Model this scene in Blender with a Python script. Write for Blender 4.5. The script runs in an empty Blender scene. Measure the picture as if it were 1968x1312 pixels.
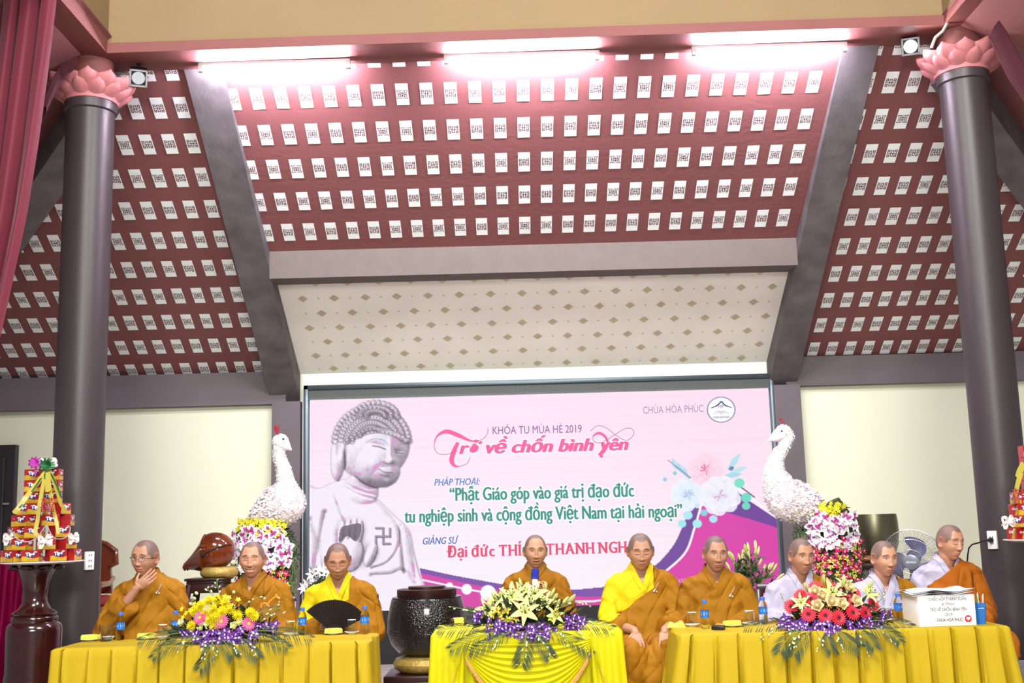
import bpy, bmesh, math, random
import numpy as np
from mathutils import Vector, Matrix

R_ = math.radians
SC = bpy.context.scene
COL = SC.collection
rng = random.Random(7)

# ---------------------------------------------------------------- camera
FPX, CX, CY, CAMZ = 2200.0, 984.0, 656.0, 1.40
CAMROT = Matrix.Rotation(R_(90 + 9.2), 3, 'X') @ Matrix.Rotation(R_(-1.5), 3, 'Z')
cam = bpy.data.cameras.new('camera')
cam.sensor_width = 36.0
cam.lens = FPX / 1968.0 * 36.0
cam.clip_end = 200
camo = bpy.data.objects.new('camera', cam)
camo.matrix_world = Matrix.Translation((0, 0, CAMZ)) @ CAMROT.to_4x4()
COL.objects.link(camo)
SC.camera = camo
SC.view_settings.view_transform = 'Standard'
SC.view_settings.look = 'None'
SC.view_settings.gamma = 1.0
SC.view_settings.use_curve_mapping = False
SC.view_settings.exposure = 0.0

# ---------------------------------------------------------------- light of the hall, plus an added front fill
w = bpy.data.worlds.new('world')
SC.world = w
w.use_nodes = True
w.node_tree.nodes['Background'].inputs[0].default_value = (0.92, 0.93, 1.0, 1)
w.node_tree.nodes['Background'].inputs[1].default_value = 0.32


def area(name, loc, target, sx, sy, power, col=(1, 1, 1)):
    l = bpy.data.lights.new(name, 'AREA')
    l.shape = 'RECTANGLE'
    l.size, l.size_y, l.energy, l.color = sx, sy, power, col
    o = bpy.data.objects.new(name, l)
    o.location = loc
    o.rotation_euler = (Vector(target) - Vector(loc)).to_track_quat('-Z', 'Y').to_euler()
    COL.objects.link(o)
    return o


area('hall_lamp_a', (-2.3, 2.6, 6.9), (-1.4, 10.5, 1.0), 2.2, 1.2, 500, (1.0, 0.99, 0.97))
area('hall_lamp_b', (2.3, 2.6, 6.9), (1.6, 10.5, 1.0), 2.2, 1.2, 500, (1.0, 0.99, 0.97))
area('front_fill', (0.0, -2.5, 4.2), (0.0, 12.0, 3.0), 3.0, 1.0, 680, (1.0, 0.99, 0.98))  # added frontal fill that lifts the back wall and lower roof


# ---------------------------------------------------------------- placing
def ray(px, py):
    return CAMROT @ Vector(((px - CX) / FPX, -(py - CY) / FPX, -1.0))


def W(px, py, Y):
    """Point of the place seen at (px, py) of the photograph, at the distance Y."""
    d = ray(px, py)
    return Vector((0, 0, CAMZ)) + d * (Y / d.y)


# ---------------------------------------------------------------- materials
def lin(c):
    return tuple(((v / 255) / 12.92 if v / 255 <= 0.04045 else ((v / 255 + 0.055) / 1.055) ** 2.4) for v in c)


MATS = {}


def mat(name, col, rough=0.6, metal=0.0, var=0.06, vscale=6.0, bump=0.0, bscale=60.0, spec=0.5, coat=0.0, emit=0.0,
        trans=0.0, attr=None, sheen=0.0, ior=1.45, sub=0.0, detail=4.0):
    if name in MATS:
        return MATS[name]
    m = bpy.data.materials.new(name)
    m.use_nodes = True
    nt = m.node_tree
    N, L = nt.nodes, nt.links
    b = N['Principled BSDF']
    c = lin(col)
    b.inputs['Roughness'].default_value = rough
    b.inputs['Metallic'].default_value = metal
    b.inputs['Specular IOR Level'].default_value = spec
    b.inputs['Coat Weight'].default_value = coat
    b.inputs['Coat Roughness'].default_value = 0.08
    b.inputs['Sheen Weight'].default_value = sheen
    b.inputs['Transmission Weight'].default_value = trans
    b.inputs['IOR'].default_value = ior
    if sub:
        b.inputs['Subsurface Weight'].default_value = sub
        b.inputs['Subsurface Radius'].default_value = (0.01, 0.004, 0.002)
    tc = N.new('ShaderNodeTexCoord')
    if attr:
        a = N.new('ShaderNodeAttribute')
        a.attribute_name = attr
        src = a.outputs['Color']
    else:
        src = None
    nz = N.new('ShaderNodeTexNoise')
    nz.inputs['Scale'].default_value = vscale
    nz.inputs['Detail'].default_value = detail
    L.new(tc.outputs['Object'], nz.inputs['Vector'])
    mp = N.new('ShaderNodeMapRange')
    mp.inputs['From Min'].default_value = 0.25
    mp.inputs['From Max'].default_value = 0.75
    mp.inputs['To Min'].default_value = 1 - var
    mp.inputs['To Max'].default_value = 1 + var
    L.new(nz.outputs['Fac'], mp.inputs['Value'])
    mx = N.new('ShaderNodeVectorMath')
    mx.operation = 'SCALE'
    if src:
        L.new(src, mx.inputs[0])
    else:
        mx.inputs[0].default_value = c
    L.new(mp.outputs['Result'], mx.inputs['Scale'])
    L.new(mx.outputs['Vector'], b.inputs['Base Color'])
    if emit:
        L.new(mx.outputs['Vector'], b.inputs['Emission Color'])
        b.inputs['Emission Strength'].default_value = emit
    if bump:
        n2 = N.new('ShaderNodeTexNoise')
        n2.inputs['Scale'].default_value = bscale
        n2.inputs['Detail'].default_value = 3
        L.new(tc.outputs['Object'], n2.inputs['Vector'])
        bp = N.new('ShaderNodeBump')
        bp.inputs['Strength'].default_value = bump
        bp.inputs['Distance'].default_value = 0.02
        L.new(n2.outputs['Fac'], bp.inputs['Height'])
        L.new(bp.outputs['Normal'], b.inputs['Normal'])
    MATS[name] = m
    return m


# ---------------------------------------------------------------- mesh building
class MB:
    def __init__(s):
        s.v, s.f, s.m = [], [], []
        s.n = 0

    def add(s, verts, faces, mi=0):
        b = s.n
        s.v.extend([tuple(p) for p in verts])
        s.n += len(verts)
        for f in faces:
            s.f.append([b + i for i in f])
            s.m.append(mi)
        return b

    def merge(s, o, M=None, mi=None):
        vs = [tuple(M @ Vector(p)) for p in o.v] if M is not None else o.v
        b = s.n
        s.v.extend(vs)
        s.n += len(vs)
        for f, m in zip(o.f, o.m):
            s.f.append([b + i for i in f])
            s.m.append(m if mi is None else mi)

    def box(s, x0, x1, y0, y1, z0, z1, mi=0):
        v = [(x, y, z) for z in (z0, z1) for y in (y0, y1) for x in (x0, x1)]
        s.add(v, [(0, 2, 3, 1), (4, 5, 7, 6), (0, 1, 5, 4), (2, 6, 7, 3), (0, 4, 6, 2), (1, 3, 7, 5)], mi)

    def bbox(s, x0, x1, y0, y1, z0, z1, b, mi=0):
        """box with chamfered edges"""
        bm = bmesh.new()
        vs = [bm.verts.new((x, y, z)) for z in (z0, z1) for y in (y0, y1) for x in (x0, x1)]
        for f in [(0, 2, 3, 1), (4, 5, 7, 6), (0, 1, 5, 4), (2, 6, 7, 3), (0, 4, 6, 2), (1, 3, 7, 5)]:
            bm.faces.new([vs[i] for i in f])
        bmesh.ops.bevel(bm, geom=bm.edges[:] + bm.verts[:], offset=b, segments=2, affect='EDGES', profile=0.5)
        s.addbm(bm, mi)

    def addbm(s, bm, mi=0):
        bm.verts.index_update()
        s.add([v.co[:] for v in bm.verts], [[v.index for v in f.verts] for f in bm.faces], mi)
        bm.free()

    def quad(s, a, b, c, d, mi=0):
        s.add([a, b, c, d], [(0, 1, 2, 3)], mi)

    def lathe(s, prof, n=32, mi=0, c=(0, 0, 0), a0=0.0, a1=2 * math.pi, caps=True, axis='Z'):
        full = abs(a1 - a0 - 2 * math.pi) < 1e-6
        k = n if full else n + 1
        vs = []
        for r, z in prof:
            for i in range(k):
                a = a0 + (a1 - a0) * i / n
                p = (r * math.cos(a), r * math.sin(a), z)
                if axis == 'Y':
                    p = (p[0], -p[2], p[1])
                vs.append((c[0] + p[0], c[1] + p[1], c[2] + p[2]))
        fs = []
        for j in range(len(prof) - 1):
            for i in range(n):
                i2 = (i + 1) % k
                fs.append((j * k + i, j * k + i2, (j + 1) * k + i2, (j + 1) * k + i))
        if caps and full:
            if prof[0][0] > 1e-5:
                fs.append(tuple(reversed(range(k))))
            if prof[-1][0] > 1e-5:
                fs.append(tuple((len(prof) - 1) * k + i for i in range(k)))
        s.add(vs, fs, mi)

    def tube(s, pts, rad, n=8, mi=0, flat=1.0, caps=True, up=(0, 0, 1)):
        pts = [Vector(p) for p in pts]
        if not hasattr(rad, '__len__'):
            rad = [rad] * len(pts)
        vs = []
        prev = None
        for i, p in enumerate(pts):
            t = (pts[min(i + 1, len(pts) - 1)] - pts[max(i - 1, 0)])
            if t.length < 1e-9:
                t = Vector((0, 0, 1))
            t.normalize()
            if prev is None:
                u = Vector(up) if abs(t.dot(Vector(up))) < 0.95 else Vector((1, 0, 0.01))
                u = (u - t * u.dot(t)).normalized()
            else:
                u = (prev - t * prev.dot(t)).normalized()
            prev = u
            v = t.cross(u)
            for j in range(n):
                a = 2 * math.pi * j / n
                vs.append(p + (u * math.cos(a) * flat + v * math.sin(a)) * rad[i])
        fs = []
        for i in range(len(pts) - 1):
            for j in range(n):
                k = (j + 1) % n
                fs.append((i * n + j, i * n + k, (i + 1) * n + k, (i + 1) * n + j))
        if caps:
            fs.append(tuple(reversed(range(n))))
            fs.append(tuple((len(pts) - 1) * n + j for j in range(n)))
        s.add(vs, fs, mi)

    def ball(s, c, r, n=12, mi=0, rot=None):
        if not hasattr(r, '__len__'):
            r = (r, r, r)
        vs, fs = [], []
        m = max(4, n // 2)
        for i in range(m + 1):
            a = math.pi * i / m
            for j in range(n):
                b = 2 * math.pi * j / n
                p = Vector((r[0] * math.sin(a) * math.cos(b), r[1] * math.sin(a) * math.sin(b), r[2] * math.cos(a)))
                if rot is not None:
                    p = rot @ p
                vs.append((c[0] + p[0], c[1] + p[1], c[2] + p[2]))
        for i in range(m):
            for j in range(n):
                k = (j + 1) % n
                fs.append((i * n + j, (i + 1) * n + j, (i + 1) * n + k, i * n + k))
        s.add(vs, fs, mi)

    def grid(s, fn, nu, nv, mi=0, wrap=False):
        vs = [fn(i / nu, j / nv) for j in range(nv + 1) for i in range(nu + 1)]
        fs = [(j * (nu + 1) + i, j * (nu + 1) + i + 1, (j + 1) * (nu + 1) + i + 1, (j + 1) * (nu + 1) + i)
              for j in range(nv) for i in range(nu)]
        s.add(vs, fs, mi)

    def prism(s, poly, d0, d1, mi=0, axis='Y'):
        """closed prism of a 2D polygon; axis Y: poly in (x, z)"""
        def P(p, d):
            return (p[0], d, p[1]) if axis == 'Y' else ((p[0], p[1], d) if axis == 'Z' else (d, p[0], p[1]))
        n = len(poly)
        vs = [P(p, d0) for p in poly] + [P(p, d1) for p in poly]
        fs = [tuple(range(n)), tuple(reversed(range(n, 2 * n)))]
        fs += [(i, n + i, n + (i + 1) % n, (i + 1) % n) for i in range(n)]
        s.add(vs, fs, mi)

    def mesh(s, name, mats, smooth=True):
        me = bpy.data.meshes.new(name)
        me.from_pydata(s.v, [], s.f)
        if not isinstance(mats, (list, tuple)):
            mats = [mats]
        for m in mats:
            me.materials.append(m)
        if len(mats) > 1:
            me.polygons.foreach_set('material_index', s.m)
        if smooth:
            me.polygons.foreach_set('use_smooth', [True] * len(s.f))
            try:
                me.set_sharp_from_angle(angle=R_(42))
            except Exception:
                pass
        me.update()
        return me

    def build(s, name, mats, parent=None, smooth=True, loc=None, fix=True):
        me = s.mesh(name, mats, smooth)
        if fix:
            recalc(me)
        return link(name, me, parent, loc)


def recalc(me):
    bm = bmesh.new()
    bm.from_mesh(me)
    bmesh.ops.recalc_face_normals(bm, faces=bm.faces)
    bm.to_mesh(me)
    bm.free()


def link(name, data, parent=None, loc=None):
    o = bpy.data.objects.new(name, data)
    COL.objects.link(o)
    if parent is not None:
        o.parent = parent
    if loc is not None:
        o.location = loc
    return o


def tag(o, label=None, cat=None, group=None, kind=None):
    if label:
        o['label'] = label
    if cat:
        o['category'] = cat
    if group:
        o['group'] = group
    if kind:
        o['kind'] = kind
    return o


def empty(name, loc=(0, 0, 0), label=None, cat=None, group=None, rz=0.0):
    o = link(name, None, None, loc)
    o.rotation_euler = (0, 0, rz)
    return tag(o, label, cat, group)


def struct(name, mb, m, label=None, smooth=False, parent=None):
    o = mb.build(name, m, parent, smooth)
    if parent is None:
        o['kind'] = 'structure'
    return tag(o, label)


def copy_tree(o, parent=None):
    c = o.copy()
    COL.objects.link(c)
    c.parent = parent
    for ch in list(o.children):
        copy_tree(ch, c)
    return c


_font_cache = {}


def text_mb(s, size=1.0, bold=0.0, shear=0.0, xs=1.0, align='LEFT', spacing=1.0, depth=0.0, res=3):
    """lettering in the XZ plane, facing -Y, baseline at z = 0"""
    cu = bpy.data.curves.new('lettering', 'FONT')
    cu.body = s
    cu.size = size
    cu.offset = bold
    cu.shear = shear
    cu.align_x = align
    cu.space_character = spacing
    cu.resolution_u = res
    cu.extrude = depth
    cu.fill_mode = 'FRONT' if depth == 0 else 'BOTH'
    o = bpy.data.objects.new('lettering', cu)
    COL.objects.link(o)
    dg = bpy.context.evaluated_depsgraph_get()
    me = bpy.data.meshes.new_from_object(o.evaluated_get(dg))
    mb = MB()
    mb.add([(v.co.x * xs, -v.co.z, v.co.y) for v in me.vertices], [tuple(p.vertices) for p in me.polygons])
    bpy.data.objects.remove(o)
    bpy.data.curves.remove(cu)
    bpy.data.meshes.remove(me)
    return mb


def evaluate(mb, mods, name='tmp'):
    """mesh of mb after the modifiers set up by mods(obj)"""
    me = mb.mesh(name, [], True) if isinstance(mb, MB) else mb
    o = bpy.data.objects.new(name, me)
    COL.objects.link(o)
    mods(o)
    dg = bpy.context.evaluated_depsgraph_get()
    out = bpy.data.meshes.new_from_object(o.evaluated_get(dg))
    bpy.data.objects.remove(o)
    return out


def coords(me):
    a = np.empty(len(me.vertices) * 3)
    me.vertices.foreach_get('co', a)
    return a.reshape(-1, 3)


def setcoords(me, a):
    me.vertices.foreach_set('co', a.ravel())
    me.update()


def sm(a, b, x):
    t = np.clip((x - a) / (b - a), 0, 1)
    return t * t * (3 - 2 * t)
# ================================================================ setting
M_ROOF = mat('roof_red', (124, 74, 72), 0.75, var=0.07, vscale=1.2, bump=0.15, bscale=25)
M_TILE = mat('roof_panel_white', (240, 246, 242), 0.6, var=0.02)
M_MOTIF = mat('roof_motif_red', (98, 50, 52), 0.7)
M_WALL = mat('cream_plaster', (220, 223, 194), 0.7, var=0.02, vscale=0.8, bump=0.05, bscale=90)
M_WHITE = mat('white_plaster', (240, 240, 236), 0.7, var=0.02)
M_BEAM = mat('grey_brown_plaster', (100, 92, 94), 0.75, var=0.10, vscale=2.5, bump=0.12, bscale=30)
M_RAFT = mat('mottled_grey_plaster', (94, 88, 88), 0.65, var=0.36, vscale=4.5, bump=0.12, bscale=30, detail=6)
M_PURL = mat('brown_grey_plaster', (96, 88, 80), 0.8, var=0.07, vscale=9, bump=0.1, bscale=80)
M_PAPER = mat('damask_paper', (246, 243, 228), 0.75, var=0.05, vscale=1.5)
M_GOLDP = mat('damask_gold', (204, 190, 150), 0.6, var=0.08)
M_BAND = mat('brick_red_paint', (122, 68, 64), 0.6, var=0.06, vscale=2.0)
M_YEL = mat('ochre_plaster', (130, 108, 76), 0.75, var=0.05, vscale=1.2, bump=0.1)
M_COL = mat('dark_column_paint', (58, 50, 52), 0.42, var=0.10, vscale=2.5, bump=0.05, bscale=30, detail=6)
M_FLOOR = mat('pale_floor_tile', (196, 186, 178), 0.25, var=0.05, vscale=2)
M_STONE = mat('grey_granite', (168, 166, 166), 0.5, var=0.10, vscale=60)
M_DOOR = mat('dark_door_wood', (42, 36, 38), 0.45, var=0.15, vscale=8)

ZR = 3.15


def roofz(y):
    return ZR + (12.6 - y) * 0.60


# floor with tile joints
fb = MB()
fb.box(-8, 8, 3.0, 12.7, -0.1, 0.0)
fl = struct('floor', fb, M_FLOOR, 'pale glossy tiled floor under the tables')
nt = M_FLOOR.node_tree
br = nt.nodes.new('ShaderNodeTexBrick')
br.inputs['Scale'].default_value = 1.0
br.inputs['Mortar Size'].default_value = 0.004
br.inputs['Brick Width'].default_value = 0.6
br.inputs['Row Height'].default_value = 0.6
br.offset = 0.0
c = lin((200, 190, 182))
br.inputs['Color1'].default_value = (*c, 1)
br.inputs['Color2'].default_value = (*lin((194, 184, 176)), 1)
br.inputs['Mortar'].default_value = (*lin((120, 112, 108)), 1)
tcn = nt.nodes.new('ShaderNodeTexCoord')
nt.links.new(tcn.outputs['Object'], br.inputs['Vector'])
nt.links.new(br.outputs['Color'], nt.nodes['Principled BSDF'].inputs['Base Color'])

wb = MB()
wb.box(-8, -5.40, 12.6, 12.8, 0, ZR)
wb.box(-5.40, -2.34, 12.6, 12.8, 0, ZR)
wb.box(2.84, 8, 12.6, 12.8, 0, ZR)
struct('wall_back', wb, M_WALL, 'cream plaster back wall on both sides of the screen')
wb = MB()
wb.box(-2.34, 2.84, 12.6, 12.8, 0, ZR + 0.1)
struct('wall_back_middle', wb, M_WHITE, 'white strip of wall above and beside the screen')

# dark door on the left
db = MB()
db.bbox(-6.6, -5.45, 12.52, 12.6, 0, 2.43, 0.01)
for x0, x1 in ((-6.5, -6.08), (-5.98, -5.56)):
    db.bbox(x0, x1, 12.50, 12.53, 0.2, 2.3, 0.012)
d_ = struct('door_1', db, M_DOOR, 'dark wooden door at the left end of the back wall')
hb = MB()
hb.box(-5.55, -5.5, 12.46, 12.52, 1.05, 1.2)
hb.box(-5.56, -5.49, 12.49, 12.525, 1.78, 1.80)
hb.build('door_handle', mat('steel', (190, 190, 192), 0.3, 1.0), d_)

# --- roof panels with the white cut-out panels (surface pattern of the roof)
def shou(mb, cx, cyv, ux, uy, n, sz, kind):
    """pierced round character, drawn as thin bars in the panel's own plane"""
    w = 0.075
    bars = []
    def B(x0, y0, x1, y1):
        bars.append((x0 - w, y0 - w, x1 + w, y1 + w))
    if kind == 0:
        for sx in (-1, 1):
            B(sx * .22, -.8, sx * .22, -.1); B(sx * .22, .1, sx * .22, .8)
            B(min(sx * .22, sx * .8), -.8, max(sx * .22, sx * .8), -.8) if False else None
            B(min(sx * .5, sx * .95), -.45, max(sx * .5, sx * .95), -.45)
            B(min(sx * .5, sx * .95), .45, max(sx * .5, sx * .95), .45)
            B(min(sx * .22, sx * .95), 0, max(sx * .22, sx * .95), 0)
            B(sx * .58, -.9, sx * .58, -.6); B(sx * .58, .6, sx * .58, .9)
            B(sx * .95, -.85, sx * .95, -.2); B(sx * .95, .2, sx * .95, .85)
            B(min(sx * .58, sx * .95), -.9, max(sx * .58, sx * .95), -.9)
            B(min(sx * .58, sx * .95), .9, max(sx * .58, sx * .95), .9)
        B(-.22, 0, .22, 0); B(-.22, -.8, .22, -.8); B(-.22, .8, .22, .8)
    else:
        for sx in (-1, 1):
            B(sx * .45, -.62, sx * .45, -.3); B(sx * .45, .3, sx * .45, .62)
            B(min(0, sx * .45), -.3, max(0, sx * .45), -.3); B(min(0, sx * .45), .3, max(0, sx * .45), .3)
            B(min(sx * .3, sx * .75), 0, max(sx * .3, sx * .75), 0)
            B(sx * .8, -.55, sx * .8, -.15); B(sx * .8, .15, sx * .8, .55)
            B(min(sx * .2, sx * .6), -.9, max(sx * .2, sx * .6), -.9); B(min(sx * .2, sx * .6), .9, max(sx * .2, sx * .6), .9)
            for sy in (-1, 1):
                B(sx * 1.0, sy * .8 - .1, sx * 1.0, sy * .8 + .1); B(sx * .86 - .08, sy * .95, sx * .86 + .08, sy * .95)
        B(0, -.6, 0, .6)
    o = Vector((cx, 0, 0))
    for x0, y0, x1, y1 in bars:
        pts = []
        for (a, b_) in ((x0, y0), (x1, y0), (x1, y1), (x0, y1)):
            pts.append(cyv + ux * (a * sz) + uy * (b_ * sz) + n)
        mb.quad(*pts, 2)


def panels(mb, pts, ux, uy, nrm, w, h):
    for i, p in enumerate(pts):
        kind = 0 if rng.random() < 0.55 else 1
        n = nrm * 0.004
        a = p + n
        mb.quad(a - ux * w / 2 - uy * h / 2, a + ux * w / 2 - uy * h / 2, a + ux * w / 2 + uy * h / 2, a - ux * w / 2 + uy * h / 2, 1)
        shou(mb, 0, p, ux, uy, nrm * 0.006, w * 0.40, kind)


SL = math.atan(0.60)
UX = Vector((1, 0, 0))
UY = Vector((0, math.cos(SL), -math.sin(SL)))
NR = Vector((0, -math.sin(SL), -math.cos(SL)))
TW, TH = 0.108, 0.228


def roof_section(name, poly, pts, ux, uy, nr, label):
    mb = MB()
    top = [Vector(p) - nr * 0.06 for p in poly]
    n = len(poly)
    mb.add(list(poly) + top, [tuple(range(n)), tuple(reversed(range(n, 2 * n)))] + [(i, (i + 1) % n, n + (i + 1) % n, n + i) for i in range(n)], 0)
    panels(mb, pts, ux, uy, nr, TW, TH)
    o = mb.build(name, [M_ROOF, M_TILE, M_MOTIF], None, False, fix=False)
    return tag(o, label, kind='structure')


def RP(x, y):
    return Vector((x, y, roofz(y)))


rows_side = [12.50 - 0.341 * k for k in range(11)]
rows_mid = [10.74 - 0.343 * k for k in range(6)]
ytop = 8.9
HX = -3.15
HXR = 3.52
L = []
for y in rows_side:
    k = 0
    while True:
        x = -2.80 - 0.2 * k
        k += 1
        if x < -7.2 or x < HX - (y - 8.9) - 0.15:
            break
        L.append(RP(x, y))
roof_section('ceiling_left', [RP(-2.55, ytop), RP(-2.55, 12.62), RP(HX - 3.72, 12.62), RP(HX, ytop)], L, UX, UY, NR,
             'sloping red roof with white pierced panels, left of the left rafter')
Rr = []
for y in rows_side:
    k = 0
    while True:
        x = 3.31 - 0.2 + 0.2 * k
        k += 1
        if x > 7.2 or x > HXR + (y - 8.9) + 0.15:
            break
        Rr.append(RP(x, y - 0.06))
roof_section('ceiling_right', [RP(HXR, ytop), RP(HXR + 3.72, 12.62), RP(2.95, 12.62), RP(2.95, ytop)], Rr, UX, UY, NR,
             'sloping red roof with white pierced panels, right of the right rafter')
Mm = [RP(-2.341 + 0.2078 * k, y - (0.02 * k / 24)) for y in rows_mid for k in range(25)]
roof_section('ceiling_middle', [RP(-2.6, ytop), RP(3.0, ytop), RP(3.0, 12.62), RP(-2.6, 12.62)], Mm, UX, UY, NR,
             'sloping red roof with white pierced panels between the two rafters, under the tubes')
# side slopes beyond the hips
for sgn, hx, nm in ((-1, HX, 'ceiling_far_left'), (1, HXR, 'ceiling_far_right')):
    z0 = roofz(8.9)
    def SP(d, y, sgn=sgn, hx=hx, z0=z0):
        return Vector((hx + sgn * d, y, z0 - 0.6 * d))
    ux = Vector((0, 1, 0)); uy = Vector((sgn * math.cos(SL), 0, -math.sin(SL)))
    nr = Vector((-sgn * math.sin(SL), 0, -math.cos(SL)))
    pts = [SP(0.25 + 0.341 * i, 8.75 - 0.2 * k + 0.2 * i) for i in range(9) for k in range(12) if i > 2]
    if sgn > 0:
        pts.append(SP(0.62, 8.02))
    poly = [SP(0, 4.0), SP(0, 8.9), SP(3.72, 12.62), SP(3.72, 4.0)]
    if sgn > 0:
        poly = poly[::-1]
    roof_section(nm, poly, pts, ux, uy, nr, 'red roof slope with white panels beyond the hip rafter on the %s' % ('left' if sgn < 0 else 'right'))

# --- rafters, beams, purlin, wallpaper
def rafter(name, x0, x1, label):
    mb = MB()
    zb = lambda y: 2.815 + 0.682 * (12.62 - y)
    y0, y1 = 9.02, 12.6
    vs = []
    for y in (y0, y1):
        vs += [(x0, y, zb(y)), (x1, y, zb(y)), (x1, y, roofz(y) + 0.02), (x0, y, roofz(y) + 0.02)]
    mb.add(vs, [(0, 1, 2, 3), (7, 6, 5, 4), (0, 4, 5, 1), (1, 5, 6, 2), (2, 6, 7, 3), (3, 7, 4, 0)])
    struct(name, mb, M_RAFT, label)


rafter('trim_1', -2.68, -2.36, 'raked grey rafter left of the middle roof')
rafter('trim_2', 2.82, 3.12, 'raked grey rafter right of the middle roof')
for i, (sgn, hx) in enumerate(((-1, HX), (1, HXR))):
    mb = MB()
    d = Vector((sgn, 1, -0.6)).normalized()
    u = Vector((1, -sgn, 0)).normalized() * 0.15
    a = Vector((hx - sgn * 0.2, 8.7, roofz(8.9) + 0.12)) + d * 0.55; b = a + d * 4.85
    dn = Vector((0, 0, -0.30))
    mb.add([a - u, a + u, a + u + dn, a - u + dn, b - u, b + u, b + u + dn, b - u + dn],
           [(0, 1, 2, 3), (7, 6, 5, 4), (0, 4, 5, 1), (1, 5, 6, 2), (2, 6, 7, 3), (3, 7, 4, 0)])
    struct('trim_%d' % (3 + i), mb, M_RAFT, 'grey hip rafter running outwards from behind the %s column' % ('left' if sgn < 0 else 'right'))
mb = MB()
mb.box(-2.36, 2.82, 10.96, 11.26, 3.86, roofz(10.98) + 0.05)
struct('trim_5', mb, M_PURL, 'brown grey purlin under the middle roof, above the patterned paper')
mb = MB()
mb.box(-8, -2.5, 12.5, 12.62, 2.80, 3.16)
struct('trim_6', mb, M_BEAM, 'dark grey beam along the top of the left back wall')
mb = MB()
mb.box(3.0, 8, 12.5, 12.62, 2.85, 3.17)
struct('trim_7', mb, M_BEAM, 'dark grey beam along the top of the right back wall')
mb = MB()
mb.box(-2.645, -2.335, 12.46, 12.62, 0, 2.82)
struct('trim_8', mb, M_BEAM, 'dark grey pilaster left of the screen')
mb = MB()
mb.box(2.85, 3.14, 12.46, 12.62, 0, 2.86)
struct('trim_9', mb, M_BEAM, 'dark grey pilaster right of the screen')
# patterned paper on the lower roof
mb = MB()
def PP(x, s, o=0.012):
    y = 11.15 + s
    return Vector((x, y, roofz(y))) + NR * o
mb.add([PP(-2.36, 0), PP(2.82, 0), PP(2.82, 1.45), PP(-2.36, 1.45), PP(-2.36, 0, 0), PP(2.82, 0, 0), PP(2.82, 1.45, 0), PP(-2.36, 1.45, 0)],
       [(0, 1, 2, 3), (4, 7, 6, 5), (0, 4, 5, 1), (2, 6, 7, 3)], 0)
def diamond(x, s, r):
    # stepped rhombus woven of short bars
    n = 7
    for i in range(n):
        t = (i + 0.5) / n * 2 - 1
        wd = r * (1 - abs(t)) + r * 0.12
        c = Vector(PP(x, s, 0.016)) + UY * (t * r)
        hh = r / n * 0.72
        mb.quad(c - UX * wd - UY * hh, c + UX * wd - UY * hh, c + UX * wd + UY * hh, c - UX * wd + UY * hh, 1)
ds = 0.205
for r_ in range(7):
    off = 0.0 if r_ % 2 == 0 else 0.161
    s = 0.20 + r_ * ds * 0.96
    for k in range(-1, 18):
        x = -2.30 + off + k * 0.322
        if -2.30 < x < 2.76:
            diamond(x, s, 0.047)
        if -2.30 < x + 0.161 < 2.76:
            diamond(x + 0.161, s, 0.012)
o = mb.build('ceiling_paper', [M_PAPER, M_GOLDP], None, False, fix=False)
tag(o, 'cream paper with gold lozenges on the low end of the middle roof', kind='structure')

# --- beams of the opening with ochre walls above
BZ = 5.28
mb = MB()
mb.box(-3.55, 3.90, 8.66, 9.04, BZ, BZ + 0.085)
mb.v = [(x, y, z + 0.008 * (x - 3.7)) for x, y, z in mb.v]
struct('trim_10', mb, M_BAND, 'brick red beam carrying the tube lights between the columns')
mb = MB()
mb.box(-3.2, 3.55, 8.68, 8.9, BZ + 0.03, 7.2)
mb.box(-3.4, -3.18, 2.0, 8.9, BZ + 0.085, 7.2)
mb.box(3.53, 3.75, 2.0, 8.9, BZ + 0.085, 7.2)
struct('wall_upper', mb, M_YEL, 'ochre wall above the red beams')
mb = MB()
mb.box(-3.55, -3.18, 2.0, 8.66, BZ - 0.055, BZ + 0.085)
struct('trim_11', mb, M_BAND, 'brick red beam running forward from the left column')
mb = MB()
mb.box(3.53, 3.90, 2.0, 8.66, BZ, BZ + 0.085)
struct('trim_12', mb, M_BAND, 'brick red beam running forward from the right column')

# --- columns with lotus capitals
M_LOTUS = mat('lotus_pink', (186, 116, 118), 0.55, var=0.10, vscale=9, bump=0.15, bscale=30)
CYY = 8.86


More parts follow.
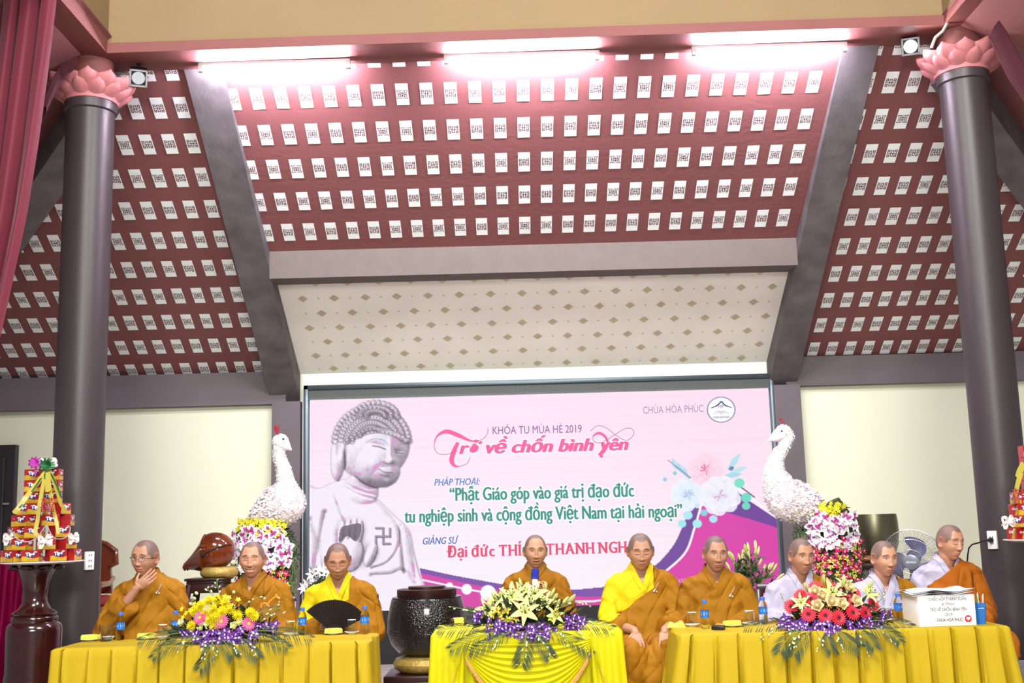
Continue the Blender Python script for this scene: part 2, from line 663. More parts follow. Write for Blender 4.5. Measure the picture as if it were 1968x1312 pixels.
def column(x, z1, label, lab2):
    mb = MB()
    prof = [(0.187, 0.34), (0.187, z1 - 0.14), (0.205, z1 - 0.13), (0.205, z1 - 0.05), (0.19, z1 - 0.04), (0.19, z1)]
    mb.lathe(prof, 48)
    o = mb.build('column', M_COL)
    o.location = (x, CYY, 0)
    tag(o, label, 'column', kind='structure')
    p = MB()
    p.bbox(-0.26, 0.26, -0.26, 0.26, 0, 0.34, 0.012)
    p.build('plinth', M_STONE, o)
    n = MB()
    n.lathe([(0.185, z1 - 0.02), (0.175, z1 + 0.1), (0.175, BZ + 0.01)], 40)
    n.build('column_neck', M_BAND, o)
    c = MB()
    c.lathe([(0.17, z1 - 0.07), (0.215, z1 - 0.06), (0.22, z1 - 0.02), (0.24, z1 + 0.02), (0.27, z1 + 0.08), (0.28, z1 + 0.11), (0.17, z1 + 0.115)], 40)
    def petal(a, r0, r1, z0, zt, wd):
        def fn(u, v):
            t = v
            s_ = (u - 0.5) * 2
            wv = wd * (math.sin(math.pi * min(0.98, 0.12 + 0.78 * t)) ** 0.7) * (1.0 if t < 0.8 else 1 - (t - 0.8) * 4.0)
            rr = r0 + (r1 - r0) * (t ** 1.15) + 0.04 * math.sin(math.pi * t) * (1 - s_ * s_) - 0.03 * s_ * s_
            z = z0 + (zt - z0) * t
            an = a + s_ * max(wv, 0.003) / max(rr, 0.05)
            return (rr * math.cos(an), rr * math.sin(an), z)
        c.grid(fn, 8, 10)
        def fn2(u, v):
            q = fn(u, v)
            k = (math.hypot(q[0], q[1]) - 0.022) / math.hypot(q[0], q[1])
            return (q[0] * k, q[1] * k, q[2])
        c.grid(fn2, 8, 10)
    for i in range(12):
        petal(2 * math.pi * i / 12, 0.20, 0.325, z1 - 0.05, z1 + 0.07, 0.085)
    for i in range(12):
        petal(2 * math.pi * (i + 0.5) / 12, 0.24, 0.345, z1 + 0.0, z1 + 0.14, 0.095)
    tag(c.build('lotus_capital', M_LOTUS, o), lab2)
    return o


COLL = column(-3.37, 4.93, 'tall dark round column on the left with a pink lotus capital', 'pink lotus petal capital')
COLR = column(3.72, 4.98, 'tall dark round column on the right with a pink lotus capital', 'pink lotus petal capital')
# ================================================================ LED screen
def glow(name, col, strength=1.0):
    if name in MATS:
        return MATS[name]
    m = bpy.data.materials.new(name)
    m.use_nodes = True
    b = m.node_tree.nodes['Principled BSDF']
    b.inputs['Base Color'].default_value = (0.01, 0.01, 0.01, 1)
    b.inputs['Emission Color'].default_value = (*lin(col), 1)
    b.inputs['Emission Strength'].default_value = strength
    b.inputs['Specular IOR Level'].default_value = 0.1
    MATS[name] = m
    return m


M_FRAME = mat('screen_frame_grey', (84, 96, 102), 0.35, 0.6, var=0.05)
M_GLIT = mat('glitter_grey', (84, 90, 88), 0.55, 0.0, var=0.35, vscale=90, detail=6)
M_BLACK = mat('black_gap', (16, 15, 18), 0.6)
SX0, SX1, SZ0, SZ1, SY = -2.236, 2.80, 0.555, 2.832, 12.50
scr = empty('led_screen', ((SX0 + SX1) / 2, SY, 0), 'wide LED screen with a pink Buddhist lecture slide on the back wall', 'screen')


def at_screen(o):
    o.parent = scr
    o.location = (-scr.location.x, -scr.location.y, 0)
    return o


fm = MB()
f0x, f1x, f1z = -2.30, 2.86, 2.992
fm.bbox(f0x, f0x + 0.05, SY - 0.03, SY + 0.09, 0.0, f1z, 0.006)
fm.bbox(f1x - 0.045, f1x, SY - 0.03, SY + 0.09, 0.0, f1z, 0.006)
fm.bbox(f0x, f1x, SY - 0.03, SY + 0.09, f1z - 0.05, f1z, 0.006)
at_screen(fm.build('frame', M_FRAME))
gm = MB()
gm.box(f0x + 0.05, f1x - 0.045, SY + 0.0, SY + 0.05, SZ1, f1z - 0.05)
tag(at_screen(gm.build('header_strip', M_GLIT)), 'glittery grey strip over the picture')
bm_ = MB()
bm_.box(f0x + 0.05, f1x - 0.045, SY + 0.0, SY + 0.05, 0.0, SZ0)
tag(at_screen(bm_.build('skirting', M_BLACK)), 'black strip under the picture')

# ---- the picture shown on the screen
NXG, NZG = 700, 318
gx = np.linspace(SX0, SX1, NXG)
gz = np.linspace(SZ1, SZ0, NZG)
XX, ZZ = np.meshgrid(gx, gz)
Rn = np.array(CAMROT)
dx = np.stack([XX, np.full_like(XX, SY), ZZ - CAMZ], -1) @ Rn      # camera space
PXX = CX + FPX * dx[..., 0] / -dx[..., 2]
PYY = CY - FPX * dx[..., 1] / -dx[..., 2]
nr_ = np.random.RandomState(3)


def blur(a, r, it=2):
    for _ in range(it):
        for ax in (0, 1):
            c = np.cumsum(np.concatenate([np.repeat(np.take(a, [0], ax), r + 1, ax), a, np.repeat(np.take(a, [-1], ax), r, ax)], ax), ax)
            n = a.shape[ax]
            a = (np.take(c, range(2 * r + 1, 2 * r + 1 + n), ax) - np.take(c, range(0, n), ax)) / (2 * r + 1)
    return a


def fractal(seed, scales):
    r = np.random.RandomState(seed)
    out = np.zeros((NZG, NXG))
    for s, w_ in scales:
        n = blur(r.rand(NZG, NXG), s, 3)
        n = (n - n.mean()) / (n.std() + 1e-9)
        out += w_ * n
    return out


def poly_mask(pts):
    inside = np.zeros(PXX.shape, bool)
    j = len(pts) - 1
    for i in range(len(pts)):
        xi, yi = pts[i]
        xj, yj = pts[j]
        if yi != yj:
            c = ((yi > PYY) != (yj > PYY)) & (PXX < (xj - xi) * (PYY - yi) / (yj - yi) + xi)
            inside ^= c
        j = i
    return inside


def smooth_poly(pts, n=8, closed=True):
    out = []
    m = len(pts)
    for i in range(m if closed else m - 1):
        p = [np.array(pts[(i + k) % m if closed else min(max(i + k, 0), m - 1)], float) for k in (-1, 0, 1, 2)]
        for t in np.linspace(0, 1, n, endpoint=False):
            out.append(tuple(0.5 * ((2 * p[1]) + (-p[0] + p[2]) * t + (2 * p[0] - 5 * p[1] + 4 * p[2] - p[3]) * t * t + (-p[0] + 3 * p[1] - 3 * p[2] + p[3]) * t ** 3)))
    if not closed:
        out.append(tuple(pts[-1]))
    return out


def dist_line(pts):
    d = np.full(PXX.shape, 1e9)
    for (x0, y0), (x1, y1) in zip(pts[:-1], pts[1:]):
        vx, vy = x1 - x0, y1 - y0
        t = np.clip(((PXX - x0) * vx + (PYY - y0) * vy) / (vx * vx + vy * vy + 1e-9), 0, 1)
        d = np.minimum(d, np.hypot(PXX - x0 - t * vx, PYY - y0 - t * vy))
    return d


IMG = np.empty((NZG, NXG, 3))
t_ = sm(750, 1150, PYY)[..., None]
IMG[:] = np.array((250, 226, 244)) * (1 - t_) + np.array((248, 240, 250)) * t_
IMG += (sm(1000, 1400, PXX) * 4)[..., None] * np.array((0.5, -1.0, -1.2))
IMG += (nr_.rand(NZG, 1) - 0.5)[..., None] * np.array((3, 6, 3))


def paint(mask, col, a=1.0):
    m = (mask.astype(float) * a)[..., None]
    IMG[:] = IMG * (1 - m) + np.array(col, float) * m


def stroke(pts, w_, col, a=1.0, soft=1.0):
    d = dist_line(pts)
    paint(np.clip((w_ / 2 + soft / 2 - d) / soft, 0, 1), col, a)


# --- stone statue on the left of the slide, from a relief
H = np.full(PXX.shape, -60.0)


def ell(cx, cy, rx, ry, rz, cz=0.0, rot=0.0, soft=0.0):
    global H
    c, s_ = math.cos(rot), math.sin(rot)
    u = ((PXX - cx) * c + (PYY - cy) * s_) / rx
    v = (-(PXX - cx) * s_ + (PYY - cy) * c) / ry
    q = 1 - u * u - v * v
    h = np.where(q > 0, cz + rz * np.sqrt(np.maximum(q, 0)), -1e3)
    if soft > 0:
        d = np.clip((h - H) / soft, -1, 1)
        k = soft * 0.25 * (1 - np.abs(d)) ** 2
        H = np.where(q > 0, np.maximum(H, h) + np.where(q > 0, k, 0), H)
    else:
        H = np.maximum(H, h)


def bump(cx, cy, rx, ry, a, rot=0.0):
    global H
    c, s_ = math.cos(rot), math.sin(rot)
    u = ((PXX - cx) * c + (PYY - cy) * s_) / rx
    v = (-(PXX - cx) * s_ + (PYY - cy) * c) / ry
    H += a * np.exp(-(u * u + v * v))


body_poly = smooth_poly([(560, 950), (615, 938), (660, 922), (700, 940), (727, 960), (757, 990), (786, 1018), (796, 1060), (806, 1100), (826, 1190), (560, 1190)])
bodym = poly_mask(body_poly)
bm2 = blur(bodym.astype(float), 12, 2)
H = np.where(bodym, -25 + 38 * np.sqrt(np.clip(bm2 * 1.6 - 0.6, 0, 1)), H)
ell(693, 942, 35, 30, 20, 2, 0.25)
ell(714, 850, 74, 74, 62, 0)                     # skull
ell(722, 800, 45, 30, 40, 0)                     # crown knob
ell(722, 878, 50, 58, 60, 10, -0.12)             # face
ell(733, 905, 36, 32, 50, 16)
ell(650, 878, 14, 46, 24, 22, 0.05)              # long ear
bump(651, 862, 6, 18, -12)
bump(664, 880, 3, 26, -14)
hair = None
face_m = poly_mask(smooth_poly([(672, 850), (700, 832), (735, 824), (768, 834), (780, 850), (776, 880), (768, 905), (752, 932), (725, 930), (690, 915), (668, 890)]))
bump(751, 868, 5, 22, 10, -0.06)                 # nose
bump(754, 885, 8, 6, 12)
bump(728, 856, 15, 6, -7, 0.2)
bump(768, 868, 9, 5, -8, 0.2)
bump(728, 859, 11, 4, 5, 0.2)
bump(768, 871, 7, 4, 5, 0.2)
bump(741, 905, 13, 4, 6, 0.25)
bump(741, 911, 11, 4, 5, 0.25)
bump(748, 926, 10, 7, 7)
bump(715, 892, 16, 14, 5)
curls = []
for ring in range(6):
    for i in range(26):
        a = math.pi * (1.02 + i / 25.0 * 0.96)
        rr = (72 - ring * 11, 70 - ring * 10)
        x = 714 + rr[0] * math.cos(a + 0.06 * (ring % 2))
        y = 852 + rr[1] * math.sin(a + 0.06 * (ring % 2)) - 1
        if ring >= 0 and not (face_m[np.unravel_index(np.argmin((PXX - x) ** 2 + (PYY - y) ** 2), PXX.shape)]):
            curls.append((x, y, 5.2, 52 - 0.35 * math.hypot(x - 714, y - 840)))
for i in range(16):
    t = i / 15.0
    curls.append((668 + 112 * t, 850 - 27 * math.sin(math.pi * (0.08 + 0.84 * t)) + 2, 5.6, 48))
for ring in range(3):
    for i in range(14):
        a = math.pi * (1.0 + i / 13.0)
        curls.append((722 + (42 - 12 * ring) * math.cos(a), 800 + (27 - 8 * ring) * math.sin(a), 4.8, 34 + 4 * ring))
for x, y, r_, cz in curls:
    ell(x, y, r_, r_, 6.0, cz)
    bump(x, y, 1.6, 1.6, -3)
folds = [
    ([(727, 961), (748, 985), (765, 1010), (773, 1060), (777, 1100)], 3.5, -14),
    ([(735, 962), (760, 985), (782, 1015), (792, 1060), (800, 1110)], 3.0, -6),
    ([(640, 940), (655, 985), (668, 1010)], 2.5, -5),
    ([(770, 1010), (766, 1050), (745, 1080), (715, 1092)], 2.5, -7),
    ([(715, 1105), (750, 1103), (775, 1096), (800, 1120)], 4.0, -8),
    ([(595, 1000), (610, 1040), (605, 1100)], 6.0, -10), ([(625, 985), (616, 1040), (622, 1090)], 5.0, -10),
    ([(662, 927), (690, 942), (727, 952)], 2.0, -6), ([(660, 934), (690, 950), (724, 960)], 2.0, -5),
]
for pts, w_, a in folds:
    d = dist_line(smooth_poly(pts, 8, False))
    H += a * np.exp(-(d / w_) ** 2)
ell(672, 1062, 26, 36, 40, 8, 0.1)               # raised hand
ell(712, 1065, 10, 24, 36, 10, 0.35)
for k, (x, y) in enumerate(((656, 1026), (668, 1022), (680, 1020), (690, 1022))):
    ell(x, y, 7, 24, 34, 10, 0.1)
stat = H > -55
Hs = blur(H, 1, 1)
gyv, gxv = np.gradient(Hs)
nx, ny, nz = -gxv * 1.0, gyv * 1.0, np.ones_like(Hs) * 1.1
nn = np.sqrt(nx * nx + ny * ny + nz * nz)
lam = (nx * -0.50 + ny * 0.66 + nz * 0.56) / nn
occ = np.clip((blur(H, 6, 2) - H) / 16.0, 0, 1)
lum = np.clip(0.60 + 0.56 * lam - 0.85 * occ, 0, 1)
lum = np.clip(lum - 0.35 * np.exp(-(((PXX - 712) / 34) ** 2 + ((PYY - 925) / 13) ** 2)), 0.02, 1)
lum = np.clip(lum + 0.03 * fractal(21, [(1, 0.8), (2, 0.6)]), 0, 1)
lum = np.where(PYY > 940, np.clip(lum + 0.12, 0, 1), lum)
grain = fractal(5, [(1, 0.5), (3, 0.6), (8, 0.5)])
g = lum[..., None]
stone = np.array((98, 84, 100)) * (1 - g) ** 1.2 + np.array((246, 236, 250)) * (1 - (1 - g) ** 1.2)
mid = np.exp(-((lum - 0.66) / 0.11) ** 2) * sm(0.2, 1.1, grain + 0.35)
stone = stone * (1 - 0.6 * mid[..., None]) + np.array((222, 128, 200)) * 0.6 * mid[..., None]
cy_ = np.exp(-((lum - 0.80) / 0.07) ** 2) * sm(-0.2, 1.0, fractal(9, [(4, 0.7), (12, 0.7)]))
stone = stone * (1 - 0.45 * cy_[..., None]) + np.array((214, 240, 248)) * 0.45 * cy_[..., None]
edge = blur(stat.astype(float), 1, 1)[..., None]
IMG[:] = IMG * (1 - edge) + stone * edge
for pts, w_, a in (([(716, 857), (727, 858), (741, 863)], 2.2, 0.75), ([(760, 869), (768, 871), (776, 871)], 2.0, 0.7),
                   ([(704, 850), (718, 843), (738, 846), (747, 856)], 1.6, 0.35), ([(763, 858), (772, 853), (780, 853)], 1.5, 0.35),
                   ([(728, 901), (742, 908), (755, 907)], 1.8, 0.7), ([(736, 887), (745, 891), (757, 889)], 2.0, 0.6),
                   ([(731, 912), (742, 915), (748, 913)], 1.4, 0.5)):
    stroke(smooth_poly(pts, 6, False), w_, (92, 72, 92), a)
for x, y, r_, cz in curls:
    dcl = np.hypot(PXX - x - 1.2, PYY - y - 1.2)
    paint(np.exp(-((dcl - r_) / 1.3) ** 2), (112, 94, 110), 0.55)
    paint(np.exp(-(np.hypot(PXX - x + 1.5, PYY - y + 1.5) / 2.2) ** 2), (250, 244, 252), 0.6)
    paint(np.exp(-(np.hypot(PXX - x, PYY - y) / 1.0) ** 2), (150, 130, 150), 0.6)
dark = poly_mask(smooth_poly([(652, 1042), (655, 1015), (672, 1008), (692, 1006), (694, 1020), (684, 1040), (668, 1030)]))
paint(dark, (96, 84, 98), 0.8)
# chest emblem
sw = (118, 98, 122)
for x0, y0, x1, y1 in ((722, 1014, 736, 1014), (736, 1014, 736, 1044), (736, 1044, 749, 1044), (722, 1030, 749, 1030), (749, 1015, 749, 1030), (722, 1030, 722, 1043)):
    stroke([(x0 + 1.2, y0 + 1.2), (x1 + 1.2, y1 + 1.2)], 4.4, (86, 66, 92), 0.7)
    stroke([(x0, y0), (x1, y1)], 3.4, (168, 150, 172), 0.9)

# --- coloured waves
PUR, MAG = (128, 84, 168), (216, 72, 168)
paint(poly_mask([(806, 1091), (870, 1105), (963, 1122), (1030, 1132), (1103, 1133), (1157, 1128), (1200, 1115), (1200, 1190), (826, 1190), (816, 1122)]), PUR)
paint(poly_mask([(808, 1101), (870, 1114), (963, 1135), (1030, 1146), (1103, 1146), (1160, 1146), (1230, 1130), (1230, 1190), (826, 1190), (816, 1122)]), MAG)
outer = smooth_poly([(1150, 1130), (1200, 1118), (1259, 1086), (1293, 1049), (1311, 1013), (1324, 980), (1334, 950)], 8, False)
inner = smooth_poly([(1352, 950), (1345, 979), (1335, 1013), (1318, 1060), (1281, 1096), (1230, 1135), (1180, 1155)], 8, False)
magp = [(1352, 960), (1372, 974), (1405, 986), (1440, 996), (1500, 1016), (1500, 1190), (1100, 1190), (1180, 1157)] + inner[::-1]
paint(poly_mask(outer + inner), (118, 76, 158))
paint(poly_mask(magp), (218, 70, 170))
paint(poly_mask([(1340, 962), (1372, 950), (1408, 938), (1440, 962), (1500, 1002), (1500, 1016), (1440, 997), (1405, 987), (1372, 975)]), (116, 72, 156))
stroke(inner, 4.0, (255, 250, 255))
stroke(smooth_poly([(1345, 985), (1352, 955), (1372, 938), (1408, 934), (1440, 955), (1500, 996)], 8, False), 3.4, (255, 250, 255))
stroke(smooth_poly([(1352, 950), (1375, 930), (1408, 927), (1450, 955)], 6, False), 2.2, (96, 60, 110))
stroke([(812, 1114), (864, 1125), (897, 1132), (938, 1139), (1000, 1150), (1060, 1156), (1140, 1155), (1180, 1150)], 3.4, (255, 250, 255))
for x, y, r_ in ((864, 1125, 6.5), (897, 1132, 10), (938, 1139, 15)):
    paint(np.clip(r_ + 0.5 - np.hypot(PXX - x, PYY - y), 0, 1), (255, 250, 255))


# --- painted flowers of the slide
def leafp(x, y, l, w_, ang, col, a=1.0):
    c, s_ = math.cos(ang), math.sin(ang)
    pts = []
    for t in np.linspace(0, 1, 9):
        pts.append((x + l * t * c - w_ * math.sin(math.pi * t) * s_, y + l * t * s_ + w_ * math.sin(math.pi * t) * c))
    for t in np.linspace(1, 0, 9):
        pts.append((x + l * t * c + w_ * math.sin(math.pi * t) * s_, y + l * t * s_ - w_ * math.sin(math.pi * t) * c))
    paint(poly_mask(pts), col, a)


for k in range(9):
    leafp(1292 + 4.2 * k, 895 + 3.3 * k, 16, 2.0, -1.5 + 0.03 * k, (170, 218, 234))
    leafp(1292 + 4.2 * k, 895 + 3.3 * k, 15, 2.0, 0.15, (150, 196, 222))
stroke([(1284, 884), (1330, 920)], 1.2, (110, 110, 140))
leafp(1398, 905, 42, 6, -0.95, (184, 224, 236)); leafp(1400, 910, 40, 5, -0.35, (190, 228, 240)); leafp(1392, 914, 34, 5, -0.1, (170, 216, 232))
leafp(1400, 902, 12, 4, -0.4, (110, 130, 165))
for x, y in ((1278, 921), (1297, 909), (1318, 930), (1338, 938)):
    paint(np.clip(4.5 - np.hypot(PXX - x, PYY - y), 0, 1), (150, 206, 232))


def peony(x, y, r, base, tip, core, seed):
    rr = np.random.RandomState(seed)
    for ring in range(5):
        rad = r * (1 - ring * 0.19)
        n = 9 - ring
        for k in range(n):
            a = 2 * math.pi * (k + 0.5 * (ring % 2)) / n + rr.rand() * 0.3
            px_, py_ = x + 0.55 * rad * math.cos(a), y + 0.50 * rad * math.sin(a)
            u, v = PXX - px_, PYY - py_
            du = (u * math.cos(a) + v * math.sin(a)) / (rad * 0.48)
            dv = (-u * math.sin(a) + v * math.cos(a)) / (rad * 0.40)
            q = du * du + dv * dv
            sh = np.clip((du + 1) / 2, 0, 1)[..., None]
            c = np.array(base) * (1 - sh) + np.array(tip) * sh
            m = (q < 1).astype(float)[..., None] * 0.9
            IMG[:] = IMG * (1 - m) + c * m
    for k in range(9):
        a = rr.rand() * 6.28
        stroke([(x + 3 * math.cos(a), y + 3 * math.sin(a)), (x + r * 0.32 * math.cos(a + 0.4), y + r * 0.28 * math.sin(a + 0.4))], 1.6, core, 0.8)


peony(1323, 950, 34, (196, 220, 242), (240, 246, 254), (150, 178, 220), 2)
peony(1357, 902, 36, (238, 178, 208), (253, 226, 238), (228, 96, 140), 4)
peony(1384, 952, 40, (214, 216, 240), (248, 246, 254), (224, 150, 196), 6)
for x, y, r_, c in ((1421, 928, 10, (124, 226, 200)), (1434, 956, 10, (112, 218, 196)), (1434, 972, 8, (112, 218, 196)), (1322, 990, 9, (178, 232, 240)), (1311, 1006, 8, (160, 232, 236)), (1340, 1006, 9, (168, 236, 236)), (1371, 997, 8, (178, 226, 244)), (1353, 985, 7, (140, 206, 220))):
    paint(np.clip(r_ + 0.5 - np.hypot((PXX - x), (PYY - y) * 1.1), 0, 1), c)
# emblem disc
dd = np.hypot((PXX - 1386) / 26.5, (PYY - 787) / 24.0)
paint(np.clip((1 - dd) * 26 + 0.5, 0, 1), (250, 250, 254))
paint(np.clip(1.2 - np.abs(dd - 1) * 26, 0, 1), (44, 60, 120))

ver = np.stack([XX.ravel(), np.full(XX.size, SY), ZZ.ravel()], 1)
idx = np.arange(NXG * NZG).reshape(NZG, NXG)
fc = np.stack([idx[:-1, :-1].ravel(), idx[1:, :-1].ravel(), idx[1:, 1:].ravel(), idx[:-1, 1:].ravel()], 1)
nf = len(fc)
me = bpy.data.meshes.new('display')
nb = len(ver)
back = [(SX0, SY + 0.06, SZ1), (SX1, SY + 0.06, SZ1), (SX1, SY + 0.06, SZ0), (SX0, SY + 0.06, SZ0)]
me.from_pydata(np.concatenate([ver, np.array(back)]).tolist(), [], fc.tolist() + [(nb, nb + 1, nb + 2, nb + 3)])
ca = me.color_attributes.new('picture', 'FLOAT_COLOR', 'POINT')
srgb = np.clip(IMG.reshape(-1, 3), 0, 255) / 255
linc = np.where(srgb <= 0.04045, srgb / 12.92, ((srgb + 0.055) / 1.055) ** 2.4)
buf = np.ones((nb + 4, 4))
buf[:nb, :3] = linc
ca.data.foreach_set('color', buf.ravel())
md = glow('screen_picture', (255, 255, 255))
at_ = md.node_tree.nodes.new('ShaderNodeAttribute')
at_.attribute_name = 'picture'
md.node_tree.links.new(at_.outputs['Color'], md.node_tree.nodes['Principled BSDF'].inputs['Emission Color'])
me.materials.append(md)
disp = at_screen(link('display', me))
tag(disp, 'lit picture: stone Buddha, purple waves, flowers and lettering on pink')


def on_screen(mb, col, name, dy):
    o = mb.build(name, glow('glow_%d_%d_%d' % col, col), disp, False, fix=False)
    o.location = (0, dy, 0)
    return o


def slide_text(s, p0, p1, cap, col, bold=0.0, shear=0.0, name='lettering', halo=0.0, dy=-0.006, spacing=1.0):
    a, b = W(p0[0], p0[1], SY), W(p1[0], p1[1], SY)
    size = cap / FPX * SY * 1.013 / 0.640
    x_unit = text_mb(s, 1.0, 0.0, shear, 1.0, spacing=spacing)
    x0 = min(v[0] for v in x_unit.v); x1 = max(v[0] for v in x_unit.v)
    xs = (b.x - a.x) / (x1 - x0)
    an = math.atan2(b.z - a.z, b.x - a.x) * 0.6

    def lay(offs, d, c, nm):
        full = MB()
        for ox, oz in offs:
            m1 = MB()
            m1.add([(a.x + (v[0] - x0) * xs - v[2] * size * math.sin(an) + ox * size, SY - 0.00002 * len(full.f) / max(1, len(x_unit.f)), (a.z + b.z) / 2 + (v[2] + oz) * size + ((v[0] - x0) * xs - (b.x - a.x) / 2) * math.tan(an)) for v in x_unit.v], x_unit.f)
            full.merge(m1)
        on_screen(full, c, nm, d)
    if halo:
        lay([((halo + bold) * math.cos(k * 0.785), (halo + bold) * math.sin(k * 0.785)) for k in range(8)], dy + 0.004, (255, 255, 255), 'lettering_outline')
    lay([(0, 0)] if bold <= 0 else [(-bold, 0), (bold, 0), (0, bold * 0.3), (0, -bold * 0.3), (-bold * .5, 0), (bold * .5, 0)], dy, col, name)


slide_text('CHÙA HÒA PHÚC', (1236, 795), (1352, 791), 12.5, (172, 146, 184), -0.008)
slide_text('KHÓA TU MÙA HÈ 2019', (947, 834), (1118, 831), 13.5, (146, 84, 156), -0.004)
slide_text('PHÁP THOẠI:', (835, 933), (922, 931), 11.5, (70, 122, 190), 0.012, 0.22)
slide_text('“Phật Giáo góp vào giá trị đạo đức', (865, 962), (1218, 954), 22.5, (58, 150, 134), 0.026, 0, halo=0.06)
slide_text('tu nghiệp sinh và cộng đồng Việt Nam tại hải ngoại”', (778, 1003), (1311, 994), 22.5, (58, 150, 134), 0.026, 0, halo=0.06)
slide_text('GIẢNG SƯ', (813, 1046), (881, 1044), 11.5, (66, 112, 178), 0.016, 0.22)
slide_text('Activate', (1296, 1119), (1338, 1118), 8.5, (240, 170, 220), -0.006)


def serif_line(s, p0, p1, cap, col):
    """bold roman capitals with slab serifs"""
    a, b = W(p0[0], p0[1], SY), W(p1[0], p1[1], SY)
    size = cap / FPX * SY * 1.013
    full, x = MB(), 0.0
    for ch in s:
        if ch == ' ':
            x += 0.38
            continue
        g1 = text_mb(ch, 1 / 0.66, 0.0)
        g_ = MB()
        for q_, ox in enumerate((-0.065, -0.022, 0.022, 0.065)):
            g_.merge(g1, Matrix.Translation((ox, -0.00004 * q_, 0)))
        x0 = min(v[0] for v in g_.v); x1 = max(v[0] for v in g_.v)
        wd = x1 - x0
        full.merge(g_, Matrix.Translation((x - x0, 0, 0)))
        def slab(cx_, z):
            full.box(x + cx_ - 0.2, x + cx_ + 0.2, -0.001, 0.0, z, z + 0.075)
        if ch in 'THN' or ch in 'Í':
            if ch == 'T':
                slab(wd / 2, 0)
                for e in (0.03, wd - 0.09):
                    full.box(x + e, x + e + 0.07, -0.001, 0.0, 0.78, 1.0)
            elif ch == 'H':
                for e in (0.09, wd - 0.09):
                    slab(e, 0); slab(e, 0.925)
            elif ch == 'N':
                slab(0.09, 0); slab(0.02, 0.925); slab(wd - 0.09, 0.925)
            else:
                slab(wd / 2, 0); slab(wd / 2, 0.925)
        elif ch == 'A':
            slab(0.08, 0); slab(wd - 0.08, 0)
        x += wd + (0.17 if ch in 'THNÍA' else 0.11)
    X1 = max(v[0] for v in full.v)
    k = (b.x - a.x) / X1
    full.v = [(a.x + v[0] * k, SY + v[1], a.z + v[2] * size + (v[0] / X1) * (b.z - a.z) * 0.6) for v in full.v]
    on_screen(full, col, 'lettering', -0.006)


RED_ = (236, 78, 116)
serif_line('Đại đức THÍ', (859, 1071), (1003, 1067), 20, RED_)
serif_line('THANH NGH', (1050, 1066), (1206, 1061), 20, RED_)
PINK_ = (250, 96, 160)
slide_text('rở về chốn bình', (884, 872), (1140, 866), 22, PINK_, 0.06, 0.28, halo=0.03, name='title_lettering')
slide_text('yên', (1150, 866), (1207, 864), 22, PINK_, 0.06, 0.28, halo=0.03, name='title_lettering')


def swash(pts, ws, col=PINK_):
    """flat brush stroke through photo points with width ws"""
    p = smooth_poly(pts, 10, False)
    n = len(p)
    mb = MB()
    vs = []
    for i, (x, y) in enumerate(p):
        q = W(x, y, SY)
        a = W(*p[max(i - 1, 0)], SY); b = W(*p[min(i + 1, n - 1)], SY)
        d = (b - a).normalized()
        nn_ = Vector((-d.z, 0, d.x))
        t = i / (n - 1) * (len(ws) - 1)
        k = min(int(t), len(ws) - 2)
        wv = (ws[k] + (ws[k + 1] - ws[k]) * (t - k)) / FPX * SY / 2
        vs += [q + nn_ * wv, q - nn_ * wv]
    mb.add(vs, [(2 * i, 2 * i + 1, 2 * i + 3, 2 * i + 2) for i in range(n - 1)])
    on_screen(mb, col, 'flourish', -0.007)


swash([(834, 856), (840, 838), (858, 829), (880, 836), (902, 846), (918, 848)], [1, 3, 8, 8, 4, 1])
swash([(918, 848), (930, 842), (937, 832), (938, 822)], [1, 1, 1], (180, 90, 130))
swash([(834, 856), (840, 870), (858, 873), (880, 866)], [1, 1, 1], (180, 90, 130))
swash([(880, 850), (872, 868), (868, 885), (874, 895), (884, 896)], [6, 9, 9, 5, 1])
swash([(884, 896), (898, 890), (904, 878)], [1, 1, 1], (180, 90, 130))
swash([(1139, 838), (1150, 832), (1162, 838), (1168, 852), (1162, 866), (1154, 874), (1158, 878)], [2, 5, 5, 4, 4, 5, 6])
swash([(1139, 838), (1142, 848), (1156, 850), (1180, 836), (1200, 824), (1215, 824), (1217, 836), (1204, 846), (1186, 838), (1165, 822), (1148, 818), (1135, 828)], [1] * 6, (180, 90, 130))
# emblem strokes
NAVY = (40, 56, 112)
swash([(1366, 784), (1378, 779), (1386, 771)], [1, 2.4, 2.4], NAVY)
swash([(1386, 771), (1394, 779), (1406, 783)], [2.4, 2.4, 1], NAVY)
slide_text('HP', (1381, 784), (1391, 784), 6, (90, 100, 140), -0.01)
slide_text('CHÙA HÒA PHÚC', (1371, 804), (1403, 803), 3.6, NAVY, 0.01)
for k in (-1, 0, 1):
    swash([(1378 + k * 6, 795), (1386 + k * 6, 790), (1394 + k * 6, 795)], [0.8, 0.8, 0.8], (150, 160, 190))
# small white sticker in the corner of the picture
# ================================================================ lamps, curtains, sockets
M_LAMPW = mat('lamp_white', (232, 232, 234), 0.4)
M_SILV = mat('silver_metal', (188, 190, 194), 0.3, 0.9)
M_DARKM = mat('dark_metal', (38, 38, 42), 0.4, 0.5)
M_PLAST = mat('white_plastic', (232, 232, 230), 0.35)
M_BLKP = mat('black_plastic', (20, 20, 22), 0.4)
M_TUBE = glow('tube_glow', (238, 230, 255), 620.0)


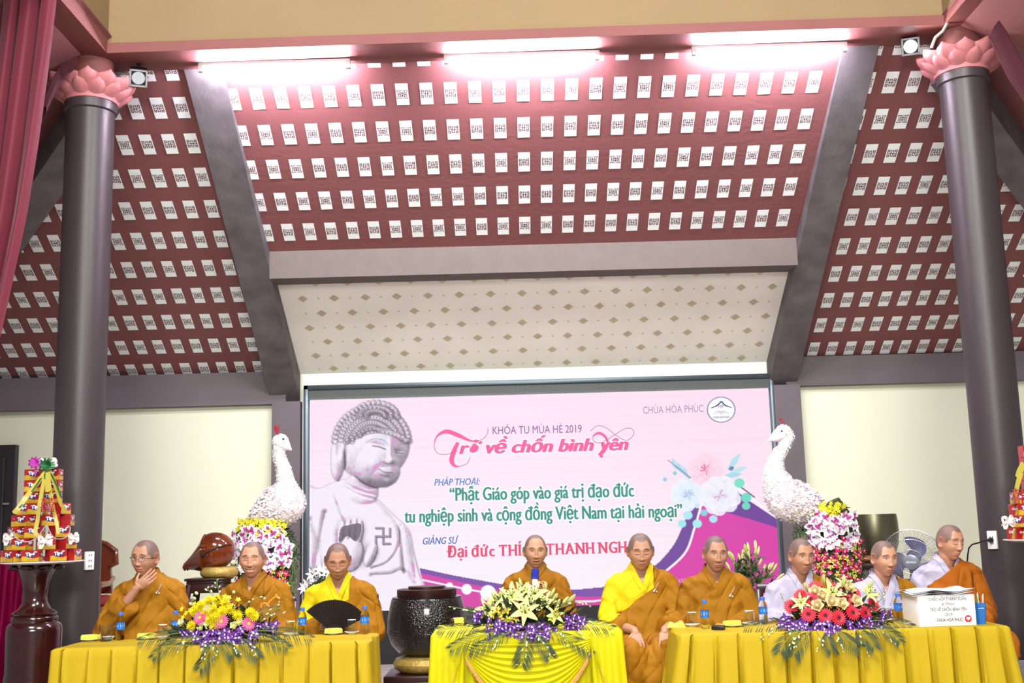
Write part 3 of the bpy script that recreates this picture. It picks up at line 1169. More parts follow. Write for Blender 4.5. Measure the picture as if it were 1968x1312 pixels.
def tube_light(x0, x1, label):
    z = BZ + 0.008 * ((x0 + x1) / 2 - 3.7)
    t = empty('tube_light', ((x0 + x1) / 2, 8.93, z), label, 'ceiling light', 'tube lights on the red beam')
    h = (x1 - x0) / 2
    m = MB()
    m.bbox(-h, h, -0.025, 0.025, -0.03, 0.0, 0.006)
    m.build('housing', M_LAMPW, t)
    m = MB()
    m.tube([(-h + 0.03, 0, -0.055), (h - 0.03, 0, -0.055)], 0.017, 16)
    m.build('tube', M_TUBE, t)
    for sgn in (-1, 1):
        m = MB()
        m.bbox(sgn * h - 0.02 - sgn * 0.01, sgn * h + 0.02 - sgn * 0.01, -0.022, 0.022, -0.08, 0.0, 0.005)
        m.build('end_cap', M_LAMPW, t)
    return t


tube_light(-2.51, -1.28, 'glowing tube light on the beam nearest the left column')
tube_light(-0.49, 0.77, 'glowing tube light in the middle of the beam')
tube_light(1.55, 2.81, 'glowing tube light on the beam nearest the right column')


def spot(p, aim, strength, label):
    t = empty('spotlight', p, label, 'spotlight', 'spotlights beside the columns')
    q = (Vector(aim)).to_track_quat('-Y', 'Z').to_matrix().to_4x4()
    m = MB()
    m.lathe([(0.03, 0.13), (0.03, 0.11), (0.014, 0.10), (0.014, 0.05)], 16)
    m.tube([(0, 0, 0.06), (0.05, 0, 0.04), (0.075, 0, -0.01)], 0.007)
    m.tube([(0, 0, 0.06), (-0.05, 0, 0.04), (-0.075, 0, -0.01)], 0.007)
    m.build('bracket', M_DARKM, t)
    m = MB()
    w_ = 0.066
    b2 = MB()
    b2.bbox(-w_, w_, -0.05, 0.06, -w_, w_, 0.006)
    m.merge(b2, q)
    m.build('lamp_body', M_DARKM, t)
    m = MB()
    b2 = MB()
    for a, b_, c, d in ((-w_ - .004, -w_ + .01, -w_ - .004, w_ + .004), (w_ - .01, w_ + .004, -w_ - .004, w_ + .004), (-w_, w_, -w_ - .004, -w_ + .01), (-w_, w_, w_ - .01, w_ + .004)):
        b2.box(a, b_, -0.062, -0.045, c, d)
    m.merge(b2, q)
    m.build('front_rim', M_SILV, t)
    m = MB()
    b2 = MB()
    b2.lathe([(0.0, 0.051), (0.030, 0.0535), (0.048, 0.058), (0.052, 0.052)], 24, axis='Y')
    b2.v = [(x, -abs(y), z) for x, y, z in b2.v]
    m.merge(b2, q)
    m.build('lens', glow('spot_lens_%d' % int(strength * 10), (248, 250, 255), strength), t)
    return t


spot(W(266, 147, 8.9), (0.35, -1.0, -0.75), 0.75, 'small square spotlight, dim, beside the left lotus capital')
sp = spot(W(1749, 88, 8.9), (-0.3, -1.0, -0.55), 14.0, 'small square spotlight, brightly lit, beside the right lotus capital')
ld = bpy.data.lights.new('spot_beam', 'SPOT')
ld.energy = 20
ld.spot_size = R_(120)
ld.shadow_soft_size = 0.05
lo = link('spot_beam', ld, sp)
lo.location = (-0.05, -0.12, -0.06)
lo.rotation_euler = Vector((0.5, -1.0, -0.35)).to_track_quat('-Z', 'Y').to_euler()

# conduit by the right column
m = MB()
pts = [W(1822, -12, 8.62), W(1823, 20, 8.62), W(1821, 44, 8.63), W(1812, 60, 8.68), W(1798, 72, 8.72), W(1790, 92, 8.75)]
m.tube(smooth_pts(pts) if False else pts, 0.013, 10)
o = m.build('conduit', mat('grey_conduit', (150, 146, 138), 0.5))
tag(o, 'grey conduit bending down the ochre wall to the right capital', 'pipe')

# big stage curtain at the left
M_CURT = mat('wine_velvet', (96, 14, 36), 0.7, var=0.06, vscale=3, sheen=0.15)


def curtain_edge(y):
    ys = [-60, 0, 77, 282, 419, 642, 760]
    xs = [109, 102, 93, 66, 45, 0, -28]
    return float(np.interp(y, ys, xs))


m = MB()
CYW = 7.55
zt, zb_ = W(60, -60, CYW).z, W(0, 760, CYW).z


def cfn(u, v):
    py = -60 + 820 * v
    e = W(curtain_edge(py), py, CYW)
    spread = 1.25 - 0.35 * v
    x = e.x - spread * (1 - u)
    ph = u * 9.0 * 2 * math.pi
    amp = 0.045 * (1 - 0.4 * v)
    yy = CYW + amp * math.sin(ph + 0.5 * math.sin(3 * v + u * 7)) + 0.02 * math.sin(ph * 0.37 + 2 * v) + 0.012 * math.sin(ph * 2.1 + 4 * v)
    return (x + 0.012 * math.cos(ph), yy, e.z)


m.grid(cfn, 190, 40)
o = m.build('stage_curtain', M_CURT)
tag(o, 'large wine red stage curtain hanging in folds at the upper left edge', 'curtain')


def swag(name, pts, wd, label):
    """gathered cloth, a rope of folds along pts"""
    m = MB()
    n = len(pts)
    def fn(u, v):
        t = v * (n - 1)
        k = min(int(t), n - 2)
        c = pts[k].lerp(pts[k + 1], t - k)
        a = u * 2 * math.pi
        r = wd * (0.75 + 0.25 * math.sin(math.pi * v)) * (1 + 0.07 * math.sin(a * 5 + 3 * v))
        return (c.x + r * 0.55 * math.cos(a), c.y + 0.35 * r * math.sin(a), c.z + r * 0.9 * math.cos(a + 0.6))
    m.grid(fn, 56, 16)
    o = m.build(name, mat('dark_wine_cloth', (66, 12, 26), 0.8, sheen=0.1))
    return tag(o, label, 'curtain')


swag('curtain_swag', [W(140, 124, 8.42), W(116, 142, 8.42), W(98, 172, 8.42), W(80, 220, 8.42)], 0.085, 'gathered dark red drape between the left capital and the big curtain')
swag('curtain_swag', [W(1912, 58, 8.2), W(1932, 92, 8.2), W(1952, 128, 8.2), W(1992, 190, 8.2), W(2070, 320, 8.2)], 0.10, 'gathered dark red drape behind the right capital')

# sequinned cloth at the lower left
M_SEQ = mat('sequin_magenta', (150, 12, 70), 0.25, 0.75, var=0.5, vscale=160)
ntq = M_SEQ.node_tree
vo = ntq.nodes.new('ShaderNodeTexVoronoi')
vo.inputs['Scale'].default_value = 110
tcq = ntq.nodes.new('ShaderNodeTexCoord')
ntq.links.new(tcq.outputs['Object'], vo.inputs['Vector'])
bq = ntq.nodes.new('ShaderNodeBump')
bq.inputs['Strength'].default_value = 0.9
bq.inputs['Distance'].default_value = 0.01
sepq = ntq.nodes.new('ShaderNodeSeparateColor')
ntq.links.new(vo.outputs['Color'], sepq.inputs[0])
ntq.links.new(sepq.outputs[0], bq.inputs['Height'])
ntq.links.new(bq.outputs['Normal'], ntq.nodes['Principled BSDF'].inputs['Normal'])
m = MB()
qa = W(48, 1066, 8.9)


def qfn(u, v):
    x = qa.x - 1.2 * (1 - u) + 0.0
    z = qa.z * (1 - v)
    ph = u * 11 * 2 * math.pi
    return (x - 0.05 * v * (u > 0.9) + 0.02 * v * math.sin(ph), 8.9 + 0.04 * math.sin(ph + v) * (0.3 + v), z)


m.grid(qfn, 130, 20)
m.box(qa.x - 1.2, qa.x - 0.02, 8.92, 9.4, 0, qa.z - 0.02)
o = m.build('sequin_cloth', M_SEQ)
tag(o, 'glittering magenta sequin cloth draped at the lower left edge', 'cloth')


# sockets on the columns
def socket(p, n, h, label, holes):
    t = empty('wall_socket', p, label, 'socket')
    q = Vector(n).to_track_quat('-Y', 'Z').to_matrix().to_4x4()
    m = MB()
    b2 = MB()
    b2.bbox(-0.036, 0.036, -0.012, 0.014, -h / 2, h / 2, 0.004)
    m.merge(b2, q)
    m.build('face_plate', M_PLAST, t)
    m = MB()
    b2 = MB()
    for k in range(holes):
        z = (k - (holes - 1) / 2) * h * 0.3
        for dx_ in (-0.009, 0.009):
            b2.box(dx_ - 0.003, dx_ + 0.003, -0.0135, -0.011, z - 0.007, z + 0.007)
    m.merge(b2, q)
    m.build('socket_holes', M_BLKP, t)
    return t


def on_column(px, py, cx_, sign, deg):
    z = W(px, py, CYY - 0.15).z
    a = R_(deg)
    return Vector((cx_ + sign * 0.191 * math.cos(a), CYY - 0.191 * math.sin(a), z)), Vector((sign * math.cos(a), -math.sin(a), 0))


p, n = on_column(182, 1077, -3.37, 1, 38)
socket(p, n, 0.135, 'white triple socket plate on the left column beside the carved chair', 3)
p, n = on_column(1886, 1038, 3.72, -1, 38)
socket(p, n, 0.135, 'white socket plate on the right column with a black plug', 2)
t = empty('power_cord', (p + n * 0.014), 'black plug and cord running from the right column socket down behind the chairs', 'cord')
m = MB()
q = n.to_track_quat('-Y', 'Z').to_matrix().to_4x4()
b2 = MB()
b2.tube([(0, -0.003, 0), (0, -0.02, 0), (0, -0.035, 0), (0, -0.06, 0.0)], [0.02, 0.02, 0.012, 0.008], 12)
m.merge(b2, q)
m.build('plug', M_BLKP, t)
m = MB()
o0 = t.location
cp = [W(1868, 1046, 8.6), W(1862, 1053, 8.62), W(1860, 1066, 8.66), W(1858, 1090, 8.7), W(1856, 1130, 8.75), W(1850, 1180, 8.8)]
m.tube([(n * 0.055)] + [c - o0 for c in cp], 0.006, 8)
m.build('cord', M_BLKP, t)

# ================================================================ pedestal and the tower of boxes
M_WOODR = mat('dark_red_lacquer', (46, 15, 13), 0.18, var=0.25, vscale=5, coat=0.6, bump=0.04)
M_WOODD = mat('dark_rosewood', (46, 20, 18), 0.35, var=0.2, vscale=8)
PY_ = 7.95
pc = W(70, 1085, PY_)


def pz(y):
    return W(70, y, PY_).z


ped = empty('pedestal', (pc.x, PY_, 0), 'tall turned dark lacquered wooden pedestal under the left tower of boxes', 'pedestal')
m = MB()
m.lathe([(0.185, 0.0), (0.185, pz(1300)), (0.178, pz(1290)), (0.182, pz(1210)), (0.176, pz(1200)), (0.15, pz(1194)), (0.155, pz(1188)), (0.15, pz(1184)), (0.14, pz(1182))], 44)
m.build('drum', M_WOODR, ped)
m = MB()
m.lathe([(0.14, pz(1182)), (0.15, pz(1178)), (0.138, pz(1174)), (0.11, pz(1170)), (0.088, pz(1160)), (0.078, pz(1148)), (0.082, pz(1130)), (0.098, pz(1110)), (0.125, pz(1096)), (0.16, pz(1087)), (0.17, pz(1084)), (0.0, pz(1084))], 44)
for k in range(8):
    a = 2 * math.pi * k / 8
    m.ball((0.145 * math.cos(a), 0.145 * math.sin(a), pz(1090)), (0.05, 0.05, 0.018), 10, rot=Matrix.Rotation(a, 3, 'Z'))
m.build('flared_neck', M_WOODR, ped)

M_BRED = mat('box_red', (156, 24, 28), 0.3, var=0.08, vscale=30, coat=0.3)
M_BYEL = mat('box_yellow', (188, 152, 40), 0.3, coat=0.3, var=0.15, vscale=40)
M_BBLU = mat('box_blue', (52, 52, 120), 0.35)
M_BWHT = mat('box_white', (240, 236, 230), 0.4)
M_TRAY = mat('white_tray', (232, 230, 222), 0.25, coat=0.3)


def snack_box_mesh(word, w_, d, h, wedge):
    m = MB()
    m.bbox(-w_ / 2, w_ / 2, -d / 2, d / 2, 0, h, 0.002, 0)
    for face in range(2):
        wd = w_ if face == 0 else d
        Mx = Matrix.Translation((0, -d / 2 - 0.0006, 0)) if face == 0 else Matrix.Rotation(math.pi / 2, 4, 'Z') @ Matrix.Translation((0, -w_ / 2 - 0.0006, 0))
        f = MB()
        pts = []
        if wedge:
            pts = [(-0.05 * wd, 0.003), (wd * 0.30, 0.003), (wd * 0.42, h * 0.95), (wd * 0.18, h * 0.95)]
        else:
            for i in range(9):
                t = i / 8
                pts.append((-wd * 0.48 + wd * 0.96 * t, h * (0.40 + 0.09 * math.sin(t * 6.0 + 0.6))))
            pts += [(wd * 0.48, 0.003), (-wd * 0.48, 0.003)]
        f.add([(x, 0, z) for x, z in pts], [tuple(range(len(pts)))], 1)
        bl = [(wd * (0.30 * math.cos(a) * (1 + 0.12 * math.sin(3 * a)) + 0.02), -0.0004, h * (0.60 + 0.20 * math.sin(a) + 0.05 * math.cos(a))) for a in [2 * math.pi * k / 16 for k in range(16)]]
        if not wedge:
            f.add(bl, [tuple(range(16))], 2)
        tx = text_mb(word, 1.0, 0.05, 0.1, res=1)
        xa = max(v[0] for v in tx.v)
        k = wd * (0.52 if face == 0 else 0.6) / xa
        f.merge(tx, Matrix.Translation((-wd * 0.25, -0.0008, h * 0.50)) @ Matrix.Rotation(R_(-8), 4, 'Y') @ Matrix.Scale(k, 4), 3)
        f.box(wd * 0.20, wd * 0.34, -0.0008, -0.0004, h * 0.80, h * 0.90, 3)
        m.merge(f, Mx)
    return m.mesh('snack_box', [M_BRED, M_BYEL, M_BBLU, M_BWHT], False)


ORD = ['first', 'second', 'third', 'fourth', 'fifth', 'sixth', 'seventh', 'eighth']


def tower(cx_, Y, ztop, tiers, bw, bd, bh, meshes, side, label_tray, half):
    """tiers: radius and angles of the boxes of each storey, lowest first"""
    tr = MB()
    R0 = tiers[0][0] + bd * 0.5 + 0.025
    tr.lathe([(0.10, 0), (R0 * 0.75, 0.002), (R0, 0.014), (R0, 0.020), (R0 * 0.74, 0.010), (0.0, 0.010)], 48)
    o = tr.build('serving_tray', M_TRAY, None, loc=(cx_, Y, ztop))
    tag(o, label_tray, 'tray')
    z = ztop + 0.0205
    for ti, tier in enumerate(tiers):
        r = tier[0]
        if r == 'pair':
            vis = [-1, 1]
        else:
            vis = sorted(tier[1], key=lambda a: math.sin(R_(a)))
        for bi, a in enumerate(vis):
            b_ = link('snack_box', meshes[(ti + bi) % len(meshes)])
            aa = R_(a)
            if r != 'pair':
                b_.location = (cx_ + r * math.sin(aa), Y - r * math.cos(aa), z)
            b_.rotation_euler = (0, 0, aa + R_(rng.uniform(-1, 1)))
            if r == 'pair':
                b_.location = (cx_ + a * (bw / 2 + 0.0015), Y - 0.02, z)
                b_.rotation_euler = (0, 0, 0)
            tiername = ['bottom', 'second', 'third', 'fourth', 'fifth', 'sixth', 'seventh', 'top'][ti] if len(tiers) == 8 else ORD[ti]
            tag(b_, 'biscuit box in %s tier of %s gift tower, %s from its left edge' % (tiername, side, ORD[bi]), 'biscuit box', 'biscuit boxes of the %s gift tower' % side)
        z += bh + 0.0008
    return z


tc_ = W(80, 1080, PY_)
sc_ = PY_ / FPX * 1.03
def storeys(halfw_, depth, w_, d, amin, amax, sh):
    out = []
    for i, hw in enumerate(halfw_):
        r = hw * depth / FPX * 1.03 - d / 2 - 0.014
        n = int(2 * math.pi * (r - d / 2) / (w_ * 1.02))
        if n < 5:
            out.append(('pair', min(w_ / 2 + 0.001, hw * depth / FPX - w_ / 2), r))
            continue
        off = (0 if i % 2 == 0 else 180.0 / n) + sh
        angs = [((k * 360.0 / n + off + 180) % 360) - 180 for k in range(n)]
        out.append((r, [a for a in angs if amin < a < amax]))
    return out


halfw = [72, 67, 62, 56, 50, 43, 36, 33]
tiersL = storeys(halfw, PY_, 0.118, 0.075, -100, 100, 6)
BM1 = snack_box_mesh('Tipo', 0.118, 0.075, 0.0772, False)
pz0 = pz(1084)
zt_ = tower(tc_.x - 0.0, PY_, pz0, tiersL, 0.118, 0.075, 0.0772, [BM1], 'left', 'round white tray on the dark pedestal under the left gift tower', halfw)

TY = PY_
# double happiness sign, ribbons, bow, beads on the left tower
M_RIBY = mat('yellow_ribbon', (170, 156, 56), 0.35, sheen=0.3)
M_RIBG = mat('green_ribbon', (34, 98, 52), 0.3, 0.2)
M_RIBP = mat('pink_foil', (196, 90, 180), 0.2, 0.5)
M_RIBW = mat('gauze_white', (226, 214, 208), 0.5)


def happiness(p, s, label):
    m = MB()
    def bar(x0, x1, z0, z1):
        m.bbox(x0 * s, x1 * s, -0.004, 0.004, z0 * s, z1 * s, 0.001)
    for sx in (-1, 1):
        c = sx * 0.25
        bar(c - .20, c + .20, .84, .90); bar(c - .035, c + .035, .74, 1.0); bar(c - .15, c + .15, .72, .78)
        bar(c - .17, c + .17, .62, .67); bar(c - .17, c + .17, .48, .53); bar(c - .17, c - .11, .48, .67); bar(c + .11, c + .17, .48, .67)
        bar(c - .12, c - .06, .36, .48); bar(c + .06, c + .12, .36, .48)
        bar(c - .17, c + .17, .20, .25); bar(c - .17, c + .17, .02, .07); bar(c - .17, c - .11, .02, .25); bar(c + .11, c + .17, .02, .25)
    bar(-.5, .5, .31, .37)
    o = m.build('double_happiness_sign', mat('sign_red', (168, 20, 40), 0.35, coat=0.3), None, loc=p)
    return tag(o, label, 'sign')


happiness(W(91, 984, TY - 0.335), 0.098, 'red double happiness character fixed to the front of the left gift tower')


def ribbon_strip(m, pts, w_, mi, twist=0.0):
    n = len(pts)
    vs = []
    for i, p in enumerate(pts):
        d = (pts[min(i + 1, n - 1)] - pts[max(i - 1, 0)]).normalized()
        sd = d.cross(Vector((0, -1, 0.2))).normalized()
        a = twist * i / n
        sd = (sd * math.cos(a) + Vector((0, -1, 0)) * math.sin(a))
        wv = w_ * (1 if i < n - 1 else 0.4)
        vs += [p - sd * wv, p + sd * wv]
    m.add(vs, [(2 * i, 2 * i + 1, 2 * i + 3, 2 * i + 2) for i in range(n - 1)], mi)


def curve3(pts, n=6):
    out = []
    m = len(pts)
    for i in range(m - 1):
        p = [pts[min(max(i + k, 0), m - 1)] for k in (-1, 0, 1, 2)]
        for j in range(n):
            t = j / n
            out.append(0.5 * ((2 * p[1]) + (-p[0] + p[2]) * t + (2 * p[0] - 5 * p[1] + 4 * p[2] - p[3]) * t * t + (-p[0] + 3 * p[1] - 3 * p[2] + p[3]) * t ** 3))
    out.append(pts[-1])
    return out


bow = empty('ribbon_bow', W(89, 900, TY - 0.1), 'pink, green and gauze bow with yellow ribbons trailing down the left gift tower', 'bow')
b0 = bow.location.copy()
def rel(px, py, dy):
    return W(px, py, TY - dy) - b0
strips = [([(88, 905, .13), (70, 930, .2), (50, 955, .28), (36, 975, .31), (26, 986, .32)], .016, 0, .5),
          ([(88, 905, .13), (82, 935, .21), (76, 970, .28), (72, 1000, .30), (68, 1022, .32), (74, 1030, .33)], .013, 0, .3),
          ([(91, 905, .13), (92, 925, .19), (93, 945, .24)], .020, 0, .1),
          ([(95, 905, .13), (104, 925, .19), (112, 950, .25), (118, 970, .28), (128, 981, .29)], .014, 0, -.5),
          ([(96, 935, .2), (102, 975, .27), (108, 1000, .3), (112, 1026, .32)], .011, 0, .4)]
m = MB()
for pts, w_, mi, tw in strips:
    ribbon_strip(m, curve3([rel(*p) for p in pts]), w_, 0, tw)
m.build('yellow_ribbons', M_RIBY, bow)
m = MB()
for pts in ([(88, 905, .12), (68, 935, .22), (44, 968, .3), (30, 980, .31)], [(94, 902, .12), (108, 930, .21), (118, 956, .27)], [(86, 905, .13), (84, 940, .22), (80, 990, .3)]):
    ribbon_strip(m, curve3([rel(*p) for p in pts]), 0.006, 0, .3)
for k in range(14):
    a = k * 2.4
    c = rel(92, 893, .12)
    d = Vector((math.cos(a) * 0.06, -0.02, math.sin(a) * 0.05))
    ribbon_strip(m, [c, c + d * 0.6 + Vector((0, -0.02, 0)), c + d], 0.009, 0, .5)
m.build('green_tassel', M_RIBG, bow)
m = MB()
for k in range(9):
    a = k * 0.7
    c = rel(70, 889, .12)
    d = Vector((math.cos(a) * 0.05, -0.02, math.sin(a) * 0.045))
    ribbon_strip(m, [c, c + d * 0.6 + Vector((0, -0.025, 0)), c + d], 0.013, 0, .8)
ribbon_strip(m, [rel(70, 893, .13), rel(68, 905, .14), rel(68, 915, .14)], 0.009, 0)
m.build('pink_foil_flower', M_RIBP, bow)
for (px_, py_, rx, rz) in ((79, 886, .02, .022), (103, 887, .026, .030), (106, 894, .02, .015)):
    m = MB()
    m.ball(rel(px_, py_, .10), (rx, 0.012, rz), 12)
    m.build('gauze_loop', M_RIBW, bow)


def gauze_bow(p, s, label):
    m = MB()
    for a in (0.5, 2.4, 3.6, -0.5):
        c = Vector((0, 0, 0))
        pts = [c + Vector((math.cos(a) * s * t, -0.01 - 0.02 * math.sin(math.pi * t), math.sin(a) * s * t + 0.012 * math.sin(math.pi * t))) for t in (0, .25, .5, .75, 1)]
        ribbon_strip(m, pts, 0.010, 0, .8)
        loop = [c + Vector((math.cos(a + .3) * s * .8 * math.sin(t), -0.015, math.sin(a + .3) * s * .8 * math.sin(t) + 0.02 * math.sin(2 * t))) for t in [k * math.pi / 8 for k in range(9)]]
        ribbon_strip(m, loop, 0.008, 0, .3)
    m.ball((0, -0.01, 0), 0.011, 8)
    o = m.build('gauze_bow', M_RIBW, None, loc=p)
    return tag(o, label, 'bow', 'small gauze bows on the gift towers')


gauze_bow(W(20, 1035, TY - 0.16), 0.05, 'small white gauze bow at the left side of the left gift tower')
gauze_bow(W(88, 1040, TY - 0.335), 0.055, 'small white gauze bow on the front of the left gift tower')
gauze_bow(W(143, 1034, TY - 0.12), 0.04, 'small white gauze bow at the right side of the left gift tower')
m = MB()
chain = [(26, 1022), (32, 1034), (44, 1040), (58, 1040), (72, 1032), (82, 1018), (90, 1010), (96, 1022), (106, 1034), (122, 1034), (132, 1026), (135, 1014), (130, 1010)]
cp = [W(x, y, TY - 0.10 - 0.235 * math.sqrt(max(0, 1 - ((x - 80) / 70.0) ** 2))) for x, y in chain]
for q in curve3(cp, 7):
    m.ball(q - cp[6], 0.0042, 6)
o = m.build('bead_garland', mat('silver_beads', (222, 218, 224), 0.2, 0.6), None, loc=cp[6])
tag(o, 'string of silver beads looped round the left gift tower', 'garland')

# right tower, cut by the edge of the photograph
TYR = 7.6
rz0 = W(1950, 1036, TYR).z
rc = W(2010, 1036, TYR)
tiersR = storeys([70, 66, 62, 56, 50, 44, 38, 34], TYR, 0.118, 0.075, -115, -8, 8)
BM2 = snack_box_mesh('Cosy', 0.118, 0.075, 0.0745, True)
tower(rc.x, TYR, rz0 - 0.02, tiersR, 0.118, 0.075, 0.0745, [BM2, BM1], 'right', 'round white tray under the right gift tower at the edge of the photo', None)
happiness(W(1962, 968, TYR - 0.29), 0.10, 'red double happiness character on the right gift tower')
gauze_bow(W(1936, 1003, TYR - 0.12), 0.05, 'small white gauze bow on the left side of the right gift tower')
m = MB()
m.lathe([(0.18, 0.0), (0.18, rz0 - 0.45), (0.15, rz0 - 0.40), (0.08, rz0 - 0.3), (0.08, rz0 - 0.2), (0.15, rz0 - 0.05), (0.16, rz0 - 0.02)], 40)
o = m.build('pedestal', M_WOODR, None, loc=(rc.x + 0.04, TYR, 0))
tag(o, 'dark pedestal under the right gift tower, mostly outside the picture', 'pedestal')
m = MB()
bb = [(1962, 908, .16), (1956, 930, .2), (1952, 950, .24), (1950, 968, .26)]
ribbon_strip(m, curve3([W(x, y, TYR - d) for x, y, d in bb]), 0.016, 0, .4)
bb = [(1968, 890, .12), (1960, 905, .15), (1956, 918, .18)]
ribbon_strip(m, curve3([W(x, y, TYR - d) for x, y, d in bb]), 0.020, 0, .2)
o = m.build('ribbon', M_RIBY)
tag(o, 'yellow ribbon trailing down the right gift tower', 'ribbon')
# ================================================================ flower kinds (unit: metres, facing +Z)
M_PW = mat('petal_white', (238, 234, 232), 0.55, var=0.05, vscale=40)
M_PWG = mat('petal_ivory', (236, 232, 190), 0.55, var=0.06, vscale=40)
M_PPK = mat('petal_pale_pink', (238, 220, 222), 0.6, var=0.06, vscale=30)
M_PCR = mat('petal_cream', (240, 222, 176), 0.55, var=0.06, vscale=40)
M_PLI = mat('petal_lily', (216, 220, 140), 0.5, var=0.06, vscale=30)
M_PY = mat('petal_yellow', (240, 226, 40), 0.5, var=0.08, vscale=40)
M_PYG = mat('petal_lime', (196, 206, 60), 0.5, var=0.1, vscale=40)
M_PUR = mat('petal_purple', (100, 44, 140), 0.5, var=0.18, vscale=40)
M_MAG = mat('petal_magenta', (206, 30, 96), 0.5, var=0.14, vscale=40)
M_ORC = mat('petal_orchid', (176, 84, 172), 0.5, var=0.14, vscale=40)
M_RED = mat('petal_red', (206, 38, 58), 0.5, var=0.08, vscale=40)
M_PINK = mat('petal_pink', (222, 96, 150), 0.5, var=0.08, vscale=40)
M_DCEN = mat('flower_dark_centre', (44, 20, 24), 0.7)
M_YCEN = mat('flower_yellow_centre', (226, 180, 40), 0.7)
M_BROWN = mat('anther_brown', (60, 24, 14), 0.7)
M_LEAF = mat('leaf_green', (58, 92, 48), 0.45, var=0.2, vscale=20)
M_LEAFD = mat('leaf_dark', (54, 70, 40), 0.75, var=0.2, vscale=20)
M_LEAFL = mat('leaf_light', (128, 156, 70), 0.45, var=0.15, vscale=20)
M_STEM = mat('stem_green', (112, 132, 62), 0.5)
M_BUDW = mat('bud_pale', (206, 218, 168), 0.5, var=0.08, vscale=40)


def petal(m, ang, L_, w_, tilt, curl=0.0, cup=0.0, r0=0.0, z0=0.0, mi=0, nu=2, nv=4, tip=0.5, roll=0.0):
    ca, sa = math.cos(ang), math.sin(ang)
    def fn(u, v):
        s_ = (u - 0.5) * 2
        wv = w_ * (math.sin(math.pi * (0.06 + 0.94 * v ** tip * 0.97)) ** 0.75) * 0.5
        a = tilt + curl * v
        # integrate along the curl
        r = r0
        z = z0
        k = 6
        for i in range(k):
            aa = tilt + curl * v * (i + 0.5) / k
            r += math.cos(aa) * L_ * v / k
            z += math.sin(aa) * L_ * v / k
        y = s_ * wv
        z += cup * s_ * s_ * w_ + roll * s_ * w_
        return (r * ca - y * sa, r * sa + y * ca, z)
    m.grid(fn, nu, nv, mi)


def fl_gerbera(col, cen, name):
    m = MB()
    for k in range(20):
        petal(m, k * 2 * math.pi / 20, 0.042, 0.014, 0.20, -0.25, 0.1, 0.008, 0.0, 0, tip=0.6)
    for k in range(16):
        petal(m, (k + 0.5) * 2 * math.pi / 16, 0.030, 0.012, 0.42, -0.25, 0.1, 0.008, 0.004, 0, tip=0.6)
    for k in range(14):
        petal(m, k * 2 * math.pi / 14, 0.014, 0.007, 0.7, -0.2, 0.1, 0.007, 0.006, 0)
    m.lathe([(0.012, 0.004), (0.011, 0.010), (0.006, 0.013), (0.0, 0.0135)], 14, 1)
    return m.mesh(name, [col, cen])


def fl_mum(col, name):
    m = MB()
    for ring, (n, L_, t) in enumerate(((16, .036, .10), (15, .033, .38), (13, .029, .68), (10, .024, .98), (7, .018, 1.3))):
        for k in range(n):
            petal(m, (k + .5 * (ring % 2)) * 2 * math.pi / n + .1 * ring, L_, 0.0085, t, 0.35, 0.35, 0.004, 0.004 * ring, 0, nv=3)
    m.ball((0, 0, 0.02), (0.008, 0.008, 0.009), 8, 0)
    return m.mesh(name, [col])


def fl_lily(name):
    m = MB()
    for k in range(6):
        a = k * math.pi / 3
        wide = 0.040 if k % 2 else 0.030
        petal(m, a, 0.088, wide, 0.95, -1.1, 0.12, 0.004, -0.01 if k % 2 else -0.012, 0, nu=4, nv=8)
    for k in range(6):
        a = k * math.pi / 3 + 0.4
        b = Vector((math.cos(a) * 0.022, math.sin(a) * 0.022, 0.058))
        m.tube([(0, 0, 0), b * 0.6 + Vector((0, 0, 0.008)), b], 0.0012, 5, 1)
        m.ball(b, (0.009, 0.003, 0.003), 6, 2, rot=Matrix.Rotation(a + 1.57, 3, 'Z'))
    m.tube([(0, 0, 0), (0.002, 0, 0.065)], 0.0018, 5, 1)
    return m.mesh(name, [M_PLI, M_STEM, M_BROWN])


def fl_orchid(col, lipc, edge, name, broad=True):
    m = MB()
    W2 = 0.034 if broad else 0.022
    for a in (math.pi / 2, math.pi / 2 + 2.2, math.pi / 2 - 2.2):
        petal(m, a, 0.033, 0.020, 0.10, -0.2, 0.10, 0.002, 0.0, 0, nu=2, nv=5)
    for a in (0.15, math.pi - 0.15):
        petal(m, a, 0.034, W2, 0.18, -0.3, 0.12, 0.002, 0.003, 0, nu=4, nv=5)
        petal(m, a, 0.020, W2 * 0.55, 0.24, -0.3, 0.12, 0.001, 0.0065, 2, nu=2, nv=4)
    petal(m, -math.pi / 2, 0.022, 0.018, 0.55, -0.6, -0.3, 0.002, 0.004, 1, nu=2, nv=4)
    for a in (0.4, math.pi - 0.4):
        petal(m, a, 0.010, 0.010, 0.9, 0.3, 0.2, 0.002, 0.004, 1)
    m.ball((0, 0.003, 0.008), (0.003, 0.004, 0.005), 6, 1)
    return m.mesh(name, [col, lipc, edge])


def fl_rose(name):
    m = MB()
    for ring, (n, L_, t, w_) in enumerate(((5, .040, .55, .042), (5, .036, .95, .040), (4, .033, 1.2, .034), (3, .030, 1.4, .026))):
        for k in range(n):
            petal(m, k * 2 * math.pi / n + ring * 0.7, L_, w_, t, 0.5 - 0.25 * ring if ring else -0.1, 0.35, 0.008 - 0.0015 * ring, 0.0, 0, nu=4, nv=5, tip=0.8)
    m.ball((0, 0, 0.022), (0.009, 0.009, 0.013), 8, 0)
    return m.mesh(name, [M_PCR])


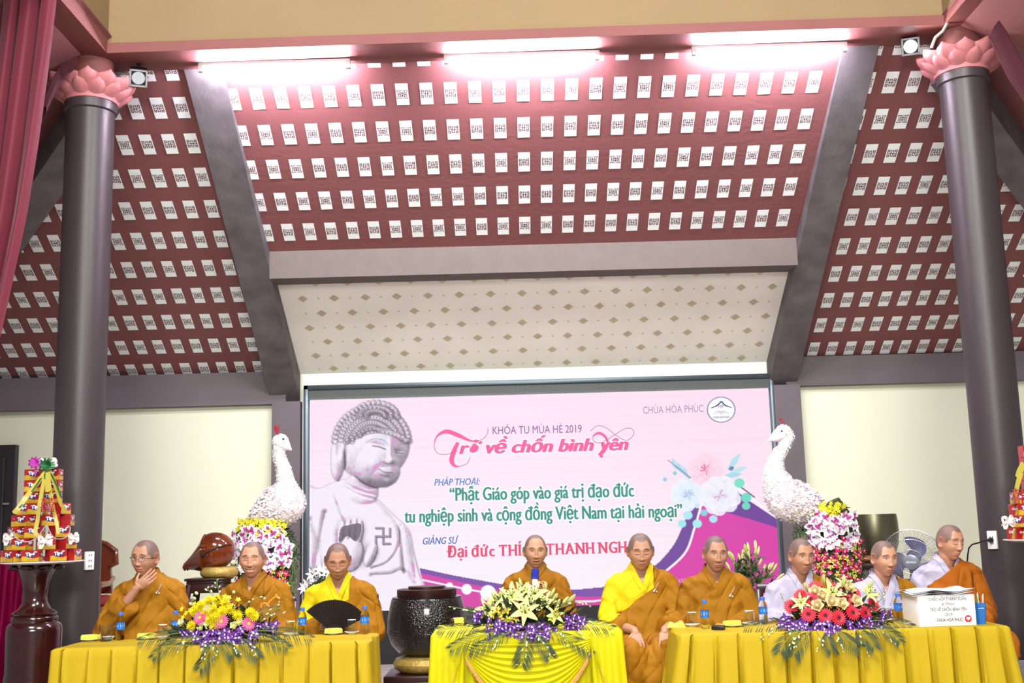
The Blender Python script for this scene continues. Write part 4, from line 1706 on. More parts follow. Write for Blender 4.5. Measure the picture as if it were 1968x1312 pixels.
def fl_lisi(name):
    m = MB()
    for ring, (n, t) in enumerate(((5, .5), (4, .9))):
        for k in range(n):
            petal(m, k * 2 * math.pi / n + ring, 0.030, 0.030, t, 0.4, 0.3, 0.004, 0, 0, nu=4, nv=4)
    m.lathe([(0.0, 0.004), (0.010, 0.008), (0.010, 0.018), (0.0, 0.021)], 10, 1)
    return m.mesh(name, [M_PWG, M_PYG])


def fl_small(col, cen, name):
    m = MB()
    for k in range(5):
        petal(m, k * 2 * math.pi / 5, 0.019, 0.014, 0.25, -0.2, 0.1, 0.001, 0, 0, nv=3)
    m.ball((0, 0, 0.004), 0.004, 6, 1)
    return m.mesh(name, [col, cen])


def fl_bud(name, L_=0.075, col=None):
    m = MB()
    prof = [(0.002, 0), (0.007, L_ * .15), (0.0105, L_ * .45), (0.0095, L_ * .75), (0.004, L_ * .95), (0, L_)]
    m.lathe(prof, 8, 0)
    for k in range(3):
        a = k * 2.1
        m.tube([(0.0072 * math.cos(a) * s_, 0.0072 * math.sin(a) * s_, L_ * t) for s_, t in ((.9, .15), (1.4, .45), (1.25, .75), (.4, .97))], 0.0016, 5, 1)
    return m.mesh(name, [col or M_PLI, M_STEM])


FL = {
    'red_gerbera': fl_gerbera(M_RED, M_DCEN, 'red_gerbera'),
    'pink_gerbera': fl_gerbera(M_PINK, M_YCEN, 'pink_gerbera'),
    'chrysanthemum': fl_mum(M_PY, 'chrysanthemum'),
    'lily': fl_lily('lily'),
    'purple_orchid': fl_orchid(M_PUR, M_PUR, M_PW, 'purple_orchid', False),
    'white_orchid': fl_orchid(M_PW, M_ORC, M_PW, 'white_orchid'),
    'lilac_orchid': fl_orchid(M_PW, M_MAG, M_ORC, 'lilac_orchid'),
    'magenta_orchid': fl_orchid(M_MAG, M_PW, M_MAG, 'magenta_orchid', False),
    'lime_orchid': fl_orchid(M_PYG, M_MAG, M_PYG, 'lime_orchid', False),
    'yellow_blossom': fl_small(M_PY, M_PYG, 'yellow_blossom'),
    'rose': fl_rose('rose'),
    'lisianthus': fl_lisi('lisianthus'),
    'lily_bud': fl_bud('lily_bud'),
    'small_bud': fl_bud('small_bud', 0.03, M_BUDW),
}


def put(kind, parent, p, facing, s=1.0, spin=None, name=None):
    """one flower of a kind as a part of parent; p in the world"""
    o = link(name or kind, FL[kind], parent)
    q = Vector(facing).normalized().to_track_quat('Z', 'Y').to_matrix().to_4x4()
    sp_ = Matrix.Rotation(rng.uniform(0, 6.28) if spin is None else spin, 4, 'Z')
    o.matrix_local = Matrix.Translation(Vector(p) - parent.location) @ q @ sp_ @ Matrix.Scale(s, 4)
    return o


def leaf_cloud(m, pts, L0, L1, w_, dirs, mi=0):
    """one curved leaf at each point"""
    for p, d in zip(pts, dirs):
        l = MB()
        L_ = rng.uniform(L0, L1)
        petal(l, 0, L_, L_ * w_, rng.uniform(-0.2, 0.5), rng.uniform(-0.9, 0.1), 0.15, 0, 0, 0, nv=4)
        q = Vector(d).normalized().to_track_quat('X', 'Z').to_matrix().to_4x4() @ Matrix.Rotation(rng.uniform(-.8, .8), 4, 'X')
        m.merge(l, Matrix.Translation(p) @ q, mi)


# ================================================================ flower peacocks
def peacock(side, Y, spine, head, beak, eye, crest, bands, ivy, facing):
    """spine: (px, py, radius px); all points read off the photograph, built round at the distance Y"""
    k = Y / FPX
    base = W(spine[-1][0], spine[-1][1], Y)
    root = empty('flower_peacock', (base.x, Y, 0), 'peacock figure of white flowers with an orchid tail, %s of the screen' % side, 'peacock figure', 'flower peacocks')
    o0 = root.location
    nb = nr_
    P = [(W(x, y, Y), r * k) for x, y, r in spine]
    cs = curve3([p for p, r in P], 6)
    rs = np.interp(np.linspace(0, len(P) - 1, len(cs)), range(len(P)), [r for p, r in P])
    core = MB()
    core.tube([c - o0 for c in cs], [r * 0.94 for r in rs], 24, 0)
    core.ball(cs[-1] - o0, rs[-1] * 0.94, 16)
    b_ = core.build('body', M_PW, root)
    # petals over the body: far too many to count
    m = MB()
    lens = [0.0]
    for i in range(1, len(cs)):
        lens.append(lens[-1] + (cs[i] - cs[i - 1]).length * (rs[i] + 0.02))
    tot = lens[-1]
    for n in range(2600):
        t = rng.random() * (tot + rs[-1] * rs[-1] * 1.2)
        if t < tot:
            i = max(1, int(np.searchsorted(lens, t)))
            f = (t - lens[i - 1]) / (lens[i] - lens[i - 1] + 1e-9)
            c = cs[i - 1].lerp(cs[i], f)
            r = rs[i - 1] + (rs[i] - rs[i - 1]) * f
            d = (cs[i] - cs[i - 1]).normalized()
            u = d.cross(Vector((0, 1, 0))).normalized()
            v = d.cross(u)
            a = rng.uniform(0, 6.283)
            nrm = (u * math.cos(a) + v * math.sin(a))
            pos = c + nrm * r * 0.93
            tang = d
            frac = i / len(cs)
        else:
            nrm = Vector((rng.gauss(0, 1), rng.gauss(0, 1), rng.gauss(0, 1))).normalized()
            pos = cs[-1] + nrm * rs[-1] * 0.93
            tang = nrm.cross(Vector((0.3, 1, 0.2))).normalized()
            frac = 1.0
        sz = 0.016 + 0.030 * max(0, frac - 0.45)
        l = MB()
        petal(l, 0, sz * 1.35, sz * 1.15, rng.uniform(0.05, 0.5), rng.uniform(-0.5, 0.3), 0.2, 0, 0, 0, nv=2)
        M4 = Matrix.Translation(pos - o0) @ nrm.to_track_quat('Z', 'Y').to_matrix().to_4x4() @ Matrix.Rotation(rng.uniform(0, 6.28), 4, 'Z')
        low = pos.z < cs[-1].z + 0.02 and frac > 0.7
        m.merge(l, M4, 1 if (frac > 0.66 and rng.random() < 0.55) else (2 if low and rng.random() < 0.4 else 0))
    pl = m.build('plumage', [M_PW, M_PPK, M_PWG], root, fix=False)
    tag(pl, kind='stuff')
    # head
    hc, hr = W(head[0], head[1], Y), head[2] * k
    bt = W(beak[0], beak[1], Y)
    hm = MB()
    hm.ball(hc - o0, (hr, hr * 0.85, hr), 20)
    d = (bt - hc)
    hm.tube([hc - o0 + d * 0.2, hc - o0 + d * 0.5, hc - o0 + d * 0.75], [hr * 0.95, hr * 0.68, hr * 0.36], 14)
    for n in range(240):
        nrm = Vector((rng.gauss(0, 1), rng.gauss(0, 1), rng.gauss(0, 1))).normalized()
        l = MB()
        petal(l, 0, 0.018, 0.015, 0.5, -0.3, 0.2, 0, 0, 0, nv=2)
        hm.merge(l, Matrix.Translation(hc - o0 + Vector((nrm.x * hr, nrm.y * hr * .85, nrm.z * hr)) * 0.95) @ nrm.to_track_quat('Z', 'Y').to_matrix().to_4x4() @ Matrix.Rotation(rng.uniform(0, 6.28), 4, 'Z'))
    hd = hm.build('head', M_PW, root, fix=False)
    bk = MB()
    bk.tube([hc - o0 + d * 0.62, hc - o0 + d * 0.85, bt - o0], [hr * 0.40, hr * 0.24, 0.002], 12)
    bk.build('beak', M_PPK, hd)
    em = MB()
    for yy in (-1, 1):
        e = W(eye[0], eye[1], Y) - o0
        em = MB()
        em.ball((e.x, yy * hr * 0.78, e.z), (0.011, 0.006, 0.009), 10)
        em.build('eye', M_BLKP, hd)
    cm = MB()
    c0 = W(crest[0], crest[1], Y) - o0
    hz = hr
    if facing > 0:
        for a in (-0.5, -0.2, 0.1, 0.4):
            cm.tube([(c0.x + 0.012, 0, c0.z - 0.01), (c0.x + 0.03 * a, 0.005, c0.z + 0.03), (c0.x + 0.05 * a, 0, c0.z + 0.055), (c0.x + 0.02 * a, 0, c0.z + 0.075)], [0.006, 0.007, 0.005, 0.002], 6)
        cm.tube([(c0.x, -0.02, c0.z), (c0.x + 0.03, -0.04, c0.z - 0.02), (c0.x + 0.045, -0.045, c0.z - 0.045)], 0.003, 6)
    else:
        for q in range(5):
            cm.ball((c0.x + (0.010, 0.014, 0.006, -0.002, -0.016)[q], 0, c0.z + 0.014 * q - 0.02), (0.011, 0.006, 0.012), 8)
    cm.build('crest', mat('crest_red', (150, 24, 44), 0.4), hd)
    # tail frame under the blossoms
    tx = MB()
    xs_ = [b[1] for b in bands] + [b[2] for b in bands]
    for kind, x0, x1, y0, y1, n, s in bands:
        pass
    ztop = W(0.5 * (bands[0][1] + bands[0][2]), bands[0][3] + 6, Y)
    zz = []
    for (py, x0, x1) in ivy['frame']:
        c = W((x0 + x1) / 2, py, Y)
        zz.append((c - o0, (x1 - x0) / 2 * k))
    fr = MB()
    fr.tube([c for c, r in zz], [r * 0.86 for c, r in zz], 20)
    fr.v = [(x, y * 0.8, z) for x, y, z in fr.v]
    # leaves woven over the frame
    pts, dirs = [], []
    for n in range(420):
        t = rng.random() * (len(zz) - 1)
        i = int(t)
        c = zz[i][0].lerp(zz[i + 1][0], t - i)
        r = zz[i][1] + (zz[i + 1][1] - zz[i][1]) * (t - i)
        a = rng.uniform(0, 6.283)
        pts.append(Vector((c.x + r * .88 * math.cos(a), c.y + r * .72 * math.sin(a), c.z)))
        dirs.append(Vector((math.cos(a), math.sin(a), rng.uniform(-1.0, 0.2))))
    leaf_cloud(fr, pts, 0.03, 0.06, 0.45, dirs, 0)
    tag(fr.build('tail_frame', M_LEAFD, root, fix=False), 'green leafy frame under the tail blossoms')
    im = MB()
    pts, dirs = [], []
    for n in range(520):
        t = rng.random()
        cx_ = np.interp(t, np.linspace(0, 1, len(ivy['ivy'])), [q[0] for q in ivy['ivy']])
        cy_2 = np.interp(t, np.linspace(0, 1, len(ivy['ivy'])), [q[1] for q in ivy['ivy']])
        hw = np.interp(t, np.linspace(0, 1, len(ivy['ivy'])), [q[2] for q in ivy['ivy']])
        p = W(cx_ + rng.uniform(-1, 1) * hw, cy_2 + rng.uniform(-6, 6), Y + rng.uniform(-0.06, 0.10))
        pts.append(p - o0)
        dirs.append(Vector((rng.uniform(-1, 1), rng.uniform(-1.4, 0.1), rng.uniform(-1, 0.7))))
    leaf_cloud(im, pts, 0.018, 0.036, 0.55, dirs, 0)
    for q in range(26):
        t = rng.random() * 0.8
        cx_ = np.interp(t, np.linspace(0, 1, len(ivy['ivy'])), [w_[0] for w_ in ivy['ivy']])
        cy_2 = np.interp(t, np.linspace(0, 1, len(ivy['ivy'])), [w_[1] for w_ in ivy['ivy']])
        p = W(cx_ + rng.uniform(-8, 8), cy_2, Y - 0.04) - o0
        im.tube([p, p + Vector((rng.uniform(-.03, .03), -.03, -.05)), p + Vector((rng.uniform(-.05, .05), -.03, -.11))], 0.0022, 4, 1)
    tag(im.build('trailing_ivy', [M_LEAF, M_STEM], root, fix=False), 'small leaved green ivy trailing behind the tail', kind='stuff')
    cxm = sum(z[0].x for z in zz) / len(zz)
    for kind, x0, x1, y0, y1, n, s in bands:
        placed = []
        tries = 0
        while len(placed) < n and tries < n * 30:
            tries += 1
            px_, py_ = rng.uniform(x0, x1), rng.uniform(y0, y1)
            if any(math.hypot(px_ - a, py_ - b) < 0.62 * math.sqrt((x1 - x0) * (y1 - y0) / n) for a, b in placed):
                continue
            placed.append((px_, py_))
            u = (px_ - (x0 + x1) / 2) / max(1.0, (x1 - x0) / 2)
            rr = np.interp(py_, [f[0] for f in ivy['frame']], [f[2] - f[1] for f in ivy['frame']]) / 2 * k
            dy = -0.80 * rr * math.sqrt(max(0.05, 1 - 0.9 * u * u)) - 0.02 + rng.uniform(-.015, .015)
            put(kind, root, W(px_, py_, Y + dy), (0.8 * u + rng.uniform(-.4, .4), -1, rng.uniform(-0.3, 0.5)), s * rng.uniform(0.85, 1.12))
    return root


peacock('left', 10.3,
        [(540, 852, 12), (536, 872, 11), (544, 898, 13), (549, 925, 17), (549, 945, 30), (547, 966, 43), (530, 976, 40), (508, 992, 26)],
        (539, 849, 15), (561, 865), (547, 844), (532, 833),
        [('yellow_blossom', 456, 552, 997, 1028, 74, 1.15), ('lilac_orchid', 449, 548, 1014, 1046, 15, 1.6), ('white_orchid', 446, 556, 1036, 1096, 36, 1.65),
         ('lilac_orchid', 500, 556, 1045, 1095, 9, 1.6), ('lime_orchid', 446, 556, 1086, 1175, 34, 0.85), ('magenta_orchid', 446, 556, 1090, 1190, 70, 0.85)],
        {'frame': [(1000, 468, 548), (1025, 452, 556), (1080, 450, 560), (1140, 450, 562), (1330, 445, 565)],
         'ivy': [(556, 1026, 8), (564, 1046, 10), (566, 1080, 10), (560, 1120, 11), (556, 1165, 10)]}, 1)
peacock('right', 10.3,
        [(1506, 829, 13), (1514, 840, 12), (1506, 858, 11), (1492, 884, 14), (1489, 910, 22), (1498, 938, 33), (1512, 958, 42), (1540, 968, 38), (1572, 982, 20)],
        (1506, 831, 15), (1474, 848), (1500, 829), (1503, 812),
        [('yellow_blossom', 1568, 1624, 966, 998, 60, 1.15), ('lilac_orchid', 1556, 1640, 984, 1012, 15, 1.6), ('white_orchid', 1560, 1652, 1000, 1050, 32, 1.65),
         ('lime_orchid', 1566, 1660, 1045, 1120, 34, 0.85), ('magenta_orchid', 1562, 1664, 1034, 1130, 76, 0.85)],
        {'frame': [(972, 1545, 1622), (1000, 1556, 1645), (1050, 1562, 1654), (1110, 1562, 1666), (1320, 1550, 1680)],
         'ivy': [(1540, 1008, 16), (1542, 1040, 18), (1540, 1075, 18), (1535, 1120, 14)]}, -1)

# ================================================================ lilies in vases behind the monks
def vase_lilies(Y, cx_, ytop, ybase, spread, n, open_n, label, wf):
    k = Y / FPX
    b0 = W(cx_, ybase, Y)
    t = empty('vase_of_lilies', (b0.x, Y, 0), label, 'flowers', None)
    zb = b0.z
    m = MB()
    m.lathe([(0.07, 0), (0.09, zb * .3), (0.10, zb * .7), (0.07, zb * .92), (0.085, zb)], 24)
    m.build('vase', mat('vase_white', (216, 212, 206), 0.2, coat=0.4), t)
    st, lv, ld = MB(), [], []
    tips = []
    for i in range(n):
        u = (i + 0.5) / n * 2 - 1 + rng.uniform(-.12, .12)
        px_ = cx_ + u * spread
        py_ = ytop + (ybase - ytop) * (0.05 + 0.42 * u * u + rng.uniform(0, .26))
        p = W(px_, py_, Y + rng.uniform(-.15, .12)) - t.location
        a = Vector((rng.uniform(-.03, .03), rng.uniform(-.03, .03), zb - 0.03))
        mid = a.lerp(p, 0.55) + Vector((0, 0, 0.04))
        st.tube(curve3([a, mid, p], 5), 0.0035, 5)
        tips.append((p, (p - mid).normalized()))
        for q in range(9):
            f = rng.uniform(0.25, 0.95)
            c = a.lerp(p, f) + Vector((rng.uniform(-.02, .02), rng.uniform(-.02, .02), 0.03 * math.sin(3.1 * f)))
            lv.append(c)
            ld.append(Vector((rng.uniform(-1, 1), rng.uniform(-1, .3), rng.uniform(0.0, 1.0))))
    st.build('stems', M_STEM, t)
    l = MB()
    leaf_cloud(l, lv, 0.06, 0.11, 0.22, ld)
    tag(l.build('leaves', M_LEAF, t, fix=False), kind='stuff')
    for i, (p, d) in enumerate(tips):
        if i < open_n:
            put(wf, t, p + t.location, (d.x * .6 + rng.uniform(-.3, .3), -0.9, 0.3), 0.9)
        else:
            put('lily_bud', t, p + t.location, d + Vector((rng.uniform(-.3, .3), rng.uniform(-.2, .2), .2)), rng.uniform(0.9, 1.25))
    return t


vase_lilies(9.4, 1440, 1050, 1165, 50, 26, 0, 'tall vase of green lily buds and leaves beside the right edge of the screen', 'lily')
FL['white_lily'] = None
_m = MB()
for k in range(6):
    petal(_m, k * math.pi / 3, 0.075, 0.036 if k % 2 else 0.028, 1.0, -1.0, 0.12, 0.004, 0, 0, nu=4, nv=6)
FL['white_lily'] = _m.mesh('white_lily', [M_PW])
vase_lilies(10.4, 622, 1088, 1150, 34, 14, 9, 'vase of white lilies and leaves behind the monk with the black fan', 'white_lily')

# ================================================================ wooden fish drum, stand, bowls, fan, chairs
M_FISH = mat('varnished_brown', (104, 44, 14), 0.12, var=0.6, vscale=5, coat=0.7, detail=6)
M_FISHD = mat('dark_slit', (16, 8, 6), 0.8)
M_GOLDC = mat('gold_brocade', (176, 148, 74), 0.42, 0.25, var=0.3, vscale=30, bump=0.3, bscale=60)

YF = 9.8
fc_ = W(413, 1062, YF)
kf = YF / FPX
fish = empty('wooden_fish_drum', (fc_.x, YF, W(415, 1093, YF).z), 'big glossy brown wooden fish drum lying on a gold ring cushion', 'drum')
m = MB()
rb = 38 * kf


def fishfn(u, v):
    a = u * 2 * math.pi
    t = v
    # axis runs from the round back (t=0) to the snout (t=1), snout down to the left
    X = rb * (1.0 - 2.0 * t) if t < 0.72 else rb * (1.0 - 1.44) - (t - 0.72) * rb * 4.2
    if t < 0.72:
        r = rb * 0.98 * math.sqrt(max(0.0, 1 - (1 - 2 * t) ** 2))
        zc = 0
    else:
        s_ = (t - 0.72) / 0.28
        r = rb * (0.88 * (1 - s_) ** 1.6 + 0.16 * (1 - s_) + 0.20)
        if s_ > 0.92:
            r = rb * 0.21 * max(0.0, (1 - (s_ - 0.92) / 0.08)) ** 0.5
        zc = -rb * (0.78 * s_ ** 0.75)
    return (X, r * math.cos(a) * 0.86, rb * 0.92 + zc + r * math.sin(a) * (0.94 if t < 0.72 else 0.8))


m.grid(fishfn, 40, 60)
m.build('fish_body', M_FISH, fish)
m = MB()
sl = [W(398, 1064, YF), W(410, 1058, YF), W(424, 1051, YF), W(436, 1047, YF), W(447, 1045, YF)]
def onf(p, dy):
    q = p - fish.location
    z = q.z - rb * .92
    yy = -0.86 * math.sqrt(max(0.0001, rb * rb - q.x * q.x * 0.98 - z * z / .9))
    return Vector((q.x, yy + dy, q.z))
m.tube([onf(p, 0.004) for p in sl], 0.008, 8)
m.ball(onf(W(398, 1064, YF), 0.0), (0.020, 0.010, 0.020), 14)
m.build('slit', M_FISHD, fish)
m = MB()
nq = W(357, 1094, YF) - fish.location
for dx_ in (-0.008, 0.016):
    m.ball((nq.x + dx_ + 0.01, -0.035, nq.z + 0.005), (0.008, 0.008, 0.011), 8)
m.build('nostrils', M_FISHD, fish)
m = MB()
m.tube([(0.02 + 0.115 * math.cos(a), 0.10 * math.sin(a), 0) for a in np.linspace(0, 2 * math.pi, 41)], 0.045, 14, caps=False)
m.ball((0.02, 0, -0.01), (0.12, 0.10, 0.03), 20)
c_ = m.build('ring_cushion', M_GOLDC, None, loc=(fc_.x + 0.02, YF, W(415, 1099, YF).z))
tag(c_, 'gold brocade ring cushion under the wooden fish drum', 'cushion')
fish.location.z = c_.location.z + 0.02
st = empty('carved_stand', (W(402, 1107, YF).x, YF, 0), 'dark carved wooden stand carrying the wooden fish drum', 'stand')
zt = c_.location.z - 0.044
m = MB()
m.bbox(-0.165, 0.165, -0.165, 0.165, zt - 0.02, zt, 0.006)
m.bbox(-0.15, 0.15, -0.15, 0.15, zt - 0.045, zt - 0.02, 0.006)
m.build('stand_top', M_WOODD, st)
m = MB()
for s_ in (-1, 1):
    m.bbox(-0.14, 0.14, s_ * 0.13 - 0.012, s_ * 0.13 + 0.012, zt - 0.12, zt - 0.045, 0.004)
    m.bbox(s_ * 0.13 - 0.012, s_ * 0.13 + 0.012, -0.14, 0.14, zt - 0.12, zt - 0.045, 0.004)
m.build('apron', M_WOODD, st)
for sx in (-1, 1):
    for sy in (-1, 1):
        m = MB()
        m.tube([(sx * .13, sy * .13, zt - .05), (sx * .15, sy * .15, zt - .2), (sx * .12, sy * .12, zt * .4), (sx * .14, sy * .14, 0.0)], [0.028, 0.03, 0.02, 0.03], 8)
        m.build('leg', M_WOODD, st)

# black bowl drum behind the middle table
YB = 8.75
kb = YB / FPX
bc = W(821, 1200, YB)
M_BLKB = mat('black_hammered_lacquer', (26, 22, 20), 0.22, var=0.5, vscale=40, coat=0.35)
ntb = M_BLKB.node_tree
vb = ntb.nodes.new('ShaderNodeTexVoronoi'); vb.inputs['Scale'].default_value = 75
tcb = ntb.nodes.new('ShaderNodeTexCoord'); ntb.links.new(tcb.outputs['Object'], vb.inputs['Vector'])
bb_ = ntb.nodes.new('ShaderNodeBump'); bb_.inputs['Strength'].default_value = 0.55; bb_.inputs['Distance'].default_value = 0.01
ntb.links.new(vb.outputs['Distance'], bb_.inputs['Height']); ntb.links.new(bb_.outputs['Normal'], ntb.nodes['Principled BSDF'].inputs['Normal'])
M_BLKS = mat('black_lacquer', (22, 18, 18), 0.2, coat=0.4)


def zb_(py):
    return W(821, py, YB).z


bowl = empty('bowl_drum', (bc.x, YB, zb_(1258)), 'large black hammered bowl drum with stacked dark lids behind the middle table', 'drum')
o0z = bowl.location.z
hb_ = zb_(1148) - o0z
R1 = 75 * kb
m = MB()
m.lathe([(R1 * .50, 0), (R1 * .72, hb_ * .06), (R1 * .90, hb_ * .20), (R1, hb_ * .42), (R1 * .985, hb_ * .62), (R1 * .93, hb_ * .85), (R1 * .885, hb_ * .985), (R1 * .875, hb_), (R1 * .82, hb_), (R1 * .8, hb_ * .9), (0, hb_ * .9)], 56)
m.build('bowl', M_BLKB, bowl)
m = MB()
m.lathe([(R1 * .86, hb_ * 0.99), (R1 * .87, hb_ * 1.02), (R1 * .78, hb_ * 1.035), (0, hb_ * 1.035)], 48)
m.build('rim_lid', M_BLKS, bowl)
m = MB()
m.lathe([(R1 * .73, hb_ * 1.03), (R1 * .745, hb_ * 1.05), (R1 * .745, hb_ * 1.15), (R1 * .72, hb_ * 1.16), (0, hb_ * 1.16)], 48)
m.lathe([(R1 * .46, hb_ * 1.16), (R1 * .46, hb_ * 1.205), (0, hb_ * 1.21)], 40)
m.build('lid', M_WOODD, bowl)
m = MB()
m.lathe([(0.0, 0), (0.20, 0.0), (0.245, 0.03), (0.255, 0.065), (0.235, 0.10), (0.18, 0.118), (0, 0.118)], 40)
zc_ = o0z - 0.117
c2 = m.build('round_cushion', M_GOLDC, None, loc=(bc.x, YB, zc_))
tag(c2, 'gold brocade cushion under the black bowl drum', 'cushion')
st = empty('drum_stand', (bc.x, YB, 0), 'dark wooden stand under the black bowl drum cushion', 'stand')
m = MB()
m.bbox(-0.30, 0.30, -0.26, 0.26, zc_ - 0.05, zc_ - 0.001, 0.008)
m.build('stand_top', M_WOODD, st)
for sx in (-1, 1):
    for sy in (-1, 1):
        m = MB()
        m.bbox(sx * .26 - .03, sx * .26 + .03, sy * .22 - .03, sy * .22 + .03, 0, zc_ - 0.05, 0.004)
        m.build('leg', M_WOODD, st)

# bronze bowl gong on the right
YG = 10.7
kg = YG / FPX
gc = W(1681, 1030, YG)
M_BRZ = mat('aged_bronze', (112, 108, 84), 0.34, 0.85, var=0.15, vscale=4)
m = MB()
h_ = 74 * kg
rg = 44.5 * kg
zg = W(1681, 1064, YG).z
m.lathe([(rg * .72, 0), (rg * .85, h_ * .05), (rg * .95, h_ * .25), (rg, h_ * .55), (rg * .98, h_ * .85), (rg * .945, h_), (rg * .90, h_), (rg * .93, h_ * .85), (rg * .9, h_ * .2), (0, h_ * .08)], 48)
o = m.build('bronze_bowl_gong', M_BRZ, None, loc=(gc.x, YG, zg))
tag(o, 'bronze bowl gong standing behind the electric fan', 'gong')
m = MB()
m.lathe([(0, 0), (0.14, 0.0), (0.175, 0.03), (0.175, 0.05), (0.14, 0.075), (0, 0.075)], 36)
o = m.build('round_cushion', M_GOLDC, None, loc=(gc.x, YG, zg - 0.076))
tag(o, 'gold cushion under the bronze bowl gong', 'cushion')
st = empty('gong_stand', (gc.x, YG, 0), 'dark wooden stand under the bronze bowl gong', 'stand')
m = MB()
m.bbox(-0.21, 0.21, -0.2, 0.2, zg - 0.125, zg - 0.077, 0.008)
m.build('stand_top', M_WOODD, st)
m = MB()
m.bbox(-0.18, 0.18, -0.17, 0.17, 0.0, zg - 0.125, 0.004)
m.build('cabinet', M_WOODD, st)

# electric fan
YE = 8.75
fcx = W(1754, 1075, YE)
fan = empty('electric_fan', (fcx.x, YE, 0), 'grey electric fan with a round wire cage behind the nuns', 'fan')
fz = fcx.z
FT = Matrix.Translation((0, 0, fz)) @ Matrix.Rotation(R_(-27), 4, 'Z') @ Matrix.Rotation(R_(12), 4, 'X')
RF = 57 * YE / FPX
M_WIRE = mat('cage_wire', (176, 178, 184), 0.3, 0.8)
M_BLADE = mat('fan_blade', (92, 98, 142), 0.25, var=0.05, trans=0.25)


def dome(r, back):
    return (-0.075 * (1 - (r / RF) ** 2.2)) if not back else (0.065 * (1 - (r / RF) ** 3))


m = MB()
for back in (False, True):
    n = 84 if not back else 44
    for i in range(n):
        a0 = 2 * math.pi * i / n
        pts = []
        for q in range(7):
            r = 0.055 + (RF - 0.055) * q / 6
            a = a0 + (0.35 * (1 - q / 6) if not back else 0)
            pts.append(FT @ Vector((r * math.cos(a), dome(r, back), r * math.sin(a))))
        m.tube(pts, 0.0011, 4, caps=False)
for r, yy in ((RF, 0.0), (RF * 0.72, dome(RF * .72, False)), (RF * 0.4, dome(RF * .4, False))):
    m.tube([FT @ Vector((r * math.cos(a), yy, r * math.sin(a))) for a in np.linspace(0, 2 * math.pi, 49)], 0.0045 if r == RF else 0.0016, 6, caps=False)
m.build('wire_cage', M_WIRE, fan)
m = MB()
b2 = MB()
b2.lathe([(0.056, 0.0), (0.056, 0.008), (0.05, 0.012), (0, 0.012)], 32, axis='Y')
b2.v = [(x, -0.072 - abs(y), z) for x, y, z in b2.v]
m.merge(b2, FT)
bd = m.build('badge', mat('badge_grey', (150, 156, 172), 0.3, 0.4), fan)
m = MB()
b2 = MB()
tx = text_mb('SENKO', 1.0, 0.02)
xa = max(v[0] for v in tx.v)
b2.merge(tx, Matrix.Translation((-0.036, -0.0855, -0.006)) @ Matrix.Scale(0.072 / xa, 4))
m.merge(b2, FT)
m.build('badge_lettering', M_PLAST, bd, False, fix=False)
for kq in range(3):
    m = MB()
    b2 = MB()
    a0 = 0.9 + kq * 2 * math.pi / 3
    def bl(u, v):
        r = 0.045 + 0.125 * v
        a = a0 + (u - 0.5) * (0.9 + 0.5 * math.sin(math.pi * v)) + 0.5 * v
        return (r * math.cos(a), 0.005 + (u - 0.5) * 0.05, r * math.sin(a))
    b2.grid(bl, 10, 8)
    m.merge(b2, FT)
    m.build('blade', M_BLADE, fan)
m = MB()
b2 = MB()
b2.tube([(0, -0.03, 0), (0, 0.04, 0), (0, 0.07, 0), (0, 0.20, 0), (0, 0.22, 0)], [0.035, 0.035, 0.055, 0.05, 0.02], 24)
m.merge(b2, FT)
m.build('motor', mat('fan_grey', (70, 72, 82), 0.4), fan)
m = MB()
m.tube([(0.03, 0.13, fz - 0.04), (0.03, 0.13, 0.04)], 0.016, 14)
m.lathe([(0.19, 0), (0.19, 0.02), (0.15, 0.035), (0.03, 0.045)], 32, c=(0.03, 0.13, 0))
m.build('stand_pole', mat('fan_grey', (70, 72, 82), 0.4), fan)

# carved armchair behind the left column
YC = 10.6
cc = W(146, 1100, YC)
def cz_(py):
    return W(160, py, YC).z
ch = empty('carved_armchair', (cc.x, YC, 0), 'carved wooden armchair with a red seat, half hidden behind the left column', 'chair')
M_CHAIR = mat('carved_wood', (112, 52, 28), 0.3, var=0.25, vscale=14, bump=0.25, bscale=30, coat=0.3)
zs = cz_(1165)
m = MB()
outline = [(-.26, zs + .1), (.26, zs + .1), (.24, zs + .35), (.30, cz_(1085)), (.29, cz_(1060)), (.20, cz_(1046)), (.10, cz_(1040)), (0, cz_(1030)), (-.10, cz_(1040)), (-.20, cz_(1046)), (-.29, cz_(1060)), (-.30, cz_(1085)), (-.24, zs + .35)]
m.prism(outline, 0.20, 0.245)
m.tube([(x, 0.20, z) for x, z in outline[2:]], 0.022, 8)
m.build('backrest', M_CHAIR, ch)
m = MB()
m.bbox(-.29, .29, -.28, .26, zs - .06, zs, 0.01)
m.build('seat', M_CHAIR, ch)
m = MB()
m.bbox(-.27, .27, -.27, .19, zs, zs + .09, 0.03)
m.build('seat_cushion', mat('cushion_red', (150, 26, 40), 0.7), ch)
for s_ in (-1, 1):
    m = MB()
    za = cz_(1122)
    m.tube([(s_ * .27, .2, za + .04), (s_ * .30, 0, za), (s_ * .30, -.22, za), (s_ * .31, -.28, za - .02)], [.022, .026, .03, .02], 10)
    m.tube([(s_ * .29, -.2, za), (s_ * .27, -.17, zs)], 0.02, 8)
    m.build('armrest', M_CHAIR, ch)
    for y in (-.24, .22):
        m = MB()
        m.tube([(s_ * .26, y, zs - .05), (s_ * .275, y * 1.05, zs * .5), (s_ * .25, y, 0)], [.034, .026, .03], 10)
        m.build('leg', M_CHAIR, ch)
